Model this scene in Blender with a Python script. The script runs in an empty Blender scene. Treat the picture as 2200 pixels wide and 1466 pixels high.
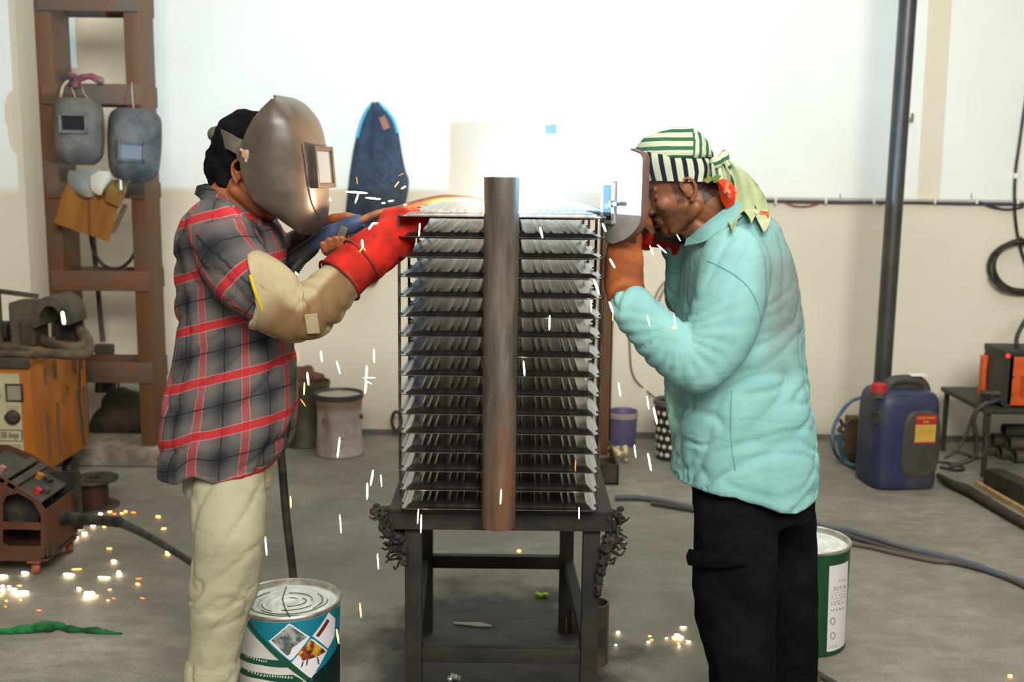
import bpy, bmesh, math, random
from mathutils import Vector, Matrix, noise
from mathutils.bvhtree import BVHTree
random.seed(7)
V = Vector
S = bpy.context.scene
COL = S.collection
PI = math.pi

# ------------------------------------------------------------------ camera, world, lights, exposure
FPX, CH = 2333.0, 1.55
PITCH, ROLL = math.radians(8.9), math.radians(0.65)
_f = V((0, math.cos(PITCH), -math.sin(PITCH)))
_u0 = V((0, math.sin(PITCH), math.cos(PITCH)))
_r0 = V((1, 0, 0))
_r = _r0 * math.cos(ROLL) + _u0 * math.sin(ROLL)
_u = _u0 * math.cos(ROLL) - _r0 * math.sin(ROLL)
CAMP = V((0, 0, CH))
cd = bpy.data.cameras.new('camera')
cam = bpy.data.objects.new('camera', cd)
COL.objects.link(cam)
cam.matrix_world = Matrix(((_r.x, _u.x, -_f.x, 0), (_r.y, _u.y, -_f.y, 0), (_r.z, _u.z, -_f.z, CH), (0, 0, 0, 1)))
cd.sensor_width = 36.0
cd.lens = 36.0 * FPX / 2200.0
cd.clip_start = 0.05
cd.dof.use_dof = True
cd.dof.focus_distance = 2.85
cd.dof.aperture_fstop = 3.2
S.camera = cam

S.view_settings.view_transform = 'Standard'
S.view_settings.look = 'None'
S.view_settings.gamma = 1.0
S.view_settings.use_curve_mapping = False
S.view_settings.exposure = 0.0

w = bpy.data.worlds.new('workshop_daylight')
S.world = w
w.use_nodes = True
w.node_tree.nodes['Background'].inputs[0].default_value = (1.0, 0.95, 0.84, 1)
w.node_tree.nodes['Background'].inputs[1].default_value = 0.26


def lamp(name, kind, loc, power, color, size=None, target=None):
    d = bpy.data.lights.new(name, kind)
    d.energy = power
    d.color = color
    o = bpy.data.objects.new(name, d)
    COL.objects.link(o)
    o.location = loc
    if kind == 'AREA':
        d.shape = 'RECTANGLE'
        d.size, d.size_y = size
    else:
        d.shadow_soft_size = size
    if target is not None:
        o.rotation_euler = (V(target) - V(loc)).to_track_quat('-Z', 'Y').to_euler()
    return o


# unseen area lights added as ambient: one high behind the camera, one overhead
lamp('front_fill_area', 'AREA', (0.9, -2.0, 4.4), 520, (1.0, 0.95, 0.84), (3.4, 2.2), (0.5, 4.2, 0.9))
lamp('overhead_fill_area', 'AREA', (0.9, 3.9, 5.6), 140, (1.0, 0.94, 0.82), (5.0, 2.5), (0.4, 3.6, 0.0))
# the two welding arcs burn at the joint between header pipe and top panel
ARC = V((0.018, 2.90, 1.4475))
ARC2 = V((-0.100, 2.87, 1.4495))
lamp('welding_arc_light', 'POINT', ARC, 620, (0.25, 0.62, 1.0), 0.006)
lamp('second_arc_light', 'POINT', ARC2, 45, (1.0, 0.62, 0.30), 0.008)


def ray(px, py):
    return _f + _r * ((px - 1100.0) / FPX) + _u * ((733.0 - py) / FPX)


def P(px, py, Y):
    """the point at depth Y seen at photo pixel px, py"""
    d = ray(px, py)
    return CAMP + d * (Y / d.y)


def G(px, py, z=0.0):
    """the point at height z seen at photo pixel px, py"""
    d = ray(px, py)
    return CAMP + d * ((z - CH) / d.z)


# ------------------------------------------------------------------ helpers
ORG = {}


def smooth_path(pts, k=6, closed=False):
    pts = [V(p) for p in pts]
    n = len(pts)
    if n < 3:
        return pts
    out = []
    rng = n if closed else n - 1
    for i in range(rng):
        if closed:
            a, b, c, d = pts[i - 1], pts[i], pts[(i + 1) % n], pts[(i + 2) % n]
        else:
            a, b, c, d = pts[max(i - 1, 0)], pts[i], pts[i + 1], pts[min(i + 2, n - 1)]
        for j in range(k):
            t = j / k
            out.append(0.5 * ((2 * b) + (c - a) * t + (2 * a - 5 * b + 4 * c - d) * t * t + (3 * b - a - 3 * c + d) * t ** 3))
    if not closed:
        out.append(pts[-1])
    return out


class MB:
    def __init__(s):
        s.v, s.f, s.mi, s.cur = [], [], [], 0

    def add(s, vs, fs):
        b = len(s.v)
        s.v += [V(x) for x in vs]
        for f in fs:
            s.f.append([i + b for i in f])
            s.mi.append(s.cur)
        return s

    def box(s, c, size, rot=None, bevel=0.0):
        c = V(c)
        hx, hy, hz = size[0] / 2, size[1] / 2, size[2] / 2
        if bevel > 0:
            bm = bmesh.new()
            bmesh.ops.create_cube(bm, size=1.0)
            for v in bm.verts:
                v.co = V((v.co.x * 2 * hx, v.co.y * 2 * hy, v.co.z * 2 * hz))
            bmesh.ops.bevel(bm, geom=list(bm.edges), offset=bevel, segments=2, affect='EDGES', profile=0.6)
            return s.addbm(bm, (Matrix.Translation(c) @ rot.to_4x4()) if rot else Matrix.Translation(c))
        vs = [V((x, y, z)) for x in (-hx, hx) for y in (-hy, hy) for z in (-hz, hz)]
        if rot:
            vs = [rot @ q for q in vs]
        return s.add([c + q for q in vs], [(0, 1, 3, 2), (4, 6, 7, 5), (0, 4, 5, 1), (2, 3, 7, 6), (0, 2, 6, 4), (1, 5, 7, 3)])

    def addbm(s, bm, M=None):
        bm.verts.index_update()
        vs = [(M @ v.co) if M else v.co.copy() for v in bm.verts]
        fs = [[v.index for v in f.verts] for f in bm.faces]
        bm.free()
        return s.add(vs, fs)

    def bar(s, p0, p1, wd, ht, up=(0, 0, 1)):
        p0, p1 = V(p0), V(p1)
        d = (p1 - p0).normalized()
        a = d.cross(V(up)).normalized()
        b = a.cross(d).normalized()
        vs = []
        for p in (p0, p1):
            for q, r in ((-1, -1), (1, -1), (1, 1), (-1, 1)):
                vs.append(p + a * q * wd / 2 + b * r * ht / 2)
        return s.add(vs, [(3, 2, 1, 0), (4, 5, 6, 7), (0, 1, 5, 4), (1, 2, 6, 5), (2, 3, 7, 6), (3, 0, 4, 7)])

    def loft(s, rings, caps=True, closed=False):
        n = len(rings[0])
        vs, fs = [], []
        for r in rings:
            vs += list(r)
        m = len(rings)
        for i in range(m if closed else m - 1):
            i2 = (i + 1) % m
            for j in range(n):
                k = (j + 1) % n
                fs.append((i * n + j, i * n + k, i2 * n + k, i2 * n + j))
        if caps and not closed:
            fs.append(tuple(range(n - 1, -1, -1)))
            fs.append(tuple(range((m - 1) * n, m * n)))
        return s.add(vs, fs)

    def tube(s, pts, rad, n=10, caps=True, closed=False, flat=1.0, ref=None):
        pts = [V(p) for p in pts]
        m = len(pts)
        if not hasattr(rad, '__len__'):
            rad = [rad] * m
        elif len(rad) != m:
            L = len(rad)
            rr = []
            for i in range(m):
                t = i / (m - 1) * (L - 1)
                k = min(int(t), L - 2)
                rr.append(rad[k] + (rad[k + 1] - rad[k]) * (t - k))
            rad = rr
        rings = []
        a = None
        for i in range(m):
            if closed:
                d = (pts[(i + 1) % m] - pts[i - 1]).normalized()
            else:
                d = (pts[min(i + 1, m - 1)] - pts[max(i - 1, 0)])
                d = d.normalized() if d.length > 1e-9 else V((0, 0, 1))
            if a is None:
                rf = V(ref) if ref else (V((0, 0, 1)) if abs(d.z) < 0.9 else V((0, 1, 0)))
                a = (rf - d * rf.dot(d)).normalized()
            else:
                a = (a - d * a.dot(d)).normalized()
            b = d.cross(a)
            rings.append([pts[i] + a * math.cos(2 * PI * j / n) * rad[i] + b * math.sin(2 * PI * j / n) * rad[i] * flat for j in range(n)])
        return s.loft(rings, caps, closed)

    def lathe(s, prof, c=(0, 0, 0), n=32, axis=None, caps=True):
        """prof: list of (r, h)"""
        c = V(c)
        if axis is None:
            A, B, Z = V((1, 0, 0)), V((0, 1, 0)), V((0, 0, 1))
        else:
            Z = V(axis).normalized()
            A = Z.orthogonal().normalized()
            B = Z.cross(A)
        rings = [[c + A * (math.cos(2 * PI * j / n) * r) + B * (math.sin(2 * PI * j / n) * r) + Z * h for j in range(n)] for r, h in prof]
        return s.loft(rings, caps)

    def ball(s, c, r, n=14, M=None):
        c = V(c)
        if not hasattr(r, '__len__'):
            r = (r, r, r)
        rings = []
        k = max(4, n // 2)
        for i in range(k + 1):
            t = PI * (0.02 + 0.96 * i / k)
            rings.append([])
            for j in range(n):
                p = 2 * PI * j / n
                q = V((math.sin(t) * math.cos(p) * r[0], math.sin(t) * math.sin(p) * r[1], -math.cos(t) * r[2]))
                rings[-1].append(c + ((M @ q) if M else q))
        return s.loft(rings)

    def capsule(s, p0, p1, r0, r1, n=12):
        p0, p1 = V(p0), V(p1)
        d = p1 - p0
        L = d.length
        d = d.normalized() if L > 1e-9 else V((0, 0, 1))
        pts, rad = [], []
        for t in (-0.98, -0.8, -0.5, -0.2):
            pts.append(p0 + d * r0 * t)
            rad.append(r0 * math.sqrt(1 - t * t))
        pts += [p0, p1]
        rad += [r0, r1]
        for t in (0.2, 0.5, 0.8, 0.98):
            pts.append(p1 + d * r1 * t)
            rad.append(r1 * math.sqrt(1 - t * t))
        return s.tube(pts, rad, n)

    def chain(s, pts, rad, n=12):
        for i in range(len(pts) - 1):
            s.capsule(pts[i], pts[i + 1], rad[i], rad[i + 1], n)
        return s

    def plate(s, outline, thick, nrm):
        """closed outline of points, thickened along nrm"""
        nrm = V(nrm).normalized() * thick
        n = len(outline)
        vs = [V(p) for p in outline] + [V(p) + nrm for p in outline]
        fs = [tuple(range(n - 1, -1, -1)), tuple(range(n, 2 * n))]
        for j in range(n):
            k = (j + 1) % n
            fs.append((j, k, n + k, n + j))
        return s.add(vs, fs)

    def grid(s, rows, thick=0.0):
        """rows of points -> sheet; with thickness it is closed"""
        m, n = len(rows), len(rows[0])
        vs = [V(p) for r in rows for p in r]
        fs = [(i * n + j, i * n + j + 1, (i + 1) * n + j + 1, (i + 1) * n + j) for i in range(m - 1) for j in range(n - 1)]
        if thick:
            nr = [V((0, 0, 0)) for _ in vs]
            for f in fs:
                q = (vs[f[1]] - vs[f[0]]).cross(vs[f[3]] - vs[f[0]])
                for i in f:
                    nr[i] += q
            b = m * n
            vs2 = [v - (q.normalized() if q.length > 0 else V((0, 1, 0))) * thick for v, q in zip(vs, nr)]
            fs2 = [tuple(b + i for i in reversed(f)) for f in fs]
            edge = [j for j in range(n)] + [i * n + n - 1 for i in range(1, m)] + [(m - 1) * n + j for j in range(n - 2, -1, -1)] + [i * n for i in range(m - 2, 0, -1)]
            side = []
            for i in range(len(edge)):
                a, c = edge[i], edge[(i + 1) % len(edge)]
                side.append((c, a, b + a, b + c))
            return s.add(vs + vs2, fs + fs2 + side)
        return s.add(vs, fs)

    def mesh(s, name='m'):
        me = bpy.data.meshes.new(name)
        me.from_pydata([tuple(v) for v in s.v], [], s.f)
        me.polygons.foreach_set('material_index', s.mi)
        return me

    def build(s, name, mats, parent=None, origin=None, smooth=40, fix=True):
        return put(s.mesh(name), name, mats, parent, origin, smooth, fix)


def put(me, name, mats, parent=None, origin=None, smooth=40, fix=True):
    if fix:
        bm = bmesh.new()
        bm.from_mesh(me)
        bmesh.ops.recalc_face_normals(bm, faces=bm.faces)
        bm.to_mesh(me)
        bm.free()
    for m_ in (mats if isinstance(mats, (list, tuple)) else [mats]):
        me.materials.append(m_)
    o = bpy.data.objects.new(name, me)
    COL.objects.link(o)
    if parent is not None:
        org = ORG[parent.name]
        o.parent = parent
        ORG[o.name] = org
    else:
        org = V(origin) if origin is not None else V((0, 0, 0))
        o.location = org
        ORG[o.name] = org
    if org.length > 0:
        me.transform(Matrix.Translation(-org))
    if smooth:
        me.polygons.foreach_set('use_smooth', [True] * len(me.polygons))
        if smooth < 180:
            me.set_sharp_from_angle(angle=math.radians(smooth))
    return o


def thing(name, label, cat, loc, group=None):
    o = bpy.data.objects.new(name, None)
    o.empty_display_size = 0.05
    COL.objects.link(o)
    o.location = loc
    ORG[o.name] = V(loc)
    o['label'] = label
    o['category'] = cat
    if group:
        o['group'] = group
    return o


def tag(o, label, cat, group=None, kind=None):
    o['label'] = label
    o['category'] = cat
    if group:
        o['group'] = group
    if kind:
        o['kind'] = kind
    return o


def struct(o):
    o['kind'] = 'structure'
    return o


def fuse(mb, voxel, smooth=4, fac=0.5):
    """one continuous skin over overlapping closed shapes"""
    me = mb.mesh('tmp')
    bm = bmesh.new()
    bm.from_mesh(me)
    bmesh.ops.recalc_face_normals(bm, faces=bm.faces)
    bm.to_mesh(me)
    bm.free()
    o = bpy.data.objects.new('tmp', me)
    COL.objects.link(o)
    md = o.modifiers.new('r', 'REMESH')
    md.mode = 'VOXEL'
    md.voxel_size = voxel
    if smooth:
        m2 = o.modifiers.new('s', 'SMOOTH')
        m2.iterations = smooth
        m2.factor = fac
    dg = bpy.context.evaluated_depsgraph_get()
    res = bpy.data.meshes.new_from_object(o.evaluated_get(dg))
    bpy.data.objects.remove(o)
    bpy.data.meshes.remove(me)
    return res


def push(me, fn):
    """move every vertex along its normal by fn(co, normal)"""
    me.update()
    nn = [v.normal.copy() for v in me.vertices]
    for v, q in zip(me.vertices, nn):
        v.co = v.co + q * fn(v.co, q)
    me.update()


def ridge(x):
    return 1.0 - min(1.0, abs(x) * 2.2)


def text_mesh(body, size, thick=0.0006):
    c = bpy.data.curves.new('t', 'FONT')
    c.body = body
    c.size = size
    c.extrude = thick
    c.align_x = 'CENTER'
    c.align_y = 'CENTER'
    o = bpy.data.objects.new('t', c)
    COL.objects.link(o)
    dg = bpy.context.evaluated_depsgraph_get()
    me = bpy.data.meshes.new_from_object(o.evaluated_get(dg))
    bpy.data.objects.remove(o)
    return me


# ------------------------------------------------------------------ materials
class NT:
    def __init__(s, name):
        s.m = bpy.data.materials.new(name)
        s.m.use_nodes = True
        s.t = s.m.node_tree
        s.b = s.t.nodes['Principled BSDF']
        s.tc = s.t.nodes.new('ShaderNodeTexCoord')

    def n(s, typ, **kw):
        x = s.t.nodes.new(typ)
        for k, v in kw.items():
            setattr(x, k, v)
        return x

    def l(s, a, b):
        s.t.links.new(a, b)

    def noise(s, scale, detail=4.0, rough=0.55, vec=None, stretch=None):
        x = s.n('ShaderNodeTexNoise')
        x.inputs['Scale'].default_value = scale
        x.inputs['Detail'].default_value = detail
        x.inputs['Roughness'].default_value = rough
        src = vec or s.tc.outputs['Object']
        if stretch:
            mp = s.n('ShaderNodeMapping')
            mp.inputs['Scale'].default_value = stretch
            s.l(src, mp.inputs[0])
            src = mp.outputs[0]
        s.l(src, x.inputs['Vector'])
        return x.outputs['Fac']

    def ramp(s, src, stops, interp='LINEAR'):
        x = s.n('ShaderNodeValToRGB')
        x.color_ramp.interpolation = interp
        e = x.color_ramp.elements
        while len(e) > 1:
            e.remove(e[-1])
        e[0].position, e[0].color = stops[0][0], c4(stops[0][1])
        for p, c in stops[1:]:
            k = e.new(p)
            k.color = c4(c)
        s.l(src, x.inputs[0])
        return x.outputs[0]

    def mix(s, fac, a, b, mode='MIX'):
        x = s.n('ShaderNodeMix', data_type='RGBA', blend_type=mode)
        for inp, val in ((x.inputs[0], fac), (x.inputs[6], a), (x.inputs[7], b)):
            if isinstance(val, (int, float)):
                inp.default_value = val
            elif isinstance(val, tuple):
                inp.default_value = c4(val)
            else:
                s.l(val, inp)
        return x.outputs[2]

    def math(s, op, a, b=0.0, c=0.0):
        x = s.n('ShaderNodeMath', operation=op)
        for i, val in enumerate((a, b, c)):
            if isinstance(val, (int, float)):
                x.inputs[i].default_value = val
            else:
                s.l(val, x.inputs[i])
        return x.outputs[0]

    def bump(s, src, strength=0.3, dist=0.002):
        x = s.n('ShaderNodeBump')
        x.inputs['Strength'].default_value = strength
        x.inputs['Distance'].default_value = dist
        s.l(src, x.inputs['Height'])
        s.l(x.outputs[0], s.b.inputs['Normal'])

    def wrinkles(s, scale, rot, stretch, strength=0.5, dist=0.008, fine=480):
        """cloth: soft drag wrinkles along one direction plus the weave"""
        mp = s.n('ShaderNodeMapping')
        mp.inputs['Rotation'].default_value = rot
        mp.inputs['Scale'].default_value = stretch
        s.l(s.tc.outputs['Object'], mp.inputs[0])
        a = s.noise(scale, 3, 0.5, vec=mp.outputs[0])
        a = s.math('ABSOLUTE', s.math('SUBTRACT', a, 0.5))
        a = s.math('POWER', s.math('MULTIPLY', a, 4.0), 0.6)
        s.bump(s.math('ADD', s.math('MULTIPLY', s.noise(fine, 2), 0.05), a), strength, dist)

    def set(s, **kw):
        for k, v in kw.items():
            i = s.b.inputs[{'col': 'Base Color', 'rough': 'Roughness', 'metal': 'Metallic', 'spec': 'Specular IOR Level'}.get(k, k)]
            if isinstance(v, (int, float)):
                i.default_value = v
            elif isinstance(v, tuple):
                i.default_value = c4(v)
            else:
                s.l(v, i)
        return s


def c4(c):
    if isinstance(c, (int, float)):
        return (c, c, c, 1)
    return (c[0], c[1], c[2], 1)


def sc(r, g, b):
    """sRGB 0-255 to linear"""
    def q(x):
        x /= 255.0
        return x / 12.92 if x <= 0.04045 else ((x + 0.055) / 1.055) ** 2.4
    return (q(r), q(g), q(b))


def mat(name, col, rough=0.6, metal=0.0, col2=None, scale=9.0, amt=(0.4, 0.62), bump=0.0, bscale=70.0, bdist=0.002, spec=0.4, stretch=None):
    t = NT(name)
    if col2:
        f = t.noise(scale, 6, 0.62, stretch=stretch)
        t.set(col=t.ramp(f, [(amt[0], col), (amt[1], col2)]))
    else:
        t.set(col=col)
    t.set(rough=rough, metal=metal, spec=spec)
    if bump:
        t.bump(t.noise(bscale, 4), bump, bdist)
    return t.m


def emit(name, col, strength):
    t = NT(name)
    t.set(col=(0, 0, 0))
    t.b.inputs['Emission Color'].default_value = c4(col)
    t.b.inputs['Emission Strength'].default_value = strength
    return t.m


M_black_rubber = mat('black_rubber', (0.014, 0.013, 0.012), 0.55, bump=0.1, col2=(0.05, 0.045, 0.038), scale=14)
M_dark_steel = mat('dark_sooty_steel', (0.030, 0.027, 0.024), 0.55, 0.25, (0.085, 0.065, 0.05), 12, bump=0.25, bscale=50)
M_brown_paint = mat('brown_primer_steel', sc(98, 65, 38), 0.6, 0.0, sc(86, 74, 60), 5, (0.5, 0.72), bump=0.1)
M_skin = mat('brown_skin', sc(128, 78, 50), 0.5, 0.0, sc(112, 66, 42), 14, bump=0.15, bscale=160, bdist=0.0008)
M_black_cloth = mat('black_cloth', (0.0035, 0.0035, 0.0045), 0.95, col2=(0.008, 0.008, 0.010), scale=6, bump=0.3, bscale=220, bdist=0.0006, spec=0.06)
M_white_plastic = mat('white_plastic', (0.75, 0.74, 0.7), 0.45)
M_red_plastic = mat('red_plastic', sc(170, 40, 35), 0.45)
M_chrome = mat('worn_steel', (0.5, 0.48, 0.45), 0.35, 0.9, (0.3, 0.27, 0.24), 30)
# ------------------------------------------------------------------ the setting
WY = 6.25
t = NT('cream_wall_paint')
a = t.noise(0.9, 5, 0.6)
b = t.noise(26, 3, 0.7)
c1 = t.ramp(a, [(0.35, (0.72, 0.68, 0.57)), (0.62, (0.78, 0.745, 0.635))])
c2 = t.mix(t.ramp(b, [(0.68, (0, 0, 0)), (0.74, (0.16, 0.16, 0.16))]), c1, (0.42, 0.37, 0.28))
# colour darkens unevenly towards the floor
sp = t.n('ShaderNodeSeparateXYZ')
t.l(t.tc.outputs['Object'], sp.inputs[0])
low = t.math('MULTIPLY', t.math('SUBTRACT', 0.55, sp.outputs[2]), 1.4)
low = t.math('MULTIPLY', t.math('MAXIMUM', low, 0.0), t.noise(3.0, 6, 0.65, stretch=(1, 1, 2.5)))
t.set(col=t.mix(low, c2, (0.30, 0.26, 0.19)), rough=0.85, spec=0.2)
t.bump(t.noise(90, 3), 0.12, 0.002)
M_wall = t.m

t = NT('grey_concrete_floor')
a = t.noise(1.1, 6, 0.62)
b = t.noise(7.0, 6, 0.7, stretch=(1.0, 2.2, 1))
c = t.noise(160, 2, 0.6)
c1 = t.ramp(a, [(0.32, (0.140, 0.132, 0.107)), (0.50, (0.222, 0.211, 0.176)), (0.66, (0.318, 0.307, 0.260))])
c2 = t.mix(t.ramp(b, [(0.38, (0.55, 0.55, 0.55)), (0.62, (0, 0, 0))]), c1, (0.125, 0.115, 0.090))
c3 = t.mix(t.ramp(c, [(0.35, (0.5, 0.5, 0.5)), (0.55, (0, 0, 0))]), c2, (0.10, 0.093, 0.075))
# sooty floor around the welding bench, with the shade beneath it painted in
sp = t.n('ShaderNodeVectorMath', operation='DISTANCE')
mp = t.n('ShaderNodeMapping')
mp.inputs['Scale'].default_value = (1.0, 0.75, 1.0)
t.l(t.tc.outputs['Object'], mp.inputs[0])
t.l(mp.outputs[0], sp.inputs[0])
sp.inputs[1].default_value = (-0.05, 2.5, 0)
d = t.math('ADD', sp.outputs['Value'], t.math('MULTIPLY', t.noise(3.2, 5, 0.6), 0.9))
soot_shade = t.ramp(d, [(0.78, (0.96, 0.96, 0.96)), (1.20, (0, 0, 0))])
t.set(col=t.mix(soot_shade, c3, (0.020, 0.019, 0.018)), rough=t.ramp(b, [(0.3, (0.5, 0.5, 0.5)), (0.7, (0.8, 0.8, 0.8))]), spec=0.35)
t.bump(t.noise(60, 5, 0.7), 0.25, 0.003)
M_floor = t.m

struct(MB().box((0, 3.0, -0.05), (16, 14, 0.1)).build('floor', M_floor, smooth=0))
struct(MB().box((0, WY + 0.1, 2.6), (16, 0.2, 5.2)).build('wall_back', M_wall, smooth=0))
struct(MB().box((-4.6, (5.83 + WY) / 2, 2.6), (4.0, WY - 5.83, 5.2)).build('wall_left', M_wall, smooth=0))
mb = MB()
mb.box((2.7, WY - 0.006, 0.018), (10.6, 0.012, 0.036))
struct(mb.build('baseboard_back', mat('sooty_skirting', (0.10, 0.09, 0.075), 0.8, 0, (0.17, 0.155, 0.125), 6), smooth=0))

# ------------------------------------------------------------------ radiator: stacked pressed panels on two header pipes
XC, RW, RY0, RL = -0.030, 0.522, 2.75, 0.93
t = NT('oiled_pressed_steel')
a = t.noise(5, 5, 0.6, stretch=(6, 0.6, 1))
t.set(col=t.ramp(a, [(0.3, (0.17, 0.155, 0.145)), (0.7, (0.34, 0.32, 0.305))]), metal=0.95, rough=t.ramp(a, [(0.3, (0.15, 0.15, 0.15)), (0.7, (0.25, 0.25, 0.25))]))
M_panel = t.m
t = NT('mill_scale_pipe')
a = t.noise(7, 6, 0.65, stretch=(3.5, 3.5, 0.5))
b = t.noise(2.2, 5, 0.6, stretch=(4, 4, 0.8))
c1 = t.ramp(a, [(0.33, (0.060, 0.052, 0.047)), (0.5, (0.115, 0.098, 0.084)), (0.68, (0.185, 0.158, 0.132))])
t.set(col=t.mix(t.ramp(b, [(0.46, (0, 0, 0)), (0.66, (0.75, 0.75, 0.75))]), c1, (0.21, 0.082, 0.030)), metal=0.45, rough=0.46)
t.bump(t.noise(130, 4), 0.12, 0.001)
M_pipe = t.m

rad_root = thing('radiator', 'tall stack of dark ribbed steel panels on upright header pipes, on the bench', 'radiator', (XC, RY0, 0.66))
z_top, z_bot = P(1077, 467, 2.76).z, P(1077, 1094, 2.76).z


def panel_mesh():
    hw, cr = RW / 2, 0.022
    rise, slope = 0.0088, 0.022
    # flutes run the length of the panel in groups of three
    RID = [sg_ * (0.0175 + 0.0735 * g_ + 0.0185 * k_) for sg_ in (-1, 1) for g_ in range(3) for k_ in range(3)]
    RID = [x_ for x_ in RID if abs(x_) < hw - 0.034]
    xs = [-hw, -hw + 0.006, -hw + 0.010, -hw + 0.016, -hw + 0.022, -hw + 0.030, 0.0, hw - 0.030, hw - 0.022, hw - 0.016, hw - 0.010, hw - 0.006, hw]
    for x_ in RID:
        xs += [x_ + q_ for q_ in (-0.0062, -0.0046, -0.003, -0.0014, 0.0, 0.0014, 0.003, 0.0046, 0.0062)]
    xs = sorted(xs)
    ys = [0, 0.006, 0.012, 0.017, 0.023, 0.030, 0.045, 0.12, 0.3, 0.5, 0.7, RL - 0.12, RL - 0.045, RL - 0.03, RL - 0.023, RL - 0.017, RL - 0.012, RL - 0.006, RL]

    def h(x, y):
        e = min(x + hw, hw - x, y, RL - y)
        k = max(0.0, min(1.0, (e - 0.008) / slope))
        k = k * k * (3 - 2 * k)
        fl = 0.0
        m = min(y - 0.040, RL - 0.040 - y)
        if m > -0.012:
            q = max(0.0, min(1.0, (m + 0.012) / 0.024))
            dx = min(abs(x - x_) for x_ in RID)
            fl = q * 0.0034 * max(0.0, 1 - (dx / 0.006) ** 2)
        return 0.0012 + rise * k + fl

    def xy(x, y):
        # rounded corners
        ax, ay = abs(x), min(y, RL - y)
        if ax > hw - cr and ay < cr:
            dx, dy = ax - (hw - cr), cr - ay
            L = math.hypot(dx, dy)
            m = max(dx, dy)
            if L > 1e-9:
                dx, dy = dx * m / L, dy * m / L
            ax2, ay2 = hw - cr + dx, cr - dy
            return math.copysign(ax2, x), (ay2 if y < RL / 2 else RL - ay2)
        return x, y
    vs, fs = [], []
    nx, ny = len(xs), len(ys)
    for s_ in (1, -1):
        for y in ys:
            for x in xs:
                X, Y = xy(x, y)
                vs.append((X, Y, h(x, y) if s_ > 0 else -0.55 * h(x, y)))
    o_ = nx * ny
    for j in range(ny - 1):
        for i in range(nx - 1):
            q = (j * nx + i, j * nx + i + 1, (j + 1) * nx + i + 1, (j + 1) * nx + i)
            fs.append(q)
            fs.append(tuple(o_ + k for k in reversed(q)))
    edge = [i for i in range(nx)] + [j * nx + nx - 1 for j in range(1, ny)] + [(ny - 1) * nx + i for i in range(nx - 2, -1, -1)] + [j * nx for j in range(ny - 2, 0, -1)]
    for i in range(len(edge)):
        a_, b_ = edge[i], edge[(i + 1) % len(edge)]
        fs.append((b_, a_, o_ + a_, o_ + b_))
    me = bpy.data.meshes.new('panel')
    me.from_pydata(vs, [], fs)
    return me


first = None
for i in range(16):
    z = z_bot + (z_top - z_bot) * i / 15
    if first is None:
        me = panel_mesh()
        first = put(me, 'panel', M_panel, rad_root, smooth=50)
        me.transform(Matrix.Translation(ORG['radiator']))
        p = first
    else:
        p = first.copy()
        COL.objects.link(p)
    p.location = (0, 0, z - 0.66)
# header pipes, front and far end, each a tube with an open bore
zp1, zp0 = P(1072, 381, 2.735).z, P(1072, 1131, 2.735).z
for y in (2.737, RY0 + RL + 0.012):
    MB().lathe([(0.0445, zp0), (0.0445, zp1), (0.0395, zp1), (0.0395, zp0 + 0.002), (0.0395, zp0)], (XC, y, 0), 40, caps=False).build('header_pipe', M_pipe, rad_root, smooth=40)
# tie rods that hold the panel edges at their spacing
for s_ in (-1, 1):
    for y in (2.795, 3.06, 3.36, 3.63):
        mb = MB()
        x = XC + s_ * (RW / 2 + 0.002)
        mb.tube([(x, y, z_bot - 0.004), (x, y, z_top + 0.004)], 0.0038, 8)
        for i in range(16):
            z = z_bot + (z_top - z_bot) * i / 15
            mb.ball((x - s_ * 0.003, y, z), (0.008, 0.009, 0.005), 8)
        mb.build('tie_rod', M_dark_steel, rad_root, smooth=50)

# ------------------------------------------------------------------ welding bench
BT = z_bot - 0.0165
bx0, bx1, by0, by1 = -0.325, 0.275, 2.80, 3.56
bench = thing('welding_bench', 'low black steel bench with four legs under the panel stack', 'workbench', (-0.025, 3.18, 0))
M_bench = mat('sooty_bench_steel', (0.012, 0.011, 0.010), 0.6, 0.15, (0.034, 0.028, 0.022), 9, (0.42, 0.7), bump=0.4, bscale=45)
mb = MB().box(((bx0 + bx1) / 2, (by0 + by1) / 2, BT - 0.006), (bx1 - bx0, by1 - by0, 0.012), bevel=0.002)
mb.build('bench_top', M_bench, bench)
for a_, b_ in (((bx0, by0), (bx1, by0)), ((bx0, by1), (bx1, by1)), ((bx0, by0), (bx0, by1)), ((bx1, by0), (bx1, by1))):
    sx = 0.012 if a_[0] == b_[0] else 0
    sy = 0.012 if a_[1] == b_[1] else 0
    cx, cy = (a_[0] + b_[0]) / 2, (a_[1] + b_[1]) / 2
    cx += -math.copysign(sx / 2, cx + 0.02) if sx else 0
    cy += (sy / 2 if a_[1] == by0 else -sy / 2) if sy else 0
    MB().box((cx, cy, BT - 0.012 - 0.022), (abs(a_[0] - b_[0]) or 0.012, abs(a_[1] - b_[1]) or 0.012, 0.044)).build('apron', M_bench, bench, smooth=0)
M_legrust = mat('sooty_leg_steel', (0.012, 0.011, 0.010), 0.6, 0.1, (0.030, 0.024, 0.019), 4, (0.42, 0.68), bump=0.3)
LX0, LX1, LY0, LY1, LW = -0.262, 0.222, 2.842, 3.51, 0.046
for x in (LX0, LX1):
    for y in (LY0, LY1):
        xx = x - (0.02 if (y == LY1 and x == LX0) else (0.03 if y == LY1 else 0))
        m_ = MB().box((xx, y, (BT - 0.012) / 2), (LW, LW, BT - 0.012), bevel=0.003)
        m_.build('leg', M_legrust, bench)
zr = 0.226
for y in (LY0, LY1):
    MB().box(((LX0 + LX1) / 2 - (0.02 if y == LY1 else 0), y, zr + (0.02 if y == LY1 else 0)), (LX1 - LX0 - LW, 0.03, 0.044), bevel=0.003).build('rail', M_legrust, bench)
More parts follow.
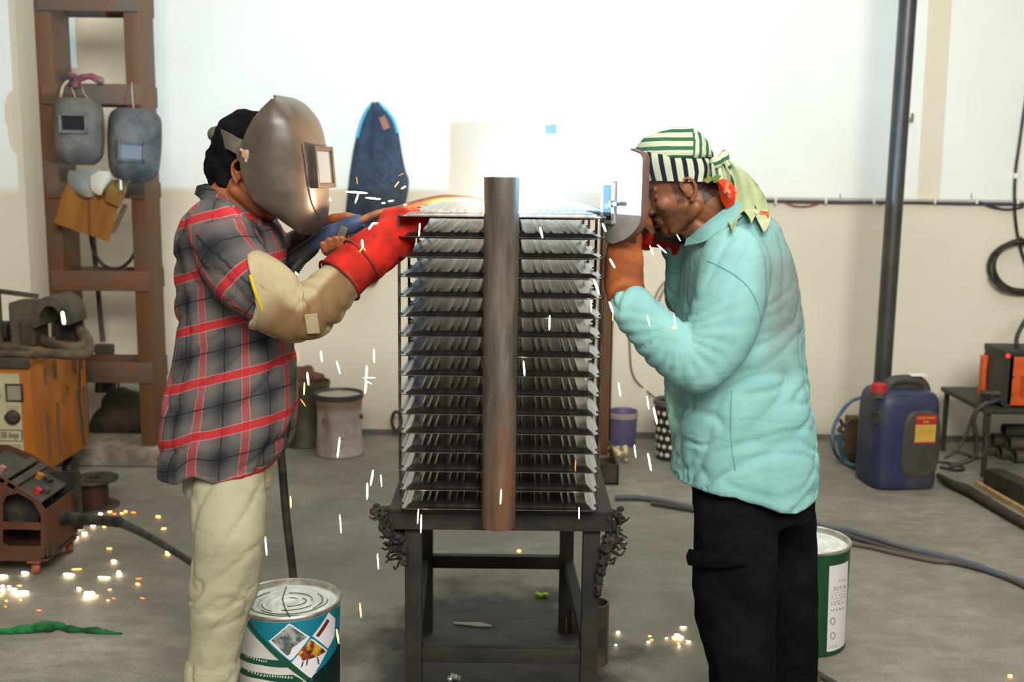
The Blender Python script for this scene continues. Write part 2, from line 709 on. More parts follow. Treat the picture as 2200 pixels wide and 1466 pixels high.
for x in (LX0, LX1):
    MB().bar((x, LY0 + 0.02, zr), (x - 0.025, LY1 - 0.02, zr + 0.02), 0.03, 0.044).build('rail', M_legrust, bench)
# crusts of slag and wire hanging off the two front corners
random.seed(11)
M_slag = mat('slag_crust', (0.012, 0.011, 0.010), 0.9, 0, (0.045, 0.035, 0.027), 30, bump=0.6, bscale=90)
for side in (-1, 1):
    mb = MB()
    cx = bx0 if side < 0 else bx1
    for i in range(150):
        k = random.random()
        zz = BT - 0.004 - k * (0.15 if side < 0 else 0.24)
        reach = (0.050 * (1 - k) ** 0.8 + 0.008) if side < 0 else 0.038 * (1 - k) ** 1.3 + 0.004
        tow = (LX0 - LW / 2 - 0.004 - bx0) * min(1, k * 1.3) if side < 0 else (LX1 + LW / 2 + 0.004 - bx1) * min(1, k * 1.3)
        p = V((cx + tow + side * (random.random() * reach - 0.010), by0 + random.uniform(-0.006, 0.05), zz))
        mb.ball(p, (random.uniform(0.004, 0.012), random.uniform(0.004, 0.012), random.uniform(0.005, 0.014)), 6)
    for i in range(26):
        k = random.random()
        tow = (LX0 - LW / 2 - 0.004 - bx0) * min(1, k * 1.1) if side < 0 else (LX1 + LW / 2 + 0.004 - bx1) * min(1, k * 0.7)
        p = V((cx + tow + side * 0.004, by0 + random.uniform(-0.004, 0.03), BT - 0.012 - 0.13 * k))
        pts = [p]
        for q in range(4):
            p = p + V((side * random.uniform(0.0, 0.016), random.uniform(-0.01, 0.01), random.uniform(-0.016, 0.012)))
            pts.append(p)
        mb.tube(smooth_path(pts, 3), [0.0045, 0.003, 0.0035, 0.0025], 5)
    sl = mb.build('slag_crust', M_slag, bench, smooth=60)
    sl['kind'] = 'stuff'

# ------------------------------------------------------------------ steel column of two posts and battens, left
FY0, FY1 = 5.55, 5.78
colr = thing('battened_column', 'brown ladder-like steel column with cross plates, helmets hung on it', 'column', (-2.12, 5.66, 0))


def pxX(px, Y, py=500):
    return P(px, py, Y).x


M_batten = mat('worn_batten_paint', sc(92, 76, 62), 0.65, 0.0, sc(112, 70, 46), 6, (0.46, 0.66), bump=0.1)
fx = [pxX(98, FY0), pxX(133, FY0), pxX(284, FY0), pxX(316, FY0)]
for k in (0, 2):
    mb = MB().box(((fx[k] + fx[k + 1]) / 2, (FY0 + FY1) / 2, 2.05), (fx[k + 1] - fx[k], FY1 - FY0, 3.9), bevel=0.006)
    mb.build('post', M_brown_paint, colr)
for y0, y1 in ((-24, 24), (180, 225), (392, 426), (582, 625), (778, 822), (-250, -205)):
    za, zb = P(205, y1, FY0).z, P(205, y0, FY0).z
    for yy in (FY0 - 0.006, FY1 + 0.006):
        mb = MB().box(((fx[0] + fx[3]) / 2 + 0.012, yy, (za + zb) / 2), (fx[3] - fx[0] - 0.02, 0.012, zb - za), bevel=0.002)
        mb.build('batten', M_batten, colr)
mb = MB().box(((fx[0] + fx[3]) / 2, (FY0 + FY1) / 2, 0.05), (fx[3] - fx[0] + 0.12, 0.34, 0.1), bevel=0.02)
o = mb.build('plinth', mat('broken_concrete', (0.30, 0.27, 0.22), 0.95, 0, (0.15, 0.13, 0.10), 8, bump=0.8, bscale=20, bdist=0.01), colr)

# ------------------------------------------------------------------ round steel pipe leaning upright in front of the wall, right
pt, pb = P(1950, 0, 5.72), V((0, 0, 0))
pb = V((P(1896, 800, 5.66).x, 5.66, 0.0))
pa = pb + (P(1951, 0, 5.74) - pb) * 1.5
MB().tube([pb, pa], 0.045, 28).build('standing_pipe', mat('grey_pipe_steel', (0.060, 0.058, 0.055), 0.38, 0.45, (0.085, 0.082, 0.078), 3, bump=0.05), origin=pb, smooth=40)
o = bpy.data.objects['standing_pipe']
tag(o, 'tall bare grey steel pipe standing upright behind the blue jerrycan', 'pipe')

# ------------------------------------------------------------------ brown post and dark channel behind the bench
post_b = V((pxX(1299, 5.85, 800), 5.85, 0))
mb = MB()
hh = P(1299, 462, 5.85).z
mb.box((post_b.x, 5.85, hh / 2), (0.078, 0.01, hh))
for s_ in (-1, 1):
    mb.box((post_b.x + s_ * 0.035, 5.875, hh / 2), (0.008, 0.06, hh))
tag(mb.build('channel_post', M_brown_paint, origin=post_b, smooth=0), 'upright brown painted steel channel behind the panel stack', 'post')
c0 = G(1306, 1042)
mb = MB()
L, W_, Hh, T = 0.5, 0.105, 0.105, 0.008
cx, cy = c0.x, c0.y
mb.box((cx, cy + L / 2, T / 2), (W_, L, T))
for s_ in (-1, 1):
    mb.box((cx + s_ * (W_ / 2 - T / 2), cy + L / 2, Hh / 2), (T, L, Hh))
mb.box((cx, cy + T / 2, Hh / 2), (W_, T, Hh))
tag(mb.build('channel_offcut', M_dark_steel, origin=(cx, cy + L / 2, 0), smooth=0), 'short dark open-topped steel trough on the floor behind the bench', 'steel offcut')

# ------------------------------------------------------------------ thin welding smoke, with haze added for the glare around the arcs
sm_c = V((0.0, 2.95, 1.56))
smk = MB().ball(sm_c, (0.72, 0.42, 0.42), 24)
for i_, v_ in enumerate(smk.v):
    smk.v[i_] = V((v_.x, v_.y, max(v_.z, z_top + 0.016)))
t = NT('thin_smoke_and_glare')
t.t.nodes.remove(t.b)
vs_ = t.n('ShaderNodeVolumePrincipled')
vs_.inputs['Color'].default_value = (0.97, 0.86, 0.76, 1)
ds = t.n('ShaderNodeVectorMath', operation='LENGTH')
mp = t.n('ShaderNodeMapping')
mp.inputs['Scale'].default_value = (1 / 0.70, 1 / 0.40, 1 / 0.40)
t.l(t.tc.outputs['Object'], mp.inputs[0])
t.l(mp.outputs[0], ds.inputs[0])
fall = t.math('MAXIMUM', t.math('SUBTRACT', 1.0, t.math('MULTIPLY', ds.outputs['Value'], ds.outputs['Value'])), 0.0)
wisp = t.math('ADD', t.math('MULTIPLY', t.noise(5.5, 3, 0.6), 1.2), 0.3)
t.l(t.math('MULTIPLY', t.math('MULTIPLY', fall, wisp), 0.027), vs_.inputs['Density'])
t.l(vs_.outputs[0], t.t.nodes['Material Output'].inputs['Volume'])
o = smk.build('smoke_glare_haze', t.m, origin=sm_c, smooth=60)
tag(o, 'thin welding smoke and added glare haze over the two arcs on the top panel', 'smoke', kind='stuff')
# ------------------------------------------------------------------ people: helpers
def sring(PL, PR, yc, hd, n=40, ex=2.4, hz=0.0):
    """superellipse ring between the left and right silhouette points"""
    c = (PL + PR) / 2
    a = (PR - PL) / 2
    b = V((0, hd, hz))
    out = []
    for j in range(n):
        t = 2 * PI * j / n
        ct, st = math.cos(t), math.sin(t)
        out.append(c + a * math.copysign(abs(ct) ** (2 / ex), ct) + b * math.copysign(abs(st) ** (2 / ex), st))
    return out


def torso(mb, rows, n=40):
    """rows: (xl, yl, xr, yr, Yc, hd) in photo pixels and metres"""
    mb.loft([sring(P(xl, yl, Y), P(xr, yr, Y), Y, hd, n) for xl, yl, xr, yr, Y, hd in rows])


def limb(mb, pts, n=20, k=5, flat=1.0):
    """pts: (px, py, Y, radius)"""
    c = [P(a, b, Y) for a, b, Y, r in pts]
    cc = smooth_path(c, k)
    mb.tube(cc, [r for *_, r in pts], n, flat=flat)
    mb.ball(c[0], pts[0][3] * 0.97, 14)
    mb.ball(c[-1], pts[-1][3] * 0.97, 14)
    return cc


def hand(mb, wrist, d, pn, curls, thumb_side=1, s=1.0, fat=1.0, spread=0.0, thumb_curl=0.5):
    """palm with four unequal fingers and a thumb; pn points out of the palm, curls in radians per joint"""
    d, pn = V(d).normalized(), V(pn)
    pn = (pn - d * pn.dot(d)).normalized()
    sd = d.cross(pn).normalized()
    lens = (0.92, 1.05, 1.0, 0.78)
    for i in range(4):
        off = (i - 1.5) * 0.0205 * s * thumb_side * -1
        k = wrist + d * 0.088 * s * (1.0, 1.03, 0.99, 0.92)[i] + sd * off
        mb.capsule(wrist + sd * off * 0.55 + d * 0.008 * s, k, 0.0155 * s * fat, 0.0115 * s * fat, 10)
        q, dr = k, (d + sd * (i - 1.5) * spread * thumb_side * -1).normalized()
        cu = curls[i] if hasattr(curls[i], '__len__') else (curls[i],) * 3
        r0 = 0.0100 * s * fat
        for j, L in enumerate((0.044, 0.028, 0.021)):
            R = Matrix.Rotation(cu[j], 3, d.cross(pn))
            dr = (R @ dr).normalized()
            q2 = q + dr * L * lens[i] * s
            mb.capsule(q, q2, r0, r0 * 0.88, 10)
            q, r0 = q2, r0 * 0.88
    # thumb leaves the side of the palm near its base
    b = wrist + d * 0.022 * s + sd * 0.024 * s * thumb_side
    t1 = b + (d * 0.62 + sd * thumb_side * 0.68 + pn * 0.35 * thumb_curl).normalized() * 0.042 * s
    t2 = t1 + (d * 0.85 + sd * thumb_side * 0.30 + pn * 0.7 * thumb_curl).normalized() * 0.034 * s
    t3 = t2 + (d * 0.95 - sd * thumb_side * 0.05 + pn * 0.8 * thumb_curl).normalized() * 0.025 * s
    mb.chain([wrist + d * 0.02 * s, b, t1, t2, t3], [0.016 * s * fat, 0.0155 * s * fat, 0.0125 * s * fat, 0.0112 * s * fat, 0.0095 * s * fat], 10)


def head(mb, o, F, U):
    F, U = V(F).normalized(), V(U)
    U = (U - F * U.dot(F)).normalized()
    L = U.cross(F)
    M = Matrix((F, L, U)).transposed()

    def q(f, s_, u):
        return o + M @ V((f, s_, u))
    mb.ball(q(-0.012, 0, 0.035), (0.098, 0.077, 0.088), 24, M)
    mb.ball(q(0.025, 0, -0.015), (0.064, 0.066, 0.085), 20, M)
    mb.ball(q(0.030, 0, -0.068), (0.052, 0.054, 0.042), 18, M)
    mb.ball(q(0.068, 0, -0.088), (0.023, 0.028, 0.021), 14, M)
    mb.ball(q(0.070, 0, 0.030), (0.022, 0.052, 0.015), 14, M)
    mb.chain([q(0.082, 0, 0.022), q(0.101, 0, -0.008), q(0.108, 0, -0.022)], [0.009, 0.011, 0.0135], 12)
    for s_ in (-1, 1):
        mb.ball(q(0.096, s_ * 0.013, -0.026), (0.011, 0.009, 0.009), 10, M)
        mb.ball(q(0.056, s_ * 0.044, -0.014), (0.026, 0.020, 0.024), 12, M)
        # jaw line
        mb.capsule(q(-0.012, s_ * 0.060, -0.052), q(0.056, s_ * 0.028, -0.088), 0.020, 0.018, 12)
    mb.ball(q(0.084, 0, -0.050), (0.013, 0.025, 0.0075), 12, M)
    mb.ball(q(0.081, 0, -0.062), (0.014, 0.023, 0.0085), 12, M)
    return q, M


def ear(mb, q, s_):
    y = s_ * 0.070
    pts = [q(0.002, y + s_ * 0.004, -0.004), q(0.009, y + s_ * 0.007, 0.016), q(-0.002, y + s_ * 0.012, 0.028), q(-0.020, y + s_ * 0.016, 0.024), q(-0.027, y + s_ * 0.016, 0.004), q(-0.020, y + s_ * 0.013, -0.016), q(-0.008, y + s_ * 0.008, -0.030)]
    pts = smooth_path(pts, 4)
    mb.tube(pts, [0.0042, 0.0046, 0.0050, 0.0050, 0.0046, 0.0050, 0.0070], 8)
    mb.ball(pts[0], 0.005, 8)
    mb.ball(pts[-1], 0.0082, 8)
    M = Matrix((q(1, 0, 0) - q(0, 0, 0), q(0, 1, 0) - q(0, 0, 0), q(0, 0, 1) - q(0, 0, 0))).transposed()
    mb.ball(q(-0.010, y - s_ * 0.002, 0.001), (0.019, 0.008, 0.027), 14, M)


def shoe(name, mats, parent, heel, toe_dir, L=0.27):
    """heel: ground point under the heel"""
    d = V(toe_dir).normalized()
    s_ = V((-d.y, d.x, 0))
    up = V((0, 0, 1))
    prof = [(0.0, .030, .075), (0.05, .036, .095), (0.25, .040, .095), (0.45, .043, .075), (0.65, .050, .058), (0.85, .046, .05), (0.97, .030, .04), (1.0, .012, .03)]
    rings = []
    for t_, hw, h in prof:
        c = heel + d * (t_ * L - 0.05)
        ring = []
        for j in range(16):
            a_ = 2 * PI * j / 16
            ca, sa = math.cos(a_), math.sin(a_)
            ring.append(c + s_ * hw * math.copysign(abs(ca) ** 0.7, ca) + up * (h / 2 + h / 2 * math.copysign(abs(sa) ** 0.7, sa)))
        rings.append(ring)
    return MB().loft(rings).build(name, mats, parent, smooth=70)


def near_path(co, path):
    """distance to a polyline, arc length along it and direction"""
    best = (9e9, 0, 0)
    acc = 0.0
    for a_, b_ in zip(path, path[1:]):
        d = b_ - a_
        L2 = d.length_squared
        t_ = max(0.0, min(1.0, (co - a_).dot(d) / L2)) if L2 > 0 else 0
        p = a_ + d * t_
        dd = (co - p).length
        if dd < best[0]:
            best = (dd, acc + math.sqrt(L2) * t_, p, d)
        acc += math.sqrt(L2)
    return best


def crease(co, d, ac, al, amp, ph=0.0, wd_=5.0):
    """sharp valleys running along direction d (unit vector)"""
    d = V(d).normalized()
    k = co.dot(d)
    rest = co - d * k
    n_ = noise.noise(rest * ac + d * (k * al) + V((ph, ph * 1.7, ph * 0.6)))
    return -amp * max(0.0, 1 - abs(n_) * wd_) ** 1.5 + amp * 0.35 * n_


# ------------------------------------------------------------------ left welder
LM = thing('person', 'welder in a red and grey plaid shirt, pale trousers and full welding helmet', 'person', V((P(490, 1500, 2.85).x, 2.85, 0)))
Yc = 2.88
# --- shirt
mb = MB()
torso(mb, [
    (452, 425, 556, 458, Yc, 0.075),
    (425, 437, 572, 468, Yc, 0.12),
    (402, 462, 594, 488, Yc, 0.175),
    (388, 500, 606, 520, Yc, 0.195),
    (381, 545, 614, 560, Yc, 0.19),
    (380, 620, 624, 622, Yc, 0.18),
    (385, 700, 628, 695, Yc, 0.175),
    (374, 780, 632, 770, Yc, 0.175),
    (358, 850, 633, 840, Yc, 0.19),
    (355, 920, 632, 900, Yc, 0.205),
    (356, 965, 628, 945, Yc, 0.21),
    (358, 1006, 598, 990, Yc, 0.21)])
arm_n = [(462, 492, 2.735, 0.086), (500, 560, 2.685, 0.088), (556, 628, 2.66, 0.079), (600, 664, 2.655, 0.060), (622, 672, 2.66, 0.046)]
pn_ = limb(mb, arm_n, 24)
arm_f = [(535, 480, 3.03, 0.080), (575, 530, 3.09, 0.068), (612, 546, 3.09, 0.056), (658, 518, 3.02, 0.047)]
pf_ = limb(mb, arm_f, 20)
sh = fuse(mb, 0.008, 9)
uv = sh.attributes.new('cloth_uv', 'FLOAT_VECTOR', 'POINT')
cx0 = P(505, 700, Yc).x
for i, v in enumerate(sh.vertices):
    co = v.co
    dn, df = near_path(co, pn_), near_path(co, pf_)
    if dn[0] < 0.098 and dn[1] > 0.04 and co.y < 2.78 and co.x > P(430, 600, 2.7).x:
        rel = co - dn[2]
        u_ = math.atan2(rel.z, rel.y) * 0.088
        uv.data[i].vector = (u_ + 0.03, dn[1] + 0.05, 0)
    elif df[0] < 0.088 and df[1] > 0.06 and co.x > P(560, 600, 3.0).x:
        rel = co - df[2]
        uv.data[i].vector = (math.atan2(rel.z, rel.y) * 0.065, df[1], 0)
    else:
        an = math.atan2((co.y - Yc) / 0.19, (co.x - cx0) / 0.16)
        uv.data[i].vector = (an * 0.19 + 0.028 + 0.02 * math.sin(co.z * 4), co.z + 0.018 + 0.05 * (co.x - cx0) ** 2 * 6 - 0.24 * (co.x - cx0), 0)


def fold_left(co, n):
    d = near_path(co, pn_)
    r = 0.009 * noise.noise(V((co.x * 5, co.y * 5, co.z * 2.5)))
    if d[0] < 0.11 and co.y < 2.80:
        k = d[1]
        r += crease(co, (0.62, 0.1, -0.78), 13, 3, 0.009, 1.0, 4)
        r += crease(co, (-0.8, 0.1, -0.5), 11, 3, 0.008, 4.0, 5) * min(1, k / 0.12)
    else:
        r += crease(co, (0.75, 0.2, 0.55), 9, 1.6, 0.011, 0.0, 4)
        r += crease(co, (0.25, 0.1, 1.0), 9, 1.4, 0.008, 7.0, 5)
    return r * (0.15 if n.z < -0.5 else 1.0)


push(sh, fold_left)
# the shirt tails are split at the side seam
for v in sh.vertices:
    if v.co.z < 0.90:
        px_ = (v.co.x - P(462, 985, Yc).x)
        k = max(0.0, 1 - abs(px_) / 0.05) * (1 if v.co.y < 2.85 else 0)
        v.co.z += 0.022 * k * (1 if v.co.z < 0.84 else 0.3)
t = NT('red_grey_plaid')
at = t.n('ShaderNodeAttribute', attribute_name='cloth_uv')
sp = t.n('ShaderNodeSeparateXYZ')
t.l(at.outputs['Vector'], sp.inputs[0])
nz = t.math('MULTIPLY', t.math('SUBTRACT', t.noise(7, 2), 0.5), 0.012)
col = None
axes = []
for k in (0, 1):
    fr = t.math('FRACT', t.math('DIVIDE', t.math('ADD', t.math('ADD', sp.outputs[k], nz), 10.0), 0.138))
    axes.append(fr)
base = t.ramp(axes[0], [(0.0, sc(98, 92, 90)), (0.25, sc(90, 86, 86)), (0.44, sc(36, 40, 46)), (0.58, sc(36, 40, 46)), (0.76, sc(90, 86, 86)), (1.0, sc(98, 92, 90))])
base2 = t.ramp(axes[1], [(0.0, sc(110, 104, 102)), (0.25, sc(100, 96, 95)), (0.44, sc(44, 48, 54)), (0.58, sc(44, 48, 54)), (0.76, sc(100, 96, 95)), (1.0, sc(110, 104, 102))])
col = t.mix(0.5, base, base2)
for k, s_ in ((0, 0.42), (1, 0.80)):
    red = t.ramp(axes[k], [(0.0, (s_,) * 3), (0.065, (s_,) * 3), (0.085, (0,) * 3), (0.915, (0,) * 3), (0.935, (s_,) * 3), (1.0, (s_,) * 3)])
    col = t.mix(red, col, sc(176, 28, 38))
    pink = t.ramp(axes[k], [(0.0, (0,) * 3), (0.070, (0,) * 3), (0.080, (0.5,) * 3), (0.092, (0,) * 3), (0.908, (0,) * 3), (0.92, (0.5,) * 3), (0.93, (0,) * 3)])
    col = t.mix(pink, col, sc(214, 150, 150))
    blk = t.ramp(axes[k], [(0.0, (0,) * 3), (0.49, (0,) * 3), (0.50, (0.7,) * 3), (0.525, (0.7,) * 3), (0.535, (0,) * 3)])
    col = t.mix(blk, col, sc(26, 26, 34))
t.set(col=col, rough=0.9, spec=0.15)
t.wrinkles(4.8, (0, -0.55, 0), (0.6, 1.0, 2.2), 0.28, 0.009, 420)
M_plaid = t.m
put(sh, 'shirt', M_plaid, LM, smooth=180)
# collar
mb = MB()
for cA, cB in (([(428, 398, 2.885), (446, 399, 2.83), (478, 418, 2.79), (520, 446, 2.80), (556, 468, 2.84)], [(421, 418, 2.885), (432, 430, 2.785), (466, 458, 2.735), (512, 484, 2.745), (548, 506, 2.775)]),
               ([(428, 398, 2.885), (450, 399, 2.945), (492, 418, 2.985), (545, 446, 2.965), (568, 466, 2.91)], [(421, 418, 2.885), (440, 432, 3.0), (490, 458, 3.04), (555, 482, 3.02), (580, 498, 2.95)])):
    A_, B_ = smooth_path([P(*q) for q in cA], 5), smooth_path([P(*q) for q in cB], 5)
    mb.grid([[p + V((0, 0, -0.02)), p, (p + q) / 2 + V((0, -0.005 if q.y < Yc else 0.005, 0.008)), q] for p, q in zip(A_, B_)], 0.004)
co_ = mb.mesh('collar')
uv = co_.attributes.new('cloth_uv', 'FLOAT_VECTOR', 'POINT')
for i, v in enumerate(co_.vertices):
    uv.data[i].vector = (v.co.x * 0.9 + 0.05, v.co.z + 0.03, 0)
put(co_, 'collar', M_plaid, LM, smooth=60)
# --- trousers
mb = MB()
torso(mb, [(402, 950, 588, 950, 2.87, 0.14), (402, 1000, 586, 1000, 2.87, 0.145), (403, 1050, 582, 1050, 2.86, 0.145)])
legN = [(493, 985, 2.825, 0.092), (492, 1050, 2.775, 0.104), (491, 1130, 2.735, 0.098), (489, 1200, 2.73, 0.092), (479, 1270, 2.725, 0.090), (469, 1340, 2.725, 0.077), (460, 1400, 2.725, 0.068), (455, 1450, 2.725, 0.070), (452, 1545, 2.725, 0.068)]
legF = [(486, 985, 2.95, 0.100), (486, 1060, 2.96, 0.098), (484, 1130, 2.97, 0.092), (478, 1200, 2.98, 0.084), (470, 1270, 2.985, 0.078), (462, 1340, 2.99, 0.070), (455, 1400, 2.99, 0.064), (452, 1495, 2.99, 0.064)]
lp = limb(mb, legN, 24)
limb(mb, legF, 24)
tr = fuse(mb, 0.0085, 9)


def fold_trousers(co, n):
    r = 0.006 * noise.noise(V((co.x * 6, co.y * 6, co.z * 3)))
    r += crease(co, (0.50, 0.1, 0.85), 9, 1.3, 0.0065, 2.0, 5)
    r += crease(co, (0.75, 0.2, 0.5), 10, 1.6, 0.005, 5.0, 5)
    kz = P(480, 1275, 2.73).z
    e = math.exp(-((co.z - kz + 0.35 * (co.x - P(480, 1275, 2.73).x)) / 0.075) ** 2)
    r += crease(co, (0.95, 0.1, 0.25), 22, 2.0, 0.008, 9.0, 5) * e
    kz = P(455, 1445, 2.73).z
    e = math.exp(-((co.z - kz) / 0.05) ** 2)
    r += crease(co, (0.98, 0.1, -0.1), 24, 2.5, 0.009, 12.0, 5) * e + 0.005 * e
    return r


push(tr, fold_trousers)
t = NT('pale_khaki_twill')
t.set(col=t.ramp(t.noise(6, 6, 0.62), [(0.40, sc(170, 167, 142)), (0.64, sc(154, 153, 131))]), rough=0.9, spec=0.15)
t.wrinkles(4.5, (0, -0.65, 0), (0.6, 1.0, 2.0), 0.30, 0.009, 300)
M_trous = t.m
class _W:
    def __init__(s, co):
        s.co = co


tr_world = [_W(v.co.copy()) for v in tr.vertices]
put(tr, 'trousers', M_trous, LM, smooth=180)
bvt = BVHTree.FromPolygons([v.co for v in tr_world], [list(p.vertices) for p in tr.polygons])
hit_ = bvt.ray_cast(CAMP, ray(466, 1000).normalized())[0]
MB().box(hit_ + V((0, -0.002, 0)), (0.011, 0.004, 0.030), bevel=0.001).build('trouser_tab', mat('navy_tab', sc(28, 30, 50), 0.8), LM)
M_shoe = mat('dusty_black_leather', (0.03, 0.028, 0.026), 0.6, 0, (0.09, 0.08, 0.065), 14, bump=0.2)
for px_, Y_, dx_, td in ((452, 2.725, -0.03, (1, -0.1, 0)), (458, 2.99, 0.03, (0.55, 0.84, 0))):
    q = P(px_, 1500, Y_)
    shoe('shoe', M_shoe, LM, V((q.x + dx_, Y_, 0.0)), td)
# --- body: one skin from head to ankles
mb = MB()
ho = P(547, 372, Yc)
F_, U_ = V((math.cos(0.30), -0.18, -math.sin(0.30))), V((math.sin(0.30), 0, math.cos(0.30)))
qL, ML = head(mb, ho, F_, U_)
ear(mb, qL, 1)
ear(mb, qL, -1)
mb.chain([qL(-0.035, 0, -0.04), P(492, 430, Yc), P(485, 470, Yc)], [0.064, 0.066, 0.085], 20)
mb.capsule(qL(0.02, 0, -0.085), P(530, 470, Yc), 0.045, 0.045, 16)
mb.loft([sring(P(420, 480, Yc), P(575, 500, Yc), Yc, 0.13), sring(P(410, 620, Yc), P(595, 620, Yc), Yc, 0.13), sring(P(405, 800, Yc), P(600, 800, Yc), Yc, 0.13), sring(P(425, 1000, 2.86), P(565, 1000, 2.86), 2.86, 0.12)])
mb.chain([P(a_, b_, Y_) for a_, b_, Y_, r in legN], [r * 0.72 for *_, r in legN], 14)
mb.chain([P(a_, b_, Y_) for a_, b_, Y_, r in legF], [r * 0.72 for *_, r in legF], 14)
mb.chain([P(a_, b_, Y_) for a_, b_, Y_, r in arm_n], [r * 0.62 for *_, r in arm_n], 14)
elbow = P(644, 688, 2.65)
wristN = P(800, 545, 2.80)
mb.capsule(elbow, wristN, 0.040, 0.028, 14)
mb.chain([P(a_, b_, Y_) for a_, b_, Y_, r in arm_f], [r * 0.65 for *_, r in arm_f], 14)
wristF = P(676, 500, 3.0)
mb.capsule(P(640, 545, 3.06), wristF, 0.033, 0.028, 14)
# bare left hand wraps the torch handle: palm behind, thumb along the top, fingertips coming up in front
for q in range(4):
    fx_ = 703 + 14.5 * q
    fy_ = -4.5 * q
    f_ = [P(fx_, 508 + fy_, 2.988), P(fx_ + 1, 531 + fy_, 2.975), P(fx_ - 1, 543 + fy_, 2.942), P(fx_ - 5, 535 + fy_ + (3, 0, 1, 4)[q], 2.906), P(fx_ - 11, 519 + fy_ + (5, 1, 2, 6)[q], 2.898)]
    mb.capsule(wristF, f_[0], 0.021, 0.0165, 12)
    mb.chain(f_, [0.0150, 0.0120, 0.0108, 0.0104, 0.0090], 12)
mb.capsule(P(680, 490, 3.0), P(728, 474, 2.98), 0.024, 0.018, 12)
mb.chain([P(690, 484, 2.985), P(716, 470, 2.955), P(744, 465, 2.940), P(768, 469, 2.934)], [0.0185, 0.0145, 0.0125, 0.0100], 12)
body = fuse(mb, 0.0048, 3)
M_skinL = mat('tanned_skin', sc(150, 88, 54), 0.5, 0, sc(132, 76, 47), 14, bump=0.12, bscale=160, bdist=0.0008)
put(body, 'body', M_skinL, LM, smooth=180)
# --- black head cloth under the helmet
mb = MB()
mb.ball(P(533, 322, Yc), (0.098, 0.086, 0.104), 24)
mb.chain([P(520, 330, 2.80), P(478, 332, 2.84), P(464, 345, Yc), P(478, 332, 2.92), P(520, 330, 2.96)], [0.016, 0.022, 0.03, 0.022, 0.016], 12)
mb.chain([P(462, 335, Yc - 0.02), P(456, 365, Yc - 0.03), P(458, 395, Yc - 0.03)], [0.028, 0.024, 0.012], 12)
mb.chain([P(472, 345, Yc + 0.03), P(474, 380, Yc + 0.02), P(482, 405, Yc)], [0.028, 0.030, 0.014], 12)
mb.chain([P(468, 350, Yc - 0.05), P(480, 385, Yc - 0.05), P(488, 400, Yc - 0.05)], [0.018, 0.020, 0.012], 12)
hc = fuse(mb, 0.007, 3)
push(hc, lambda co, n: 0.006 * noise.noise(co * 26) + 0.003 * noise.noise(co * 60))
put(hc, 'head_cloth', M_black_cloth, LM, smooth=180)

# --- welding helmet: curved shell with flat front facet, window frame, head band, pivot knob
t = NT('brown_fibre_helmet')
a = t.noise(9, 5, 0.6)
t.set(col=t.ramp(a, [(0.35, sc(66, 57, 50)), (0.62, sc(84, 73, 64))]), rough=t.ramp(a, [(0.3, (0.30,) * 3), (0.7, (0.44,) * 3)]), spec=0.5)
t.bump(t.noise(260, 3), 0.08, 0.0008)
M_helm = t.m


def shell(rows, n=33, thick=0.004, ex=2.5):
    """rows: (edge point, front point, half width): half superellipse from near edge round the front to the far edge"""
    out = []
    for E, Fp, w_ in rows:
        r = []
        for j in range(n):
            a_ = -PI / 2 + PI * j / (n - 1)
            ca, sa = math.cos(a_), math.sin(a_)
            ca, sa = abs(ca) ** (2 / ex), math.copysign(abs(sa) ** (2 / ex), sa)
            r.append(E + (Fp - E) * ca + V((0, w_ * sa, 0)))
        out.append(r)
    return out


HY = 2.88
piv = P(535, 335, HY)
YAW = math.radians(-13)
RM = Matrix.Translation(piv) @ Matrix.Rotation(YAW, 4, 'Z') @ Matrix.Translation(-piv)
hr = [(594, 209, 603, 209, .070), (580, 219, 632, 220, .088), (560, 238, 652, 236, .102), (541, 262, 672, 265, .114), (524, 298, 683, 302, .120), (517, 332, 688, 342, .122),
      (519, 365, 690, 382, .122), (530, 400, 692, 420, .120), (546, 429, 692, 448, .115), (577, 452, 688, 472, .104), (612, 477, 678, 489, .086), (642, 496, 664, 501, .062)]
RMi = RM.inverted()


def hsolve(px, py, y_local):
    """point on the pixel's ray whose depth in the unturned helmet is y_local"""
    o_, d_ = RMi @ CAMP, (RMi.to_3x3() @ ray(px, py))
    return o_ + d_ * ((y_local - o_.y) / d_.y)


pa_ = smooth_path([hsolve(a_, b_, HY - w_) + V((0, w_, 0)) for a_, b_, c_, d_, w_ in hr], 4)
pb_ = smooth_path([hsolve(c_, d_, HY) for a_, b_, c_, d_, w_ in hr], 4)
wd = [hr[min(i // 4, 11)][4] + (hr[min(i // 4 + 1, 11)][4] - hr[min(i // 4, 11)][4]) * (i % 4) / 4 for i in range(len(pa_))]
mb = MB().grid(shell([(a_, b_, c_) for a_, b_, c_ in zip(pa_, pb_, wd)], 41, ex=2.7), 0.004)
mb.v = [RM @ v for v in mb.v]
helm = mb.build('welding_helmet', M_helm, LM, smooth=60)
helm['label'] = 'grey brown welding helmet shell'
# raised seam where the front facet meets the cheek
seam = [(650, 312), (655, 345), (660, 385), (667, 425), (676, 450), (688, 468)]
mb = MB()
bv = BVHTree.FromPolygons([v.co + ORG[helm.name] for v in helm.data.vertices], [list(p.vertices) for p in helm.data.polygons])
pts = []
for a_, b_ in seam:
    d = ray(a_, b_).normalized()
    h_ = bv.ray_cast(CAMP, d)
    if h_[0]:
        pts.append(h_[0])
if len(pts) > 2:
    mb.tube(smooth_path(pts, 5), 0.0028, 8)
    mb.build('shell_seam', M_helm, helm, smooth=60)
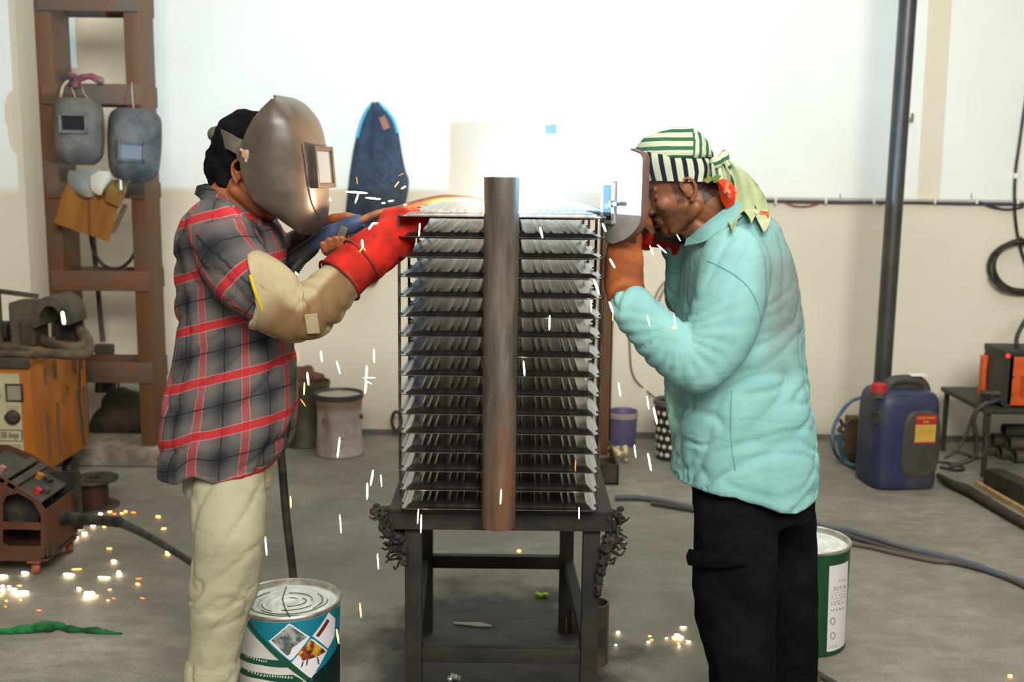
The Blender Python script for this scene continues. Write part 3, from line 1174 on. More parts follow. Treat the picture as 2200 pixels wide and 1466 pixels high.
# window frame and dark glass, standing proud of the front
mb = MB()
cF = hsolve(685, 360, HY) + V((0.002, 0, 0))
tilt = Matrix.Rotation(math.radians(-5), 3, 'Y')
fw, fh, fd = 0.118, 0.106, 0.036
for s_ in (-1, 1):
    mb.box(cF + tilt @ V((0, s_ * (fw / 2 - 0.006), 0)), (fd, 0.012, fh), tilt, 0.002)
    mb.box(cF + tilt @ V((0, 0, s_ * (fh / 2 - 0.006))), (fd, fw - 0.024, 0.012), tilt, 0.002)
mb.v = [RM @ v for v in mb.v]
wf = mb.build('window_frame', mat('black_fibre_frame', sc(52, 44, 40), 0.4, 0, sc(70, 58, 50), 20), helm)
mb = MB().box(cF + tilt @ V((fd / 2 - 0.007, 0, 0)), (0.004, fw - 0.026, fh - 0.026), tilt)
mb.v = [RM @ v for v in mb.v]
t = NT('window_glass')
t.set(col=(0.6, 0.6, 0.6), rough=0.12, metal=0.9)
mb.build('window_glass', t.m, helm, smooth=0)
# head band behind, and pivot knob on the near side
mb = MB()
bp = [P(545, 324, 2.757), P(518, 318, 2.766), P(494, 306, 2.784), P(474, 296, 2.822), P(463, 289, 2.88), P(476, 290, 2.936), P(504, 304, 2.978)]
bp = smooth_path(bp, 5)
rows = [[p + V((0, 0, -0.021)), p + V((0, 0, 0.0)), p + V((0, 0, 0.021))] for p in bp]
mb.grid(rows, 0.004)
mb.chain([P(472, 296, 2.85), P(463, 289, 2.88), P(470, 290, 2.91)], [0.013, 0.021, 0.013], 12)
mb.build('head_band', mat('grey_plastic_band', sc(112, 104, 92), 0.6, 0, sc(84, 76, 68), 20), helm, smooth=50)
mb = MB()
kn = P(533, 332, 2.762)
mb.lathe([(0.0, 0.0), (0.031, 0.0), (0.031, 0.006), (0.0, 0.007)], kn + V((0, 0.012, 0)), 24, axis=(0, -1, 0))
mb.build('pivot_washer', M_helm, helm, smooth=40)
mb = MB()
mb.lathe([(0.0, 0.0), (0.013, 0.0), (0.012, 0.018), (0.0, 0.019)], kn, 12, axis=(0, -1, 0))
for i in range(3):
    a_ = i * 2 * PI / 3 + 0.4
    mb.capsule(kn + V((math.cos(a_) * 0.006, -0.010, math.sin(a_) * 0.006)), kn + V((math.cos(a_) * 0.017, -0.014, math.sin(a_) * 0.017)), 0.006, 0.005, 8)
mb.build('pivot_knob', mat('worn_copper_knob', sc(176, 140, 116), 0.4, 0.3), helm, smooth=50)

# --- split-leather sleeve on the near arm
t = NT('split_leather')
a = t.noise(10, 6, 0.65)
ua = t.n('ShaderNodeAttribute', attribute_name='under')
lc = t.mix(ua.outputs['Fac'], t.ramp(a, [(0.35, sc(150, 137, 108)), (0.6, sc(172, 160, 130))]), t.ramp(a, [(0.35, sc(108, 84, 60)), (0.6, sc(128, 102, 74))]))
t.set(col=t.mix(t.ramp(t.noise(20, 5, 0.7), [(0.60, (0,) * 3), (0.74, (0.5,) * 3)]), lc, sc(84, 68, 50)), rough=0.95, spec=0.1)
t.bump(t.noise(190, 5, 0.7), 0.4, 0.0012)
M_leather = t.m
sg = [(560, 614, 2.652, 0.097), (590, 647, 2.645, 0.083), (625, 673, 2.645, 0.070), (655, 678, 2.65, 0.062), (688, 652, 2.67, 0.065), (715, 622, 2.70, 0.061), (740, 596, 2.735, 0.054)]
NS = 10
cc = smooth_path([P(a_, b_, Y_) for a_, b_, Y_, r in sg], NS)
mb = MB()
rings = []
m_ = len(cc)
rr = [sg[min(i // NS, 6)][3] + (sg[min(i // NS + 1, 6)][3] - sg[min(i // NS, 6)][3]) * (i % NS) / NS for i in range(m_)]
n_ = 56
for i in range(m_):
    d = (cc[min(i + 1, m_ - 1)] - cc[max(i - 1, 0)]).normalized()
    if i < NS:
        # the upper mouth is cut on the slant
        tgt = V((0.96, 0.05, 0.27)).normalized()
        d = (tgt * (1 - i / NS) + d * (i / NS)).normalized()
    a_ = (V((0, 1, 0)) - d * d.y).normalized()
    b_ = d.cross(a_)
    rings.append([])
    for j in range(n_):
        th = 2 * PI * j / n_
        k = i / (m_ - 1)
        wv = 0.016 * (abs(math.sin(k * 24 + 1.2 * math.sin(th * 2) + 0.8)) ** 0.6 - 0.65) * (math.exp(-((k - 0.56) / 0.17) ** 2) + 0.12)
        rad_ = rr[i] * (1 + 0.03 * math.sin(3 * th + k * 5)) + wv
        rings[-1].append(cc[i] + a_ * math.cos(th) * rad_ * 0.82 + b_ * math.sin(th) * rad_)
mb.loft(rings, caps=False)
sl = mb.mesh('leather_sleeve')
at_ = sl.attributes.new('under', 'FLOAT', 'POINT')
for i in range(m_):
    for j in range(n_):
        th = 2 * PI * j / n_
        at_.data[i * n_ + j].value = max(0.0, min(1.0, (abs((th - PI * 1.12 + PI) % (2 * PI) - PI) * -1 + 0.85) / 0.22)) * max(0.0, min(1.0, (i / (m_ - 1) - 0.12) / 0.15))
sl_o = put(sl, 'leather_sleeve', M_leather, LM, smooth=180)
so = sl_o.modifiers.new('thick', 'SOLIDIFY')
so.thickness = 0.004
so.offset = -1
mb = MB()
mb.tube([cc[0] + (rings[0][j % n_] - cc[0]) * 1.03 for j in range(n_ + 1)][int(n_ * 0.46):int(n_ * 0.70)], 0.0048, 8)
mb.build('yellow_piping', mat('yellow_piping', sc(196, 172, 40), 0.7), LM, smooth=60)['label'] = 'yellow piping on the sleeve edge'
mb = MB()
st = [P(668, 690, 2.60), P(676, 716, 2.61), P(680, 742, 2.62)]
mb.bar(P(668, 676, 2.588), P(674, 716, 2.60), 0.030, 0.006, up=(0, 1, 0))
mb.build('sleeve_strap', M_leather, LM, smooth=40)

# --- red leather gauntlet on the near hand
mb = MB()
gl = [(729, 603, 2.735, 0.062), (752, 580, 2.755, 0.063), (782, 556, 2.775, 0.063), (814, 534, 2.80, 0.061), (846, 512, 2.835, 0.058)]
gp = [P(a_, b_, Y_) for a_, b_, Y_, r in gl]
mb.tube(smooth_path(gp, 5), [r for *_, r in gl], 26)
mb.ball(gp[-1], 0.058, 16)
hand(mb, P(826, 520, 2.835), P(850, 470, 2.86) - P(826, 520, 2.835), V((0.55, 0.75, -0.30)), [(1.0, 1.0, 0.7), (1.05, 1.0, 0.7), (1.1, 1.05, 0.7), (1.15, 1.05, 0.7)], thumb_side=-1, s=0.98, fat=1.8, thumb_curl=0.5)
gv = fuse(mb, 0.0075, 4)
push(gv, lambda co, n: 0.005 * noise.noise(co * 16) + 0.0025 * noise.noise(co * 45))
# hollow cuff mouth: push the end cap inwards
e0, ed = gp[0], (gp[1] - gp[0]).normalized()
for v in gv.vertices:
    rel = v.co - e0
    if rel.dot(ed) < 0.006 and (rel - ed * rel.dot(ed)).length < 0.052:
        v.co += ed * 0.035
t = NT('red_welding_leather')
a = t.noise(12, 5, 0.65)
t.set(col=t.ramp(a, [(0.35, sc(122, 26, 18)), (0.6, sc(188, 36, 22))]), rough=0.8, spec=0.2)
t.bump(t.noise(170, 4), 0.3, 0.001)
M_redglove = t.m
put(gv, 'gauntlet', M_redglove, LM, smooth=180)
mb = MB()
mb.tube([e0 + (V((0, 1, 0)) - ed * ed.y).normalized() * math.cos(x_) * 0.0655 + ed.cross((V((0, 1, 0)) - ed * ed.y).normalized()) * math.sin(x_) * 0.0655 for x_ in [2 * PI * j / 30 for j in range(30)]], 0.0035, 8, closed=True)
g2 = smooth_path(gp, 5)[9]
gd = (gp[2] - gp[1]).normalized()
ga = (V((0, 1, 0)) - gd * gd.y).normalized()
gb = gd.cross(ga)
MB().tube([g2 + ga * math.cos(2 * PI * j / 30) * 0.0640 + gb * math.sin(2 * PI * j / 30) * 0.0640 for j in range(30)], 0.0026, 8, closed=True).build('glove_seam', mat('dark_glove_seam', sc(90, 30, 24), 0.8), LM, smooth=60)
mb.build('cuff_binding', mat('dark_red_binding', sc(96, 18, 14), 0.8), LM, smooth=60)

# ------------------------------------------------------------------ left welding torch (held, so a thing of its own)
th_ = [(632, 556, 2.965), (665, 530, 2.955), (700, 507, 2.945), (740, 489, 2.935), (778, 474, 2.93)]
tp = [P(*a_) for a_ in th_]
tor = thing('welding_torch', 'blue handled welding torch in the bare hand of the plaid welder', 'welding torch', tp[1])
M_blue = mat('blue_plastic_grip', sc(44, 62, 98), 0.45, 0, sc(60, 76, 108), 12)
MB().tube(smooth_path(tp[1:], 6), [0.017, 0.022, 0.025, 0.022, 0.024, 0.018], 18, flat=0.85).build('handle', M_blue, tor, smooth=60)
MB().tube(smooth_path([P(622, 566, 2.965), tp[0], P(668, 527, 2.955)], 5), [0.020, 0.024, 0.019], 16).build('rubber_boot', M_black_rubber, tor, smooth=60)
MB().box(P(736, 500, 2.905), (0.022, 0.012, 0.034), Matrix.Rotation(0.4, 3, 'Y'), 0.003).build('trigger', mat('grey_trigger', sc(86, 78, 74), 0.5), tor)
nk = [P(776, 474, 2.93), P(815, 458, 2.93), P(850, 451, 2.925), P(900, 436, 2.915), P(950, 426, 2.905), P(988, 427, 2.895), P(1022, 432, 2.895), P(1052, 440, 2.897)]
MB().tube(smooth_path(nk, 6), [0.011, 0.010, 0.0095, 0.009, 0.009, 0.0095, 0.0085], 12).build('swan_neck', mat('hot_brown_neck', sc(150, 104, 70), 0.5, 0.4, sc(110, 74, 50), 20), tor, smooth=60)
MB().tube([ARC + V((-0.060, -0.002, 0.050)), ARC + V((-0.050, -0.002, 0.036)), ARC + V((-0.018, 0, 0.006))], [0.010, 0.016, 0.0125], 20).build('gas_nozzle', M_chrome, tor, smooth=40)
# spring strain relief and cable down to the floor
sp0, sp1 = P(652, 545, 2.965), P(620, 598, 2.93)
pts = []
dv = (sp1 - sp0)
a_ = dv.normalized().orthogonal().normalized()
b_ = dv.normalized().cross(a_)
for i in range(150):
    th = i / 149 * 12 * 2 * PI
    r_ = 0.019 - 0.004 * i / 149
    pts.append(sp0 + dv * (i / 149) + a_ * math.cos(th) * r_ + b_ * math.sin(th) * r_)
MB().tube(pts, 0.0019, 6).build('strain_relief_spring', M_black_rubber, tor, smooth=60)
cb = [P(660, 538, 2.965), P(626, 588, 2.94), P(606, 640, 2.965), P(594, 760, 3.12), P(598, 900, 3.18), P(606, 1000, 3.19), P(616, 1120, 3.20), P(630, 1240, 3.24), V((P(640, 1300, 3.3).x, 3.3, 0.03)), V((P(640, 1300, 3.3).x + 0.1, 3.42, 0.012))]
MB().tube(smooth_path(cb, 8), 0.0125, 10).build('torch_cable', M_black_rubber, tor, smooth=60)

# ------------------------------------------------------------------ right welder
RMn = thing('person', 'welder in an aqua shirt, black trousers and striped headscarf behind a hand shield', 'person', V((P(1610, 1500, 2.9).x, 2.9, 0)))
Yr = 2.93
mb = MB()
torso(mb, [
    (1500, 492, 1598, 440, Yr, 0.075),
    (1484, 512, 1640, 452, Yr, 0.13),
    (1474, 545, 1668, 478, Yr, 0.185),
    (1468, 585, 1692, 540, Yr, 0.205),
    (1462, 640, 1712, 610, Yr, 0.20),
    (1446, 700, 1723, 680, Yr, 0.195),
    (1432, 760, 1725, 745, Yr, 0.195),
    (1427, 820, 1733, 810, Yr, 0.20),
    (1430, 880, 1743, 880, Yr, 0.205),
    (1440, 940, 1750, 940, Yr, 0.21),
    (1444, 985, 1754, 1000, Yr, 0.215),
    (1440, 1018, 1752, 1034, Yr, 0.215)])
arm_nr = [(1576, 560, 2.755, 0.090), (1572, 640, 2.715, 0.092), (1548, 720, 2.69, 0.085), (1510, 775, 2.68, 0.072), (1486, 783, 2.68, 0.066), (1440, 745, 2.69, 0.064), (1392, 698, 2.72, 0.058), (1352, 655, 2.755, 0.050)]
pr_ = limb(mb, arm_nr, 26, 6)
arm_fr = [(1540, 540, 3.11, 0.085), (1500, 620, 3.17, 0.07), (1470, 640, 3.17, 0.06), (1462, 570, 3.12, 0.05), (1450, 525, 3.07, 0.042)]
limb(mb, arm_fr, 20)
sh = fuse(mb, 0.008, 9)


crook = P(1452, 706, 2.64)


def fold_right(co, n):
    d = near_path(co, pr_)
    r = 0.008 * noise.noise(V((co.x * 5, co.y * 5, co.z * 3)))
    low_ = max(0.0, min(1.0, (1.30 - co.z) / 0.25))
    if d[0] > 0.10 or co.y > 2.80:
        r += crease(co, (0.88, 0.1, 0.42), 12, 1.5, 0.0095, 0.0, 6) * (0.25 + 0.75 * low_)
        r += crease(co, (0.80, 0.1, 0.15), 14, 1.8, 0.007, 5.0, 6) * low_
        r += crease(co, (0.15, 0.0, 1.0), 9, 1.4, 0.006, 8.0, 5)
    else:
        k = d[1]
        rel = co - crook
        dist = math.hypot(rel.x, rel.z)
        an = math.atan2(rel.z, rel.x)
        fan = math.exp(-((dist - 0.075) / 0.07) ** 2)
        r += 0.0085 * fan * (abs(math.sin(an * 11 + 2.5 * noise.noise(co * 8))) ** 0.6 - 0.65)
        ct = math.exp(-((k - 0.56) / 0.08) ** 2)
        r += crease(co, (0.5, 0.2, 0.8), 20, 4, 0.013, 2.0, 4) * ct
        r += crease(co, (0.35, 0.1, 1.0), 9, 1.6, 0.007, 6.0, 5) * (1 - fan)
    return r * (0.15 if n.z < -0.5 and co.z < 0.85 else 1.0)


push(sh, fold_right)
# front tail hangs short, back tail long
for v in sh.vertices:
    if v.co.z < 0.80:
        k = (v.co.x - P(1440, 1000, Yr).x) / (P(1752, 1000, Yr).x - P(1440, 1000, Yr).x)
        drop = -0.040 * math.exp(-((k - 0.72) / 0.25) ** 2) + 0.004 * noise.noise(v.co * 30)
        v.co.z += drop * max(0.0, min(1.0, (0.80 - v.co.z) / 0.08))
t = NT('aqua_cotton')
a = t.noise(7, 4, 0.6)
b = t.noise(5, 6, 0.7, stretch=(2.0, 1.0, 0.7))
c1 = t.ramp(a, [(0.35, sc(116, 166, 168)), (0.65, sc(132, 182, 183))])
# grey dirt rubbed into the upper back
ds = t.n('ShaderNodeVectorMath', operation='DISTANCE')
mp = t.n('ShaderNodeMapping')
mp.inputs['Scale'].default_value = (2.2, 0.4, 1.0)
t.l(t.tc.outputs['Object'], mp.inputs[0])
t.l(mp.outputs[0], ds.inputs[0])
bk = P(1690, 620, 2.80) - V((RMn.location))
ds.inputs[1].default_value = (bk.x * 2.2, bk.y * 0.4, bk.z)
dd = t.math('SUBTRACT', t.math('ADD', ds.outputs['Value'], t.math('MULTIPLY', b, 0.30)), 0.0)
dirt = t.ramp(dd, [(0.22, (0.85,) * 3), (0.42, (0,) * 3)])
t.set(col=t.mix(dirt, c1, sc(120, 130, 126)), rough=0.85, spec=0.2)
t.wrinkles(4.2, (0, 0.45, 0), (0.55, 1.0, 2.2), 0.26, 0.009)
M_aqua = t.m
shR = put(sh, 'shirt', M_aqua, RMn, smooth=180)
# collar, lying along the neck
mb = MB()
rows = []
cA = [P(1478, 512, 2.90), P(1500, 492, 2.845), P(1530, 468, 2.825), P(1560, 446, 2.84), P(1585, 432, 2.89), P(1590, 430, 2.95), P(1565, 446, 3.03), P(1520, 480, 3.04), P(1482, 510, 2.98)]
cB = [P(1470, 528, 2.87), P(1510, 520, 2.80), P(1545, 500, 2.785), P(1580, 476, 2.80), P(1606, 456, 2.87), P(1610, 452, 2.97), P(1580, 470, 3.07), P(1530, 505, 3.08), P(1478, 526, 3.0)]
A_, B_ = smooth_path(cA, 4), smooth_path(cB, 4)
for p, q in zip(A_, B_):
    rows.append([p + V((0, 0, -0.02)), p, (p + q) / 2 + V((0, -0.004, 0.010)), q])
mb.grid(rows, 0.004)
mb.build('collar', M_aqua, RMn, smooth=60)
# shoulder and side seams follow the cloth
bvs = BVHTree.FromPolygons([v.co + ORG[shR.name] for v in sh.vertices], [list(p.vertices) for p in sh.polygons])


def drape(pxs, off=0.0008, k=2, bvh=None):
    out = []
    pxs = [(q.x, q.y) for q in smooth_path([V((a_, b_, 0)) for a_, b_ in pxs], 6)]
    for a_, b_ in pxs:
        d = ray(a_, b_).normalized()
        h_ = (bvh or bvs).ray_cast(CAMP, d)
        if h_[0]:
            out.append(h_[0] - d * off)
    return smooth_path(out, k)


M_seam = mat('aqua_seam', sc(96, 158, 156), 0.9)
for nm, ps in (('shoulder_seam', [(1520, 560), (1545, 572), (1580, 592), (1610, 620), (1628, 655), (1636, 690)]), ('side_seam', [(1572, 840), (1570, 900), (1572, 960), (1580, 1010)])):
    pp = drape(ps)
    if len(pp) > 3:
        MB().tube(pp, 0.0017, 6).build(nm, M_seam, RMn, smooth=60)
# --- trousers
mb = MB()
torso(mb, [(1486, 990, 1742, 990, 2.93, 0.165), (1488, 1040, 1744, 1040, 2.93, 0.165), (1490, 1100, 1742, 1100, 2.92, 0.160)])
legN2 = [(1578, 1030, 2.87, 0.105), (1580, 1100, 2.84, 0.112), (1580, 1180, 2.825, 0.113), (1578, 1250, 2.81, 0.113), (1580, 1320, 2.81, 0.111), (1588, 1380, 2.81, 0.098), (1594, 1430, 2.81, 0.090), (1596, 1540, 2.81, 0.088)]
legF2 = [(1672, 1030, 3.00, 0.105), (1680, 1100, 3.02, 0.095), (1690, 1180, 3.03, 0.088), (1694, 1250, 3.04, 0.084), (1696, 1320, 3.04, 0.082), (1698, 1400, 3.04, 0.080), (1698, 1470, 3.04, 0.080), (1698, 1500, 3.04, 0.080)]
limb(mb, legN2, 24)
limb(mb, legF2, 24)
tr = fuse(mb, 0.012, 6)


def fold_tr2(co, n):
    return 0.009 * (abs(noise.noise(V((co.x * 9 + co.z * 2, co.y * 9, co.z * 4 - co.x * 2)))) - 0.2) + 0.003 * noise.noise(co * 24)


push(tr, fold_tr2)
put(tr, 'trousers', M_black_cloth, RMn, smooth=180)
mb = MB()
mb.grid([[P(1484, 1182, 2.84), P(1510, 1186, 2.735), P(1550, 1192, 2.70), P(1602, 1196, 2.70)],
         [P(1478, 1196, 2.83), P(1508, 1202, 2.725), P(1550, 1206, 2.692), P(1603, 1205, 2.695)],
         [P(1482, 1213, 2.83), P(1510, 1218, 2.728), P(1550, 1218, 2.698), P(1602, 1212, 2.70)]], 0.006)
mb.build('cargo_pocket_flap', M_black_cloth, RMn, smooth=60)
for px_, Y_ in ((1600, 2.81), (1700, 3.04)):
    q = P(px_, 1480, Y_)
    shoe('shoe', M_shoe, RMn, V((q.x + 0.03, Y_, 0.0)), (-1, -0.15, 0))
# --- body
mb = MB()
tl = 0.40
hoR = P(1462, 408, Yr)
F_, U_ = V((-math.cos(tl), -0.02, -math.sin(tl))), V((-math.sin(tl), 0, math.cos(tl)))
qR, MR = head(mb, hoR, F_, U_)
ear(mb, qR, 1)
ear(mb, qR, -1)
mb.chain([qR(-0.03, 0, -0.035), P(1545, 452, Yr), P(1568, 500, Yr)], [0.066, 0.068, 0.09], 20)
mb.capsule(qR(0.01, 0, -0.08), P(1515, 500, Yr), 0.042, 0.05, 16)
mb.loft([sring(P(1505, 530, Yr), P(1660, 520, Yr), Yr, 0.14), sring(P(1480, 680, Yr), P(1690, 680, Yr), Yr, 0.14), sring(P(1460, 850, Yr), P(1700, 850, Yr), Yr, 0.15), sring(P(1500, 1060, 2.92), P(1710, 1060, 2.92), 2.92, 0.13)])
for pth in (legN2, legF2):
    mb.chain([P(a_, b_, Y_) for a_, b_, Y_, r in pth], [r * 0.70 for *_, r in pth], 14)
mb.chain([P(a_, b_, Y_) for a_, b_, Y_, r in arm_nr], [r * 0.60 for *_, r in arm_nr], 14)
mb.chain([P(a_, b_, Y_) for a_, b_, Y_, r in arm_fr], [r * 0.62 for *_, r in arm_fr], 14)
mb.capsule(P(1352, 655, 2.735), P(1344, 575, 2.86), 0.028, 0.026, 12)
hand(mb, P(1344, 560, 2.895), V((0.10, 0.16, 1)), V((0.9, 0.35, 0)), [(0.9, 1.0, 0.8)] * 4, thumb_side=1, s=0.96)
mb.capsule(P(1450, 525, 3.07), P(1440, 508, 3.06), 0.027, 0.025, 12)
hand(mb, P(1440, 508, 3.06), P(1390, 495, 3.05) - P(1440, 508, 3.06), V((0, -1, -0.3)), [(1.1, 1.1, 0.8)] * 4, thumb_side=1, s=0.94)
body = fuse(mb, 0.0033, 4)
t = NT('brown_skin_stubble')
a = t.noise(16, 4, 0.6)
c1 = t.ramp(a, [(0.35, sc(138, 88, 58)), (0.62, sc(122, 76, 50))])
org = RMn.location
# beard shadow on the jaw and sideburn, hair at the nape: colour of the skin itself
att = body.attributes.new('stubble', 'FLOAT', 'POINT')
Mi = MR.transposed()
for i, v in enumerate(body.vertices):
    l_ = Mi @ (v.co - hoR)
    f, s_, u_ = l_
    k = 0.0
    if -0.11 < f < 0.13 and abs(s_) < 0.1:
        k = max(k, max(0.0, min(1.0, (-0.030 - u_ + 0.35 * (f - 0.02)) / 0.022)) * max(0.0, min(1.0, (f + 0.006) / 0.02)) * 0.75 if u_ > -0.125 else 0)
        if 0.008 < f < 0.030 and -0.03 < u_ < 0.045:
            k = max(k, 0.8)
        if f < -0.035 and u_ > -0.055 - 0.35 * (f + 0.035):
            k = max(k, 1.0)
        if 0.070 < f and abs(s_) > 0.008 and abs(s_) < 0.052 and 0.026 < u_ < 0.040:
            k = 1.0
    att.data[i].value = k
sa = t.n('ShaderNodeAttribute', attribute_name='stubble')
fac = t.math('MULTIPLY', sa.outputs['Fac'], t.ramp(t.noise(240, 2), [(0.3, (0.55,) * 3), (0.6, (1,) * 3)]))
t.set(col=t.mix(fac, c1, sc(34, 24, 20)), rough=0.48, spec=0.4)
t.bump(t.noise(170, 3), 0.12, 0.0008)
put(body, 'body', t.m, RMn, smooth=180)
# closed lids / eyes
M_eye = mat('eye_white', (0.72, 0.70, 0.66), 0.25)
M_iris = mat('dark_iris', (0.02, 0.012, 0.008), 0.2)
for s_ in (-1, 1):
    e = MB().ball(qR(0.0665, s_ * 0.031, 0.008), (0.0125, 0.0150, 0.0115), 16, MR).build('eyelid', M_skin, RMn, smooth=180)
    MB().tube(smooth_path([qR(0.0755, s_ * 0.017, 0.003), qR(0.0795, s_ * 0.026, 0.001), qR(0.0775, s_ * 0.036, 0.001), qR(0.0705, s_ * 0.045, 0.004)], 4), 0.0013, 6).build('eyelashes', M_black_cloth, e, smooth=60)

# --- headscarf: striped band, green striped crown, knot and hanging floral tail
def hrow(u_, fr, bk, hw, shift=0.0, n=48, f0=0.0):
    out = []
    for j in range(n):
        a_ = 2 * PI * j / n
        ca, sa = math.cos(a_), math.sin(a_)
        rf = fr if ca > 0 else bk
        out.append(qR(f0 + ca * rf, sa * hw, u_ + shift * ca))
    return out


mb = MB()
b_rows = [hrow(0.024, 0.100, 0.102, 0.085, 0.044), hrow(0.048, 0.102, 0.106, 0.088, 0.044), hrow(0.074, 0.100, 0.107, 0.090, 0.046), hrow(0.096, 0.094, 0.102, 0.087, 0.048), hrow(0.100, 0.088, 0.096, 0.082, 0.048), hrow(0.090, 0.084, 0.092, 0.078, 0.048)]
mb.loft(b_rows, caps=False)
bm_ = mb.mesh('scarf_band')
at_ = bm_.attributes.new('cloth_uv', 'FLOAT_VECTOR', 'POINT')
for i, v in enumerate(bm_.vertices):
    l_ = Mi @ (v.co - hoR)
    at_.data[i].vector = (math.atan2(l_.y, l_.x), l_.z, 0)
push(bm_, lambda co, n: 0.002 * noise.noise(co * 30))
t = NT('navy_striped_cotton')
at = t.n('ShaderNodeAttribute', attribute_name='cloth_uv')
sp = t.n('ShaderNodeSeparateXYZ')
t.l(at.outputs['Vector'], sp.inputs[0])
zig = t.math('MULTIPLY', t.math('SUBTRACT', t.math('MULTIPLY', t.math('ABSOLUTE', t.math('SUBTRACT', sp.outputs[1], 0.030)), 2.0), t.math('MULTIPLY', sp.outputs[1], 4.2)), 1.0)
fr = t.math('FRACT', t.math('ADD', t.math('DIVIDE', t.math('ADD', sp.outputs[0], zig), 0.335), 10.0))
t.set(col=t.ramp(fr, [(0.0, sc(184, 194, 172)), (0.54, sc(184, 194, 172)), (0.58, sc(30, 30, 48)), (0.96, sc(30, 30, 48)), (1.0, sc(184, 194, 172))]), rough=0.9, spec=0.1)
t.bump(t.noise(400, 2), 0.2, 0.0005)
put(bm_, 'scarf_band', t.m, RMn, smooth=180)
mb = MB()
c_rows = []
for i in range(13):
    k = i / 12
    a_ = k * PI / 2
    c_rows.append(hrow(0.086 + 0.072 * math.sin(a_), 0.084 * math.cos(a_) ** 0.75 + 0.002, 0.108 * math.cos(a_) ** 0.75 + 0.002, 0.088 * math.cos(a_) ** 0.75 + 0.002, 0.040 * (1 - k), f0=-0.030 * k))
mb.loft(c_rows)
cm = mb.mesh('scarf_crown')
kn_p = qR(-0.112, -0.0, 0.052)
push(cm, lambda co, n: 0.004 * noise.noise(co * 14) + 0.003 * math.sin(math.atan2((co - kn_p).y * 1.0, (co - kn_p).z + 1e-6) * 16))
at_ = cm.attributes.new('cloth_uv', 'FLOAT_VECTOR', 'POINT')
for i, v in enumerate(cm.vertices):
    l_ = Mi @ (v.co - hoR)
    at_.data[i].vector = (l_.x, l_.y, l_.z)
t = NT('green_striped_cotton')
at = t.n('ShaderNodeAttribute', attribute_name='cloth_uv')
sp = t.n('ShaderNodeSeparateXYZ')
t.l(at.outputs['Vector'], sp.inputs[0])
warp = t.math('MULTIPLY', t.math('SUBTRACT', t.noise(11, 2), 0.5), 0.012)
q1 = t.math('ADD', t.math('SUBTRACT', sp.outputs[2], t.math('MULTIPLY', sp.outputs[0], 0.40)), warp)
q2 = t.math('ADD', t.math('SUBTRACT', sp.outputs[0], t.math('MULTIPLY', sp.outputs[2], -0.55)), warp)
isb = t.math('LESS_THAN', t.math('ADD', sp.outputs[0], t.math('MULTIPLY', sp.outputs[2], 0.5)), -0.010)
qq = t.math('ADD', t.math('MULTIPLY', isb, q2), t.math('MULTIPLY', t.math('SUBTRACT', 1.0, isb), q1))
fr = t.math('FRACT', t.math('ADD', t.math('DIVIDE', qq, 0.0245), 10.0))
t.set(col=t.ramp(fr, [(0.0, sc(186, 196, 170)), (0.52, sc(186, 196, 170)), (0.58, sc(52, 98, 78)), (0.95, sc(52, 98, 78)), (1.0, sc(186, 196, 170))]), rough=0.9, spec=0.1)
t.bump(t.noise(400, 2), 0.2, 0.0005)
M_green_stripe = t.m
put(cm, 'scarf_crown', M_green_stripe, RMn, smooth=180)
mb = MB()
kp = P(1551, 352, Yr - 0.03)
mb.capsule(P(1538, 350, Yr - 0.07), kp, 0.016, 0.018, 12)
mb.capsule(kp, P(1558, 330, Yr), 0.018, 0.012, 12)
mb.ball(kp + V((0.005, -0.01, -0.005)), (0.022, 0.024, 0.020), 12)
km = fuse(mb, 0.005, 2)
push(km, lambda co, n: 0.004 * noise.noise(co * 50))
at_ = km.attributes.new('cloth_uv', 'FLOAT_VECTOR', 'POINT')
for i, v in enumerate(km.vertices):
    at_.data[i].vector = (v.co.x, v.co.y, v.co.z)
put(km, 'scarf_knot', M_green_stripe, RMn, smooth=180)
# tail: pale green cotton with red blooms, burnt at its lower edge
t = NT('floral_tail_cotton')
vo = t.n('ShaderNodeTexVoronoi')
vo.inputs['Scale'].default_value = 9.0
t.l(t.tc.outputs['Object'], vo.inputs['Vector'])
wob = t.math('ADD', vo.outputs['Distance'], t.math('MULTIPLY', t.noise(60, 3), 0.3))
fl = t.ramp(wob, [(0.36, (0,) * 3), (0.40, (0,) * 3)])
a = t.noise(14, 5, 0.6)
b_ = t.noise(24, 5, 0.7)
c1 = t.ramp(a, [(0.4, sc(178, 188, 150)), (0.66, sc(158, 170, 132))])
c2 = t.mix(t.ramp(b_, [(0.60, (0,) * 3), (0.70, (0.8,) * 3)]), c1, sc(96, 78, 56))
t.set(col=c2, rough=0.9, spec=0.1)
M_tail = t.m
M_bloom = mat('red_bloom_print', sc(212, 62, 34), 0.85, 0, sc(236, 170, 140), 34, (0.52, 0.66), spec=0.1)
M_leafp = mat('olive_leaf_print', sc(150, 142, 58), 0.85, 0, sc(90, 120, 70), 30, spec=0.1)


def lift(p, gap=0.010):
    """keep a cloth point in front of the shirt"""
    d_ = (p - CAMP)
    L_ = d_.length
    d_ = d_ / L_
    h_ = bvs.ray_cast(CAMP, d_)
    if h_[0] and h_[3] - gap < L_:
        return CAMP + d_ * (h_[3] - gap)
    return p


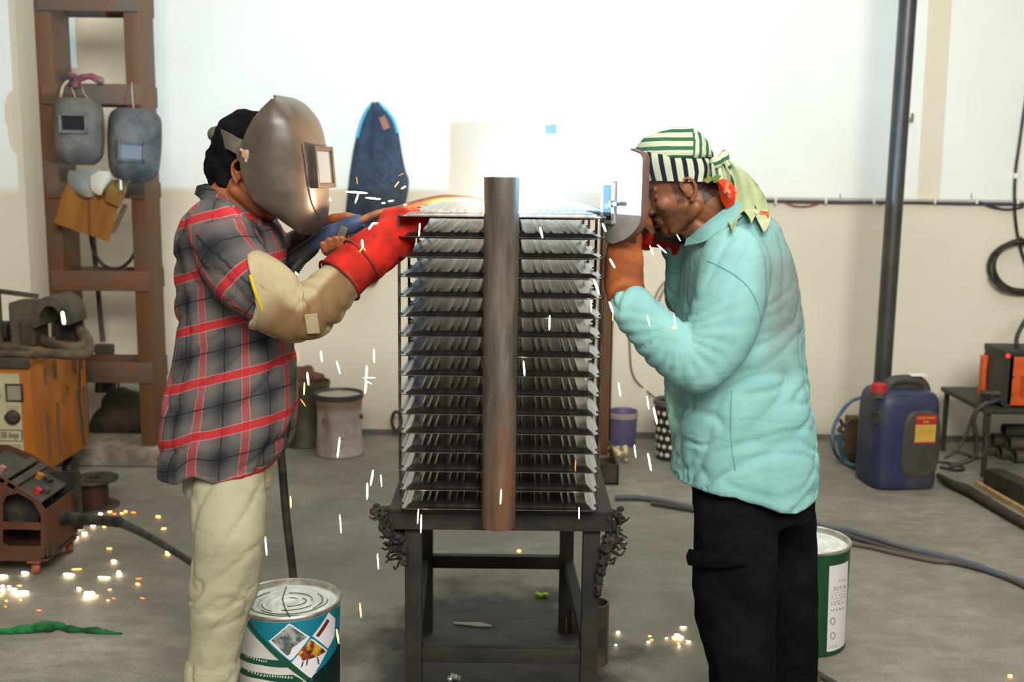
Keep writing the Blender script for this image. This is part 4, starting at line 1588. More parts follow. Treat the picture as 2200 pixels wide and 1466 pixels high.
def cloth(left, right, nseg=10, thick=0.002, wav=0.006, fr=9.0, ph=0.0):
    A_, B_ = smooth_path(left, 4), smooth_path(right, 4)
    m_ = min(len(A_), len(B_))
    rows = []
    for i in range(m_):
        r = []
        for j in range(nseg + 1):
            k = j / nseg
            p = A_[i].lerp(B_[i], k)
            p = p + V((0, -1, 0)) * (wav * math.sin(k * fr + ph + i * 0.12) - 0.02 * math.sin(PI * k))
            r.append(lift(p, 0.026 + wav * 0.5 * (1 + math.sin(k * fr + ph + i * 0.12))))
        rows.append(r)
    return MB().grid(rows, thick)


jag = [0, 10, 22, 8, -10, -22, -26, -18, -10, 2, -8, -14, -2, 10, 22, 16, -4]
nT = len(jag)
rows = []
for i in range(15):
    k = i / 14
    r = []
    for j in range(nT):
        q = j / (nT - 1)
        xa, xb = 1553 + 12 * k - 4 * math.sin(k * 3), 1570 + 82 * math.sin(k * PI / 2) ** 0.9
        ya, yb = 352 + 128 * k, 356 + 122 * k ** 1.5
        px_ = xa + (xb - xa) * q
        py_ = ya + (yb - ya) * q + jag[j] * k ** 4 - 10 * math.sin(PI * q) * (1 - k)
        p = P(px_, py_, 2.86 + 0.03 * q)
        wv_ = 0.010 * math.sin(q * 11 + k * 3)
        r.append(lift(p + V((0, -wv_, 0)), 0.016 + 0.02 * k + 0.010 * (1 + math.sin(q * 11 + k * 3))))
    rows.append(r)
mb = MB().grid(rows, 0.002)
tail = mb.build('scarf_tail', M_tail, RMn, smooth=60)
tail['label'] = 'pale green floral scarf tail with a burnt edge'
mb = MB()
pts = [(1540, 388), (1556, 384), (1572, 392), (1584, 412), (1578, 440), (1560, 448), (1549, 432), (1546, 412)]
ce = P(1562, 414, 2.80)
rows = []
for k in (0.0, 0.35, 0.7, 1.0):
    rows.append([lift(ce.lerp(P(a_, b_, 2.825), k) + V((0, -0.012 * (1 - k) + 0.006 * math.sin(i * 2.3 + k * 5), 0)), 0.020) for i, (a_, b_) in enumerate(pts + pts[:1])])
mb.grid(rows, 0.002)
mb.build('bloom', M_bloom, tail, smooth=40)['label'] = 'red flower print on the scarf'
mb = MB().plate([lift(P(1632, 452, 2.80), 0.018), lift(P(1652, 456, 2.80), 0.018), lift(P(1650, 494, 2.80), 0.012), lift(P(1640, 482, 2.80), 0.014)], 0.003, (0, 1, 0))
mb.build('bloom', M_bloom, tail, smooth=0)['label'] = 'red flower print at the tail end'
mb = MB()
for a_, b_, c_, d_ in (((1508, 388), (1524, 378), (1536, 384), (1520, 394)), ((1528, 386), (1540, 374), (1550, 378), (1540, 392))):
    mb.plate([P(*x_, 2.825) for x_ in (a_, b_, c_, d_)], 0.004, (0, 1, 0))
mb.build('leaf_print', M_leafp, tail, smooth=0)
mb = cloth([P(1528, 352, 2.84), P(1528, 372, 2.835), P(1530, 392, 2.835)], [P(1558, 352, 2.85), P(1572, 378, 2.84), P(1580, 400, 2.835)], 10, wav=0.004, fr=14)
fm = mb.mesh('scarf_fold')
at_ = fm.attributes.new('cloth_uv', 'FLOAT_VECTOR', 'POINT')
for i, v in enumerate(fm.vertices):
    at_.data[i].vector = (v.co.z * 0.4, v.co.y, v.co.x * 1.3 + v.co.z * 0.3)
put(fm, 'scarf_fold', M_green_stripe, RMn, smooth=60)
# --- gloves
M_tanglove = mat('scorched_tan_leather', sc(120, 62, 34), 0.75, 0, sc(150, 84, 44), 9, (0.4, 0.62), bump=0.35, bscale=150, bdist=0.001, spec=0.25)
mb = MB()
gl = [(1346, 640, 2.765, 0.049), (1342, 605, 2.815, 0.052), (1340, 570, 2.865, 0.052), (1342, 535, 2.905, 0.048), (1346, 510, 2.925, 0.045)]
gp = [P(a_, b_, Y_) for a_, b_, Y_, r in gl]
mb.tube(smooth_path(gp, 5), [r for *_, r in gl], 24)
mb.ball(gp[-1], 0.042, 14)
hand(mb, P(1334, 545, 2.91), V((0.10, 0.16, 1)), V((0.9, 0.35, 0)), [(0.85, 1.0, 0.8)] * 4, thumb_side=1, s=1.0, fat=1.75)
gv = fuse(mb, 0.0075, 4)
push(gv, lambda co, n: 0.004 * noise.noise(co * 18) + 0.002 * noise.noise(co * 45))
put(gv, 'gauntlet', M_tanglove, RMn, smooth=180)['label'] = 'scorched tan welding glove'
mb = MB()
mb.tube([P(1456, 535, 3.075), P(1440, 508, 3.06), P(1425, 502, 3.055)], [0.036, 0.034, 0.032], 16)
hand(mb, P(1442, 508, 3.06), P(1390, 497, 3.05) - P(1442, 508, 3.06), V((0, -1, -0.3)), [(1.05, 1.1, 0.8)] * 4, thumb_side=1, s=0.98, fat=1.5)
gv = fuse(mb, 0.007, 3)
put(gv, 'glove', M_redglove, RMn, smooth=180)['label'] = 'red welding glove on the torch hand'

# ------------------------------------------------------------------ second torch
tor2 = thing('welding_torch', 'dark handled welding torch in the red glove of the aqua shirt welder', 'welding torch', P(1440, 508, 3.0))
MB().tube(smooth_path([P(1478, 512, 3.00), P(1452, 508, 3.0), P(1420, 500, 3.0), P(1388, 494, 3.0)], 5), [0.018, 0.021, 0.020, 0.017], 16).build('handle', mat('dark_brown_grip', sc(48, 34, 32), 0.5), tor2, smooth=60)
MB().tube(smooth_path([P(1390, 494, 3.0), P(1340, 478, 2.99), P(1280, 452, 2.97), P(1220, 436, 2.95), P(1165, 440, 2.93)], 6), [0.010, 0.0095, 0.009, 0.010, 0.009], 12).build('swan_neck', M_chrome, tor2, smooth=60)
MB().tube(smooth_path([P(1472, 511, 3.0), P(1482, 530, 3.02), P(1470, 600, 3.10), P(1462, 720, 3.2), P(1500, 900, 3.22), P(1540, 1060, 3.25), V((P(1600, 1200, 3.4).x, 3.45, 0.03)), V((P(1640, 1200, 3.4).x, 3.6, 0.013)), V((P(1640, 1150, 3.8).x, 4.1, 0.013))], 8), 0.012, 10).build('torch_cable', M_black_rubber, tor2, smooth=60)

# ------------------------------------------------------------------ hand shield
hs_c = P(1337, 425, 2.865)
hs = thing('welding_hand_shield', 'hand held welding shield in front of the aqua shirt welder\'s face', 'welding shield', P(1350, 520, 2.79))
M_shield = mat('grey_fibre_shield', sc(150, 146, 142), 0.45, 0, sc(122, 116, 112), 10, bump=0.06)
SX = V((0.37, -0.93, 0)).normalized()      # along the width, towards the camera and the welder
SN = V((-0.93, -0.37, 0)).normalized()     # outward face, to the arc and the camera


def sp_(a_, z_, dpt=0.0):
    return V((hs_c.x, hs_c.y, 0)) + SX * a_ + SN * (0.030 * (1 - (a_ / 0.115) ** 2) + dpt) + V((0, 0, z_))


zt, zb = P(1352, 322, 2.82).z, P(1352, 524, 2.82).z
outl = []
rows = []
NR = 22
for i in range(NR + 1):
    k = i / NR
    z_ = zt + (zb - zt) * k
    hw = 0.112
    if k < 0.10:
        hw = 0.112 * math.sqrt(max(0.0, 1 - ((0.10 - k) / 0.10) ** 2)) * 0.35 + 0.112 * 0.65
    if k > 0.68:
        hw = 0.112 * math.sqrt(max(0.02, 1 - ((k - 0.68) / 0.325) ** 2))
    rows.append([sp_(hw * (-1 + 2 * j / 20), z_) for j in range(21)])
shl = MB().grid(rows, 0.004).build('shell', M_shield, hs, smooth=50)
# side flange that turns back to the face along the near edge
mb = MB()
fl_rows = []
for i in range(NR + 1):
    p = rows[i][20]
    fl_rows.append([p, p - SN * 0.006 + SX * 0.002, p - SN * 0.016 + SX * 0.001])
mb.grid(fl_rows, 0.003)
mb.build('side_flange', mat('brown_fibre_edge', sc(98, 70, 60), 0.5), hs, smooth=50)
# window frame with dark glass and its clamp lever
zc = P(1330, 437, 2.82).z
wa = -0.015
mb = MB()
for s_ in (-1, 1):
    mb.bar(sp_(wa + s_ * 0.036, zc - 0.052, 0.006), sp_(wa + s_ * 0.036, zc + 0.052, 0.006), 0.008, 0.014, up=SX)
    mb.bar(sp_(wa - 0.040, zc + s_ * 0.050, 0.006), sp_(wa + 0.040, zc + s_ * 0.050, 0.006), 0.014, 0.008)
mb.build('window_frame', M_shield, hs, smooth=0)
mb = MB()
mb.grid([[sp_(wa - 0.033, zc + 0.047, 0.004), sp_(wa + 0.033, zc + 0.047, 0.004)], [sp_(wa - 0.033, zc - 0.047, 0.004), sp_(wa + 0.033, zc - 0.047, 0.004)]], 0.003)
t = NT('dark_welding_glass')
t.set(col=(0.006, 0.006, 0.007), rough=0.08, spec=0.5)
mb.build('window_glass', t.m, hs, smooth=0)
mb = MB()
lv = sp_(wa + 0.045, zc - 0.002, 0.012)
mb.capsule(lv - SX * 0.012, lv + SX * 0.022, 0.004, 0.0065, 10)
mb.ball(lv - SX * 0.010, (0.009, 0.009, 0.011), 10)
mb.build('clamp_lever', mat('dark_lever', sc(60, 56, 58), 0.4), hs, smooth=60)
mb = MB().tube(smooth_path([sp_(0.0, zb + 0.05, -0.05), sp_(0.0, zb - 0.01, -0.06), sp_(0.0, zb - 0.10, -0.055)], 4), 0.014, 12)
mb.build('handle', M_black_rubber, hs, smooth=60)
# ------------------------------------------------------------------ paint pails
def cyl_patch(mb, c, R, poly, n=14):
    """convex polygon in (theta, z), wrapped on a cylinder of radius R"""
    ts = sorted(p[0] for p in poly)
    t0, t1 = ts[0], ts[-1]
    cols = []
    for i in range(n + 1):
        th = t0 + (t1 - t0) * i / n
        zs = []
        for a_, b_ in zip(poly, poly[1:] + poly[:1]):
            if (a_[0] - th) * (b_[0] - th) <= 1e-12 and abs(a_[0] - b_[0]) > 1e-9:
                k = (th - a_[0]) / (b_[0] - a_[0])
                zs.append(a_[1] + (b_[1] - a_[1]) * k)
            elif abs(a_[0] - th) < 1e-9:
                zs.append(a_[1])
        if zs:
            cols.append((th, min(zs), max(zs)))
    for (a0, l0, h0), (a1, l1, h1) in zip(cols, cols[1:]):
        def q(th, z):
            return c + V((math.cos(th) * R, math.sin(th) * R, z))
        mb.add([q(a0, l0), q(a1, l1), q(a1, h1), q(a0, h0)], [(0, 1, 2, 3)])
    return mb


M_tin = mat('tin_rim', (0.55, 0.53, 0.48), 0.38, 0.8, (0.36, 0.33, 0.28), 25)
M_lidw = mat('whitish_lid', sc(206, 214, 208), 0.4, 0.1, sc(176, 186, 182), 14, bump=0.05)


def pail(name, c, R, H, side, label):
    r = thing(name, label, 'paint pail', (c.x, c.y, 0))
    MB().lathe([(0.0, 0.004), (R * 0.98, 0.004), (R, 0.0), (R + 0.002, 0.006), (R, 0.012), (R, H - 0.012)], (c.x, c.y, 0), 64, caps=False).build('body', side, r, smooth=40)
    MB().lathe([(R, H - 0.013), (R + 0.0035, H - 0.009), (R + 0.004, H - 0.003), (R + 0.001, H), (R - 0.003, H - 0.002), (R - 0.005, H - 0.02)], (c.x, c.y, 0), 64, caps=False).build('rim', M_tin, r, smooth=50)
    pr = [(R - 0.005, H - 0.020)]
    for k in range(5):
        q = R * (0.86 - k * 0.17)
        pr += [(q + 0.012, H - 0.020), (q + 0.006, H - 0.0155), (q, H - 0.0155), (q - 0.006, H - 0.020)]
    pr.append((0.001, H - 0.020))
    MB().lathe(pr, (c.x, c.y, 0), 64, caps=False).build('lid', M_lidw, r, smooth=50)
    return r


# teal, white and green pail behind the left welder's leg
R1, H1 = 0.148, 0.324
pc = P(620, 1292, 2.99)
pc = V((pc.x, 2.99, 0))
M_pailw = mat('pail_white', sc(206, 204, 200), 0.4, 0, sc(188, 186, 182), 8)
pl = pail('paint_pail', pc, R1, H1, M_pailw, 'teal, green and white printed pail beside the plaid welder\'s leg')
thc = -PI / 2 + 0.20                     # azimuth that faces the camera
Rp = R1 + 0.0008


ZTOP = H1 - 0.0135


def tz(px, py):
    """photo pixel -> (theta, z) on the front of the pail"""
    d = ray(px, py)
    o = CAMP
    A = d.x ** 2 + d.y ** 2
    B = 2 * ((o.x - pc.x) * d.x + (o.y - pc.y) * d.y)
    C_ = (o.x - pc.x) ** 2 + (o.y - pc.y) ** 2 - Rp ** 2
    D_ = max(0.0, B * B - 4 * A * C_)
    k = (-B - math.sqrt(D_)) / (2 * A)
    p = o + d * k
    return math.atan2(p.y - pc.y, p.x - pc.x), min(p.z, ZTOP)


def patch(name, pix, m, dr=0.0, parent=pl, n=14):
    mb = MB()
    cyl_patch(mb, pc, Rp + dr, [tz(*q) for q in pix], n)
    o = mb.build(name, m, parent, smooth=60, fix=False)
    return o


M_teal = mat('teal_print', sc(20, 118, 140), 0.35, 0, sc(16, 104, 126), 6)
M_greenp = mat('green_print', sc(20, 78, 58), 0.35, 0, sc(12, 62, 46), 6)
M_darkgreenp = mat('dark_green_print', sc(8, 38, 34), 0.35)
M_wp = mat('print_white', sc(214, 214, 220), 0.4)
zt_ = H1 - 0.013
mb = MB()
aL, aR = tz(532, 1340)[0], tz(722, 1330)[0]
patch('teal_panel', [(528, 1322), (570, 1328), (630, 1330), (690, 1320), (724, 1300), (731, 1300), (731, 1372), (672, 1452), (526, 1340)], M_teal)
patch('green_panel', [(731, 1368), (731, 1520), (706, 1560), (668, 1560), (660, 1462), (672, 1452)], M_darkgreenp, 0.0003)
patch('green_band', [(531, 1338), (537, 1336), (672, 1456), (690, 1478), (676, 1480), (655, 1462)], M_greenp, 0.0004)
for y0, y1, x1 in ((1401, 1414, 613), (1432, 1444, 632)):
    patch('lettered_band', [(515, y0 - 1), (560, y0 + 14), (x1, y0 + 18), (x1 + 22, y0 + 33), (560, y1 + 15), (515, y1)], M_greenp, 0.0003)
patch('picture', [(577, 1378), (622, 1339), (666, 1369), (625, 1421)], M_wp, 0.0006)
patch('picture', [(626, 1424), (669, 1371), (703, 1398), (668, 1459)], M_wp, 0.0006)
patch('picture', [(671, 1367), (706, 1314), (720, 1330), (719, 1365), (704, 1394)], M_wp, 0.0006)
M_machine = mat('machine_picture', sc(72, 84, 82), 0.5, 0, sc(150, 158, 158), 45, (0.45, 0.58))
patch('picture_print', [(583, 1376), (622, 1343), (660, 1369), (628, 1392), (620, 1412)], M_machine, 0.0009)
t = NT('excavator_picture')
a = t.noise(40, 3)
t.set(col=t.ramp(a, [(0.40, sc(60, 36, 30)), (0.5, sc(150, 60, 36)), (0.60, sc(196, 160, 40))]), rough=0.5)
patch('picture_print', [(640, 1404), (668, 1375), (700, 1400), (684, 1410), (650, 1420)], t.m, 0.0009)
patch('picture_print', [(678, 1366), (702, 1330), (708, 1334), (684, 1370)], mat('brown_machine_picture', sc(104, 40, 34), 0.5), 0.0009)
M_ink = mat('dark_print_ink', sc(48, 50, 54), 0.6)
for a_, b_ in (((650, 1421), (646, 1434)), ((659, 1417), (657, 1430)), ((680, 1412), (683, 1428))):
    patch('picture_print', [a_, (a_[0] + 3, a_[1]), (b_[0] + 3, b_[1]), b_], M_ink, 0.0009, n=4)
# worn pale lettering on the two bands: unreadable strokes
M_pl = mat('pale_lettering', sc(170, 196, 184), 0.5)
for y0, x0, x1 in ((1407, 527, 572), (1438, 532, 628)):
    x = x0
    mb = MB()
    rng = random.Random(int(y0))
    while x < x1:
        w_ = rng.uniform(3, 6)
        top = y0 - 7 + (x - 515) / 45.0 * 15 if x < 560 else y0 + 8 + (x - 560) / 53.0 * 4
        yy = top + 3.5
        cyl_patch(mb, pc, Rp + 0.0008, [tz(x, yy - 1), tz(x + w_, yy), tz(x + w_, yy + 5), tz(x, yy + 4)], 3)
        x += w_ + 1.2
    mb.build('lettering', M_pl, pl, smooth=60, fix=False)
# dark drips of wire on the lid
rng = random.Random(5)
mb = MB()
for k in range(9):
    a0 = rng.uniform(0, 6.28)
    rr_ = rng.uniform(0.03, 0.11)
    arc = [pc + V((math.cos(a0 + q * 0.22) * (rr_ + q * 0.002), math.sin(a0 + q * 0.22) * rr_, H1 - 0.0145)) for q in range(rng.randint(5, 13))]
    mb.tube(arc, 0.0012, 5)
mb.tube([pc + V((-0.03, 0.115, H1 - 0.014)), pc + V((-0.022, 0.02, H1 - 0.013)), pc + V((0.0, -0.05, H1 - 0.013)), pc + V((0.03, -0.12, H1 - 0.012))], 0.0015, 5)
o = mb.build('wire_scraps', M_black_rubber, pl, smooth=60)
o['kind'] = 'stuff'

# green pail behind the right welder
pc2 = P(1735, 1158, 3.46)
pc2 = V((pc2.x, 3.46, 0))
R2, H2 = 0.138, 0.358
pl2 = pail('paint_pail', pc2, R2, H2, mat('pail_green', sc(14, 66, 36), 0.35, 0, sc(10, 54, 30), 6), 'dark green pail with a white label behind the aqua shirt welder')
pc_save, Rp_save = pc, Rp
pc, Rp = pc2, R2 + 0.0008
patch('paper_label', [(1783, 1200), (1824, 1186), (1815, 1382), (1776, 1402)], mat('paper_label', sc(202, 198, 204), 0.5), 0.0, pl2)
mb = MB()
rng = random.Random(9)
for y0, x0, x1, hgt in ((1248, 1801, 1818, 3), (1263, 1791, 1818, 4), (1270, 1785, 1818, 2), (1276, 1785, 1817, 2), (1282, 1785, 1817, 2), (1288, 1785, 1816, 2), (1294, 1785, 1808, 3), (1299, 1785, 1812, 3), (1311, 1784, 1813, 4), (1389, 1780, 1800, 2), (1393, 1780, 1798, 2)):
    x = x0
    while x < x1:
        w_ = rng.uniform(3, 7)
        s_ = -(x - x0) * 0.22
        cyl_patch(mb, pc, Rp + 0.0006, [tz(x, y0 + s_), tz(min(x + w_, x1), y0 + s_ - 1), tz(min(x + w_, x1), y0 + hgt + s_ - 1), tz(x, y0 + hgt + s_)], 2)
        x += w_ + 1.5
mb.build('fine_print', mat('grey_print', sc(120, 118, 126), 0.6), pl2, smooth=60, fix=False)
for y_ in (1335, 1366):
    mb = MB()
    ring = [tz(1789 + 5 * math.cos(a_ * PI / 8), y_ + 7 * math.sin(a_ * PI / 8)) for a_ in range(16)]
    pts = [pc + V((math.cos(th) * (Rp + 0.001), math.sin(th) * (Rp + 0.001), z_)) for th, z_ in ring]
    mb.tube(pts, 0.0009, 5, closed=True)
    mb.build('round_mark', M_ink, pl2, smooth=60)
MB().box(pc2 + V((math.cos(-2.05) * (R2 + 0.0005), math.sin(-2.05) * (R2 + 0.0005), H2 / 2)), (0.012, 0.003, H2 - 0.03), Matrix.Rotation(-2.05 + PI / 2, 3, 'Z')).build('side_seam', mat('seam_brown', sc(84, 72, 46), 0.5, 0.4), pl2, smooth=0)
pc, Rp = pc_save, Rp_save

# ------------------------------------------------------------------ cans by the wall
def floor_at(px, Y):
    p = P(px, 900, Y)
    return V((p.x, Y, 0))


cA = floor_at(729, 5.82)
RA, HA = 0.128, 0.345
t = NT('rusty_pale_tin')
a = t.noise(7, 6, 0.65)
sp = t.n('ShaderNodeSeparateXYZ')
t.l(t.tc.outputs['Object'], sp.inputs[0])
up_ = t.math('ADD', sp.outputs[2], t.math('MULTIPLY', a, 0.12))
c1 = t.ramp(a, [(0.35, sc(150, 136, 128)), (0.62, sc(186, 174, 172))])
t.set(col=t.mix(t.ramp(up_, [(0.30, (0,) * 3), (0.34, (0.8,) * 3)]), c1, sc(128, 100, 70)), rough=0.5, metal=0.25)
canA = thing('tin_can', 'pale dented drum-like tin with a waisted side beside the wall', 'tin', cA)
rings = []
for z_, k in ((0, 1.0), (0.004, 1.03), (0.014, 1.02), (0.02, 1.0), (0.07, 0.985), (0.12, 0.96), (0.17, 0.935), (0.21, 0.935), (0.25, 0.95), (0.29, 0.985), (HA - 0.02, 1.0)):
    ring = []
    for j in range(48):
        th = 2 * PI * j / 48
        dent = 0.0
        if 0.03 < z_ < 0.3:
            dent = 0.022 * math.exp(-((th - 4.0) / 0.28) ** 2) * math.sin(PI * (z_ - 0.03) / 0.27)
        r_ = RA * k - dent
        ring.append(cA + V((math.cos(th) * r_, math.sin(th) * r_, z_)))
    rings.append(ring)
MB().loft(rings).build('body', t.m, canA, smooth=60)
MB().lathe([(RA, HA - 0.03), (RA + 0.006, HA - 0.028), (RA + 0.006, HA - 0.002), (RA + 0.001, HA), (RA - 0.004, HA - 0.004), (RA - 0.006, HA - 0.02)], cA, 48, caps=False).build('rim', mat('dark_rim', sc(58, 60, 58), 0.5, 0.2), canA, smooth=50)
MB().lathe([(0, HA - 0.02), (RA - 0.006, HA - 0.02), (RA - 0.006, HA - 0.016), (0, HA - 0.016)], cA, 48).build('lid', mat('dusty_lid', sc(150, 146, 134), 0.7), canA, smooth=40)
MB().ball(cA + V((RA * 0.98, -0.02, 0.215)), (0.010, 0.014, 0.014), 10).build('handle_lug', M_dark_steel, canA, smooth=60)
# red and dark label scraps
for th, z_, w_, h_, c_ in ((4.9, 0.085, 0.022, 0.03, sc(150, 60, 50)), (5.25, 0.075, 0.014, 0.018, sc(60, 50, 70)), (4.05, 0.19, 0.014, 0.03, sc(150, 50, 60))):
    mb = MB()
    cyl_patch(mb, cA, RA * 0.965, [(th, z_), (th + w_ / RA, z_), (th + w_ / RA, z_ + h_), (th, z_ + h_)], 4)
    mb.build('label_scrap', mat('label_scrap', c_, 0.7), canA, smooth=60, fix=False)

cB = floor_at(655, 6.05)
RB, HB = 0.142, 0.36
canB = thing('tin_can', 'dark green tin heaped with a brown rag behind the pale tin', 'tin', cB)
MB().lathe([(0, 0), (RB, 0), (RB + 0.003, 0.006), (RB, 0.012), (RB, HB - 0.02), (RB + 0.005, HB - 0.018), (RB + 0.005, HB), (RB - 0.004, HB - 0.004), (RB - 0.005, HB - 0.05), (0, HB - 0.05)], cB, 48).build('body', mat('dark_green_tin', sc(46, 48, 36), 0.5, 0.2, sc(80, 76, 60), 6), canB, smooth=50)
mb = MB()
rng = random.Random(2)
for i in range(16):
    a_, r_ = rng.uniform(0, 6.28), rng.uniform(0, 0.10)
    mb.ball(cB + V((math.cos(a_) * r_, math.sin(a_) * r_, HB + 0.02 + 0.07 * (1 - r_ / 0.1) * rng.random())), (rng.uniform(.03, .06), rng.uniform(.03, .06), rng.uniform(.02, .035)), 10)
mb.ball(cB + V((0, 0, HB - 0.02)), (RB - 0.01, RB - 0.01, 0.035), 20)
rg = fuse(mb, 0.010, 2)
push(rg, lambda co, n: 0.010 * noise.noise(co * 22))
o = put(rg, 'brown_rag', mat('brown_rag', sc(92, 62, 50), 0.9, 0, sc(70, 48, 40), 12), origin=cB + V((0, 0, HB - 0.05)), smooth=180)
tag(o, 'bunched brown rag lying in the mouth of the dark green tin', 'rag')

# purple bucket and spotted bin behind the bench
cC = floor_at(1339, 6.08)
buck = thing('bucket', 'small purple plastic bucket with a pale rim against the wall', 'bucket', cC)
MB().lathe([(0, 0), (0.072, 0), (0.082, 0.19), (0.080, 0.205), (0.074, 0.20), (0.066, 0.01), (0, 0.01)], cC, 40).build('body', mat('purple_plastic', sc(92, 86, 122), 0.5, 0, sc(76, 72, 104), 10), buck, smooth=50)
MB().lathe([(0.0805, 0.165), (0.084, 0.165), (0.085, 0.195), (0.082, 0.197)], cC, 40, caps=False).build('rim', mat('pale_rim', sc(160, 148, 142), 0.6), buck, smooth=50)
cD = floor_at(1445, 5.80)
binD = thing('waste_bin', 'black round bin with pale holes beside the aqua shirt welder', 'bin', cD)
MB().lathe([(0, 0), (0.082, 0), (0.100, 0.315), (0.094, 0.315), (0.078, 0.01), (0, 0.01)], cD, 40).build('body', mat('black_plastic', sc(40, 36, 34), 0.5), binD, smooth=50)
MB().lathe([(0.100, 0.30), (0.108, 0.305), (0.108, 0.33), (0.098, 0.333), (0.094, 0.31)], cD, 40, caps=False).build('rim', mat('grey_rim', sc(88, 86, 92), 0.5), binD, smooth=50)
Md = mat('pale_dot', sc(206, 202, 188), 0.6)
for r_ in range(6):
    for j in range(12):
        th = -PI / 2 + (j - 6 + 0.5 * (r_ % 2)) * 0.42
        z_ = 0.035 + r_ * 0.046
        R_ = 0.082 + 0.018 * z_ / 0.315 + 0.0008
        if th < -PI - 0.3 or th > 0.3:
            continue
        c_ = cD + V((math.cos(th) * R_, math.sin(th) * R_, z_))
        MB().lathe([(0, 0), (0.0125, 0), (0.0115, 0.0012), (0, 0.0014)], c_, 10, axis=(math.cos(th), math.sin(th), 0)).build('dot', Md, binD, smooth=0)

# crumpled wrapper on the floor by the bucket
wr = G(1327, 978, 0.035)
mb = MB()
rng = random.Random(4)
for i in range(20):
    mb.ball(wr + V((rng.uniform(-.045, .05), rng.uniform(-.03, .03), rng.uniform(-.022, .045))), (rng.uniform(.008, .02),) * 3, 7)
wm = fuse(mb, 0.006, 0)
push(wm, lambda co, n: 0.008 * noise.noise(co * 60))
for v in wm.vertices:
    v.co.z = max(v.co.z, 0.001)
t = NT('colourful_wrapper')
a = t.noise(38, 2)
t.set(col=t.ramp(a, [(0.30, sc(206, 190, 130)), (0.45, sc(222, 214, 190)), (0.55, sc(196, 120, 110)), (0.62, sc(150, 176, 120))], 'CONSTANT'), rough=0.4)
tag(put(wm, 'crumpled_wrapper', t.m, origin=(wr.x, wr.y, 0), smooth=0), 'crumpled cream and pink wrapper on the floor below the purple bucket', 'wrapper')

# ------------------------------------------------------------------ things on the wall
YW = WY - 0.02
# garment on a hook
out_l = [(803, 222), (786, 245), (775, 275), (764, 320), (756, 370), (750, 420), (746, 470), (752, 520), (768, 570), (783, 606)]
out_r = [(811, 222), (838, 248), (851, 275), (860, 325), (868, 365), (876, 392), (868, 440), (850, 505), (826, 560), (806, 606)]
A_, B_ = smooth_path([P(a_, b_, YW) for a_, b_ in out_l], 4), smooth_path([P(a_, b_, YW) for a_, b_ in out_r], 4)
rows = []
for i in range(len(A_)):
    k = i / (len(A_) - 1)
    r = []
    for j in range(21):
        q = j / 20
        p = A_[i].lerp(B_[i], q)
        bulge = math.sin(PI * q) ** 0.6 * (0.02 + 0.04 * k)
        wv_ = 0.010 * math.sin(q * 15 + 2 * k) * min(1, k * 4) * math.sin(PI * q)
        r.append(p + V((0, -bulge - wv_, 0)))
    rows.append(r)
gar = thing('denim_garment', 'dark blue denim garment hanging from a hook on the wall', 'garment', P(807, 222, YW))
t = NT('dark_denim')
a = t.noise(9, 5, 0.65)
t.set(col=t.mix(t.ramp(t.noise(30, 4, 0.7, stretch=(1, 1, 2)), [(0.64, (0,) * 3), (0.72, (0.5,) * 3)]), t.ramp(a, [(0.35, sc(34, 48, 62)), (0.62, sc(52, 68, 84))]), sc(150, 160, 160)), rough=0.95, spec=0.1)
t.bump(t.noise(300, 3), 0.3, 0.0008)
MB().grid(rows, 0.012).build('denim', t.m, gar, smooth=60)
M_cy = mat('cyan_lining', sc(60, 168, 190), 0.8)
for side, a0, a1 in ((A_, 0, 11), (B_, 0, 10)):
    MB().tube([p + V((0, -0.012, 0)) for p in side[a0:a1]], 0.011, 8).build('lining_edge', M_cy, gar, smooth=60)['label'] = 'cyan lining turned out along the edge'
pp = [P(814, 254, YW - 0.055), P(826, 248, YW - 0.055), P(838, 274, YW - 0.05), P(824, 280, YW - 0.055)]
MB().plate(pp, 0.01, (0, 1, 0)).build('leather_patch', mat('brown_patch', sc(150, 98, 76), 0.8), gar, smooth=0)
MB().tube([P(806, 224, WY), P(806, 224, WY - 0.06), P(806, 219, WY - 0.065)], 0.004, 8).build('hook', M_chrome, gar, smooth=60)
# small pale card
tag(MB().plate([P(1171, 269, WY - 0.004), P(1195, 267, WY - 0.004), P(1196, 286, WY - 0.004), P(1173, 288, WY - 0.004)], 0.004, (0, 1, 0)).build('wall_card', mat('pale_green_card', sc(120, 150, 138), 0.7), origin=P(1183, 287, WY - 0.002), smooth=0), 'small pale green card fixed to the wall above the arcs', 'card')
# cable trunking with clips
x0, x1 = pxX(1560, WY, 430), 7.9
zc_ = P(1925, 434, WY).z
trk = thing('cable_run', 'thin grey trunking with dark cables clipped along the wall', 'cable run', V((2.2, WY, zc_)))
MB().box(((x0 + x1) / 2, WY - 0.008, zc_ + 0.012), (x1 - x0, 0.016, 0.014)).build('trunking', mat('grey_trunking', sc(176, 180, 172), 0.6), trk, smooth=0)
MB().tube([V((x0 + (x1 - x0) * i / 30, WY - 0.018, zc_ - 0.004 + 0.003 * math.sin(i * 1.7))) for i in range(31)], 0.007, 8).build('dark_cable', mat('dark_red_cable', sc(92, 66, 62), 0.6, 0, sc(62, 56, 58), 3), trk, smooth=60)
MB().tube(smooth_path([P(1684, 432, WY - .02), P(1700, 440, WY - .02), P(1722, 444, WY - .02), P(1750, 440, WY - .02), P(1768, 433, WY - .02)], 5), 0.004, 6).build('slack_cable', mat('dull_red_cable', sc(140, 84, 70), 0.6), trk, smooth=60)
MB().tube(smooth_path([P(2104, 434, WY - .02), P(2130, 444, WY - .02), P(2165, 450, WY - .02), P(2200, 444, WY - .02)], 5), 0.006, 6).build('slack_cable', M_black_rubber, trk, smooth=60)
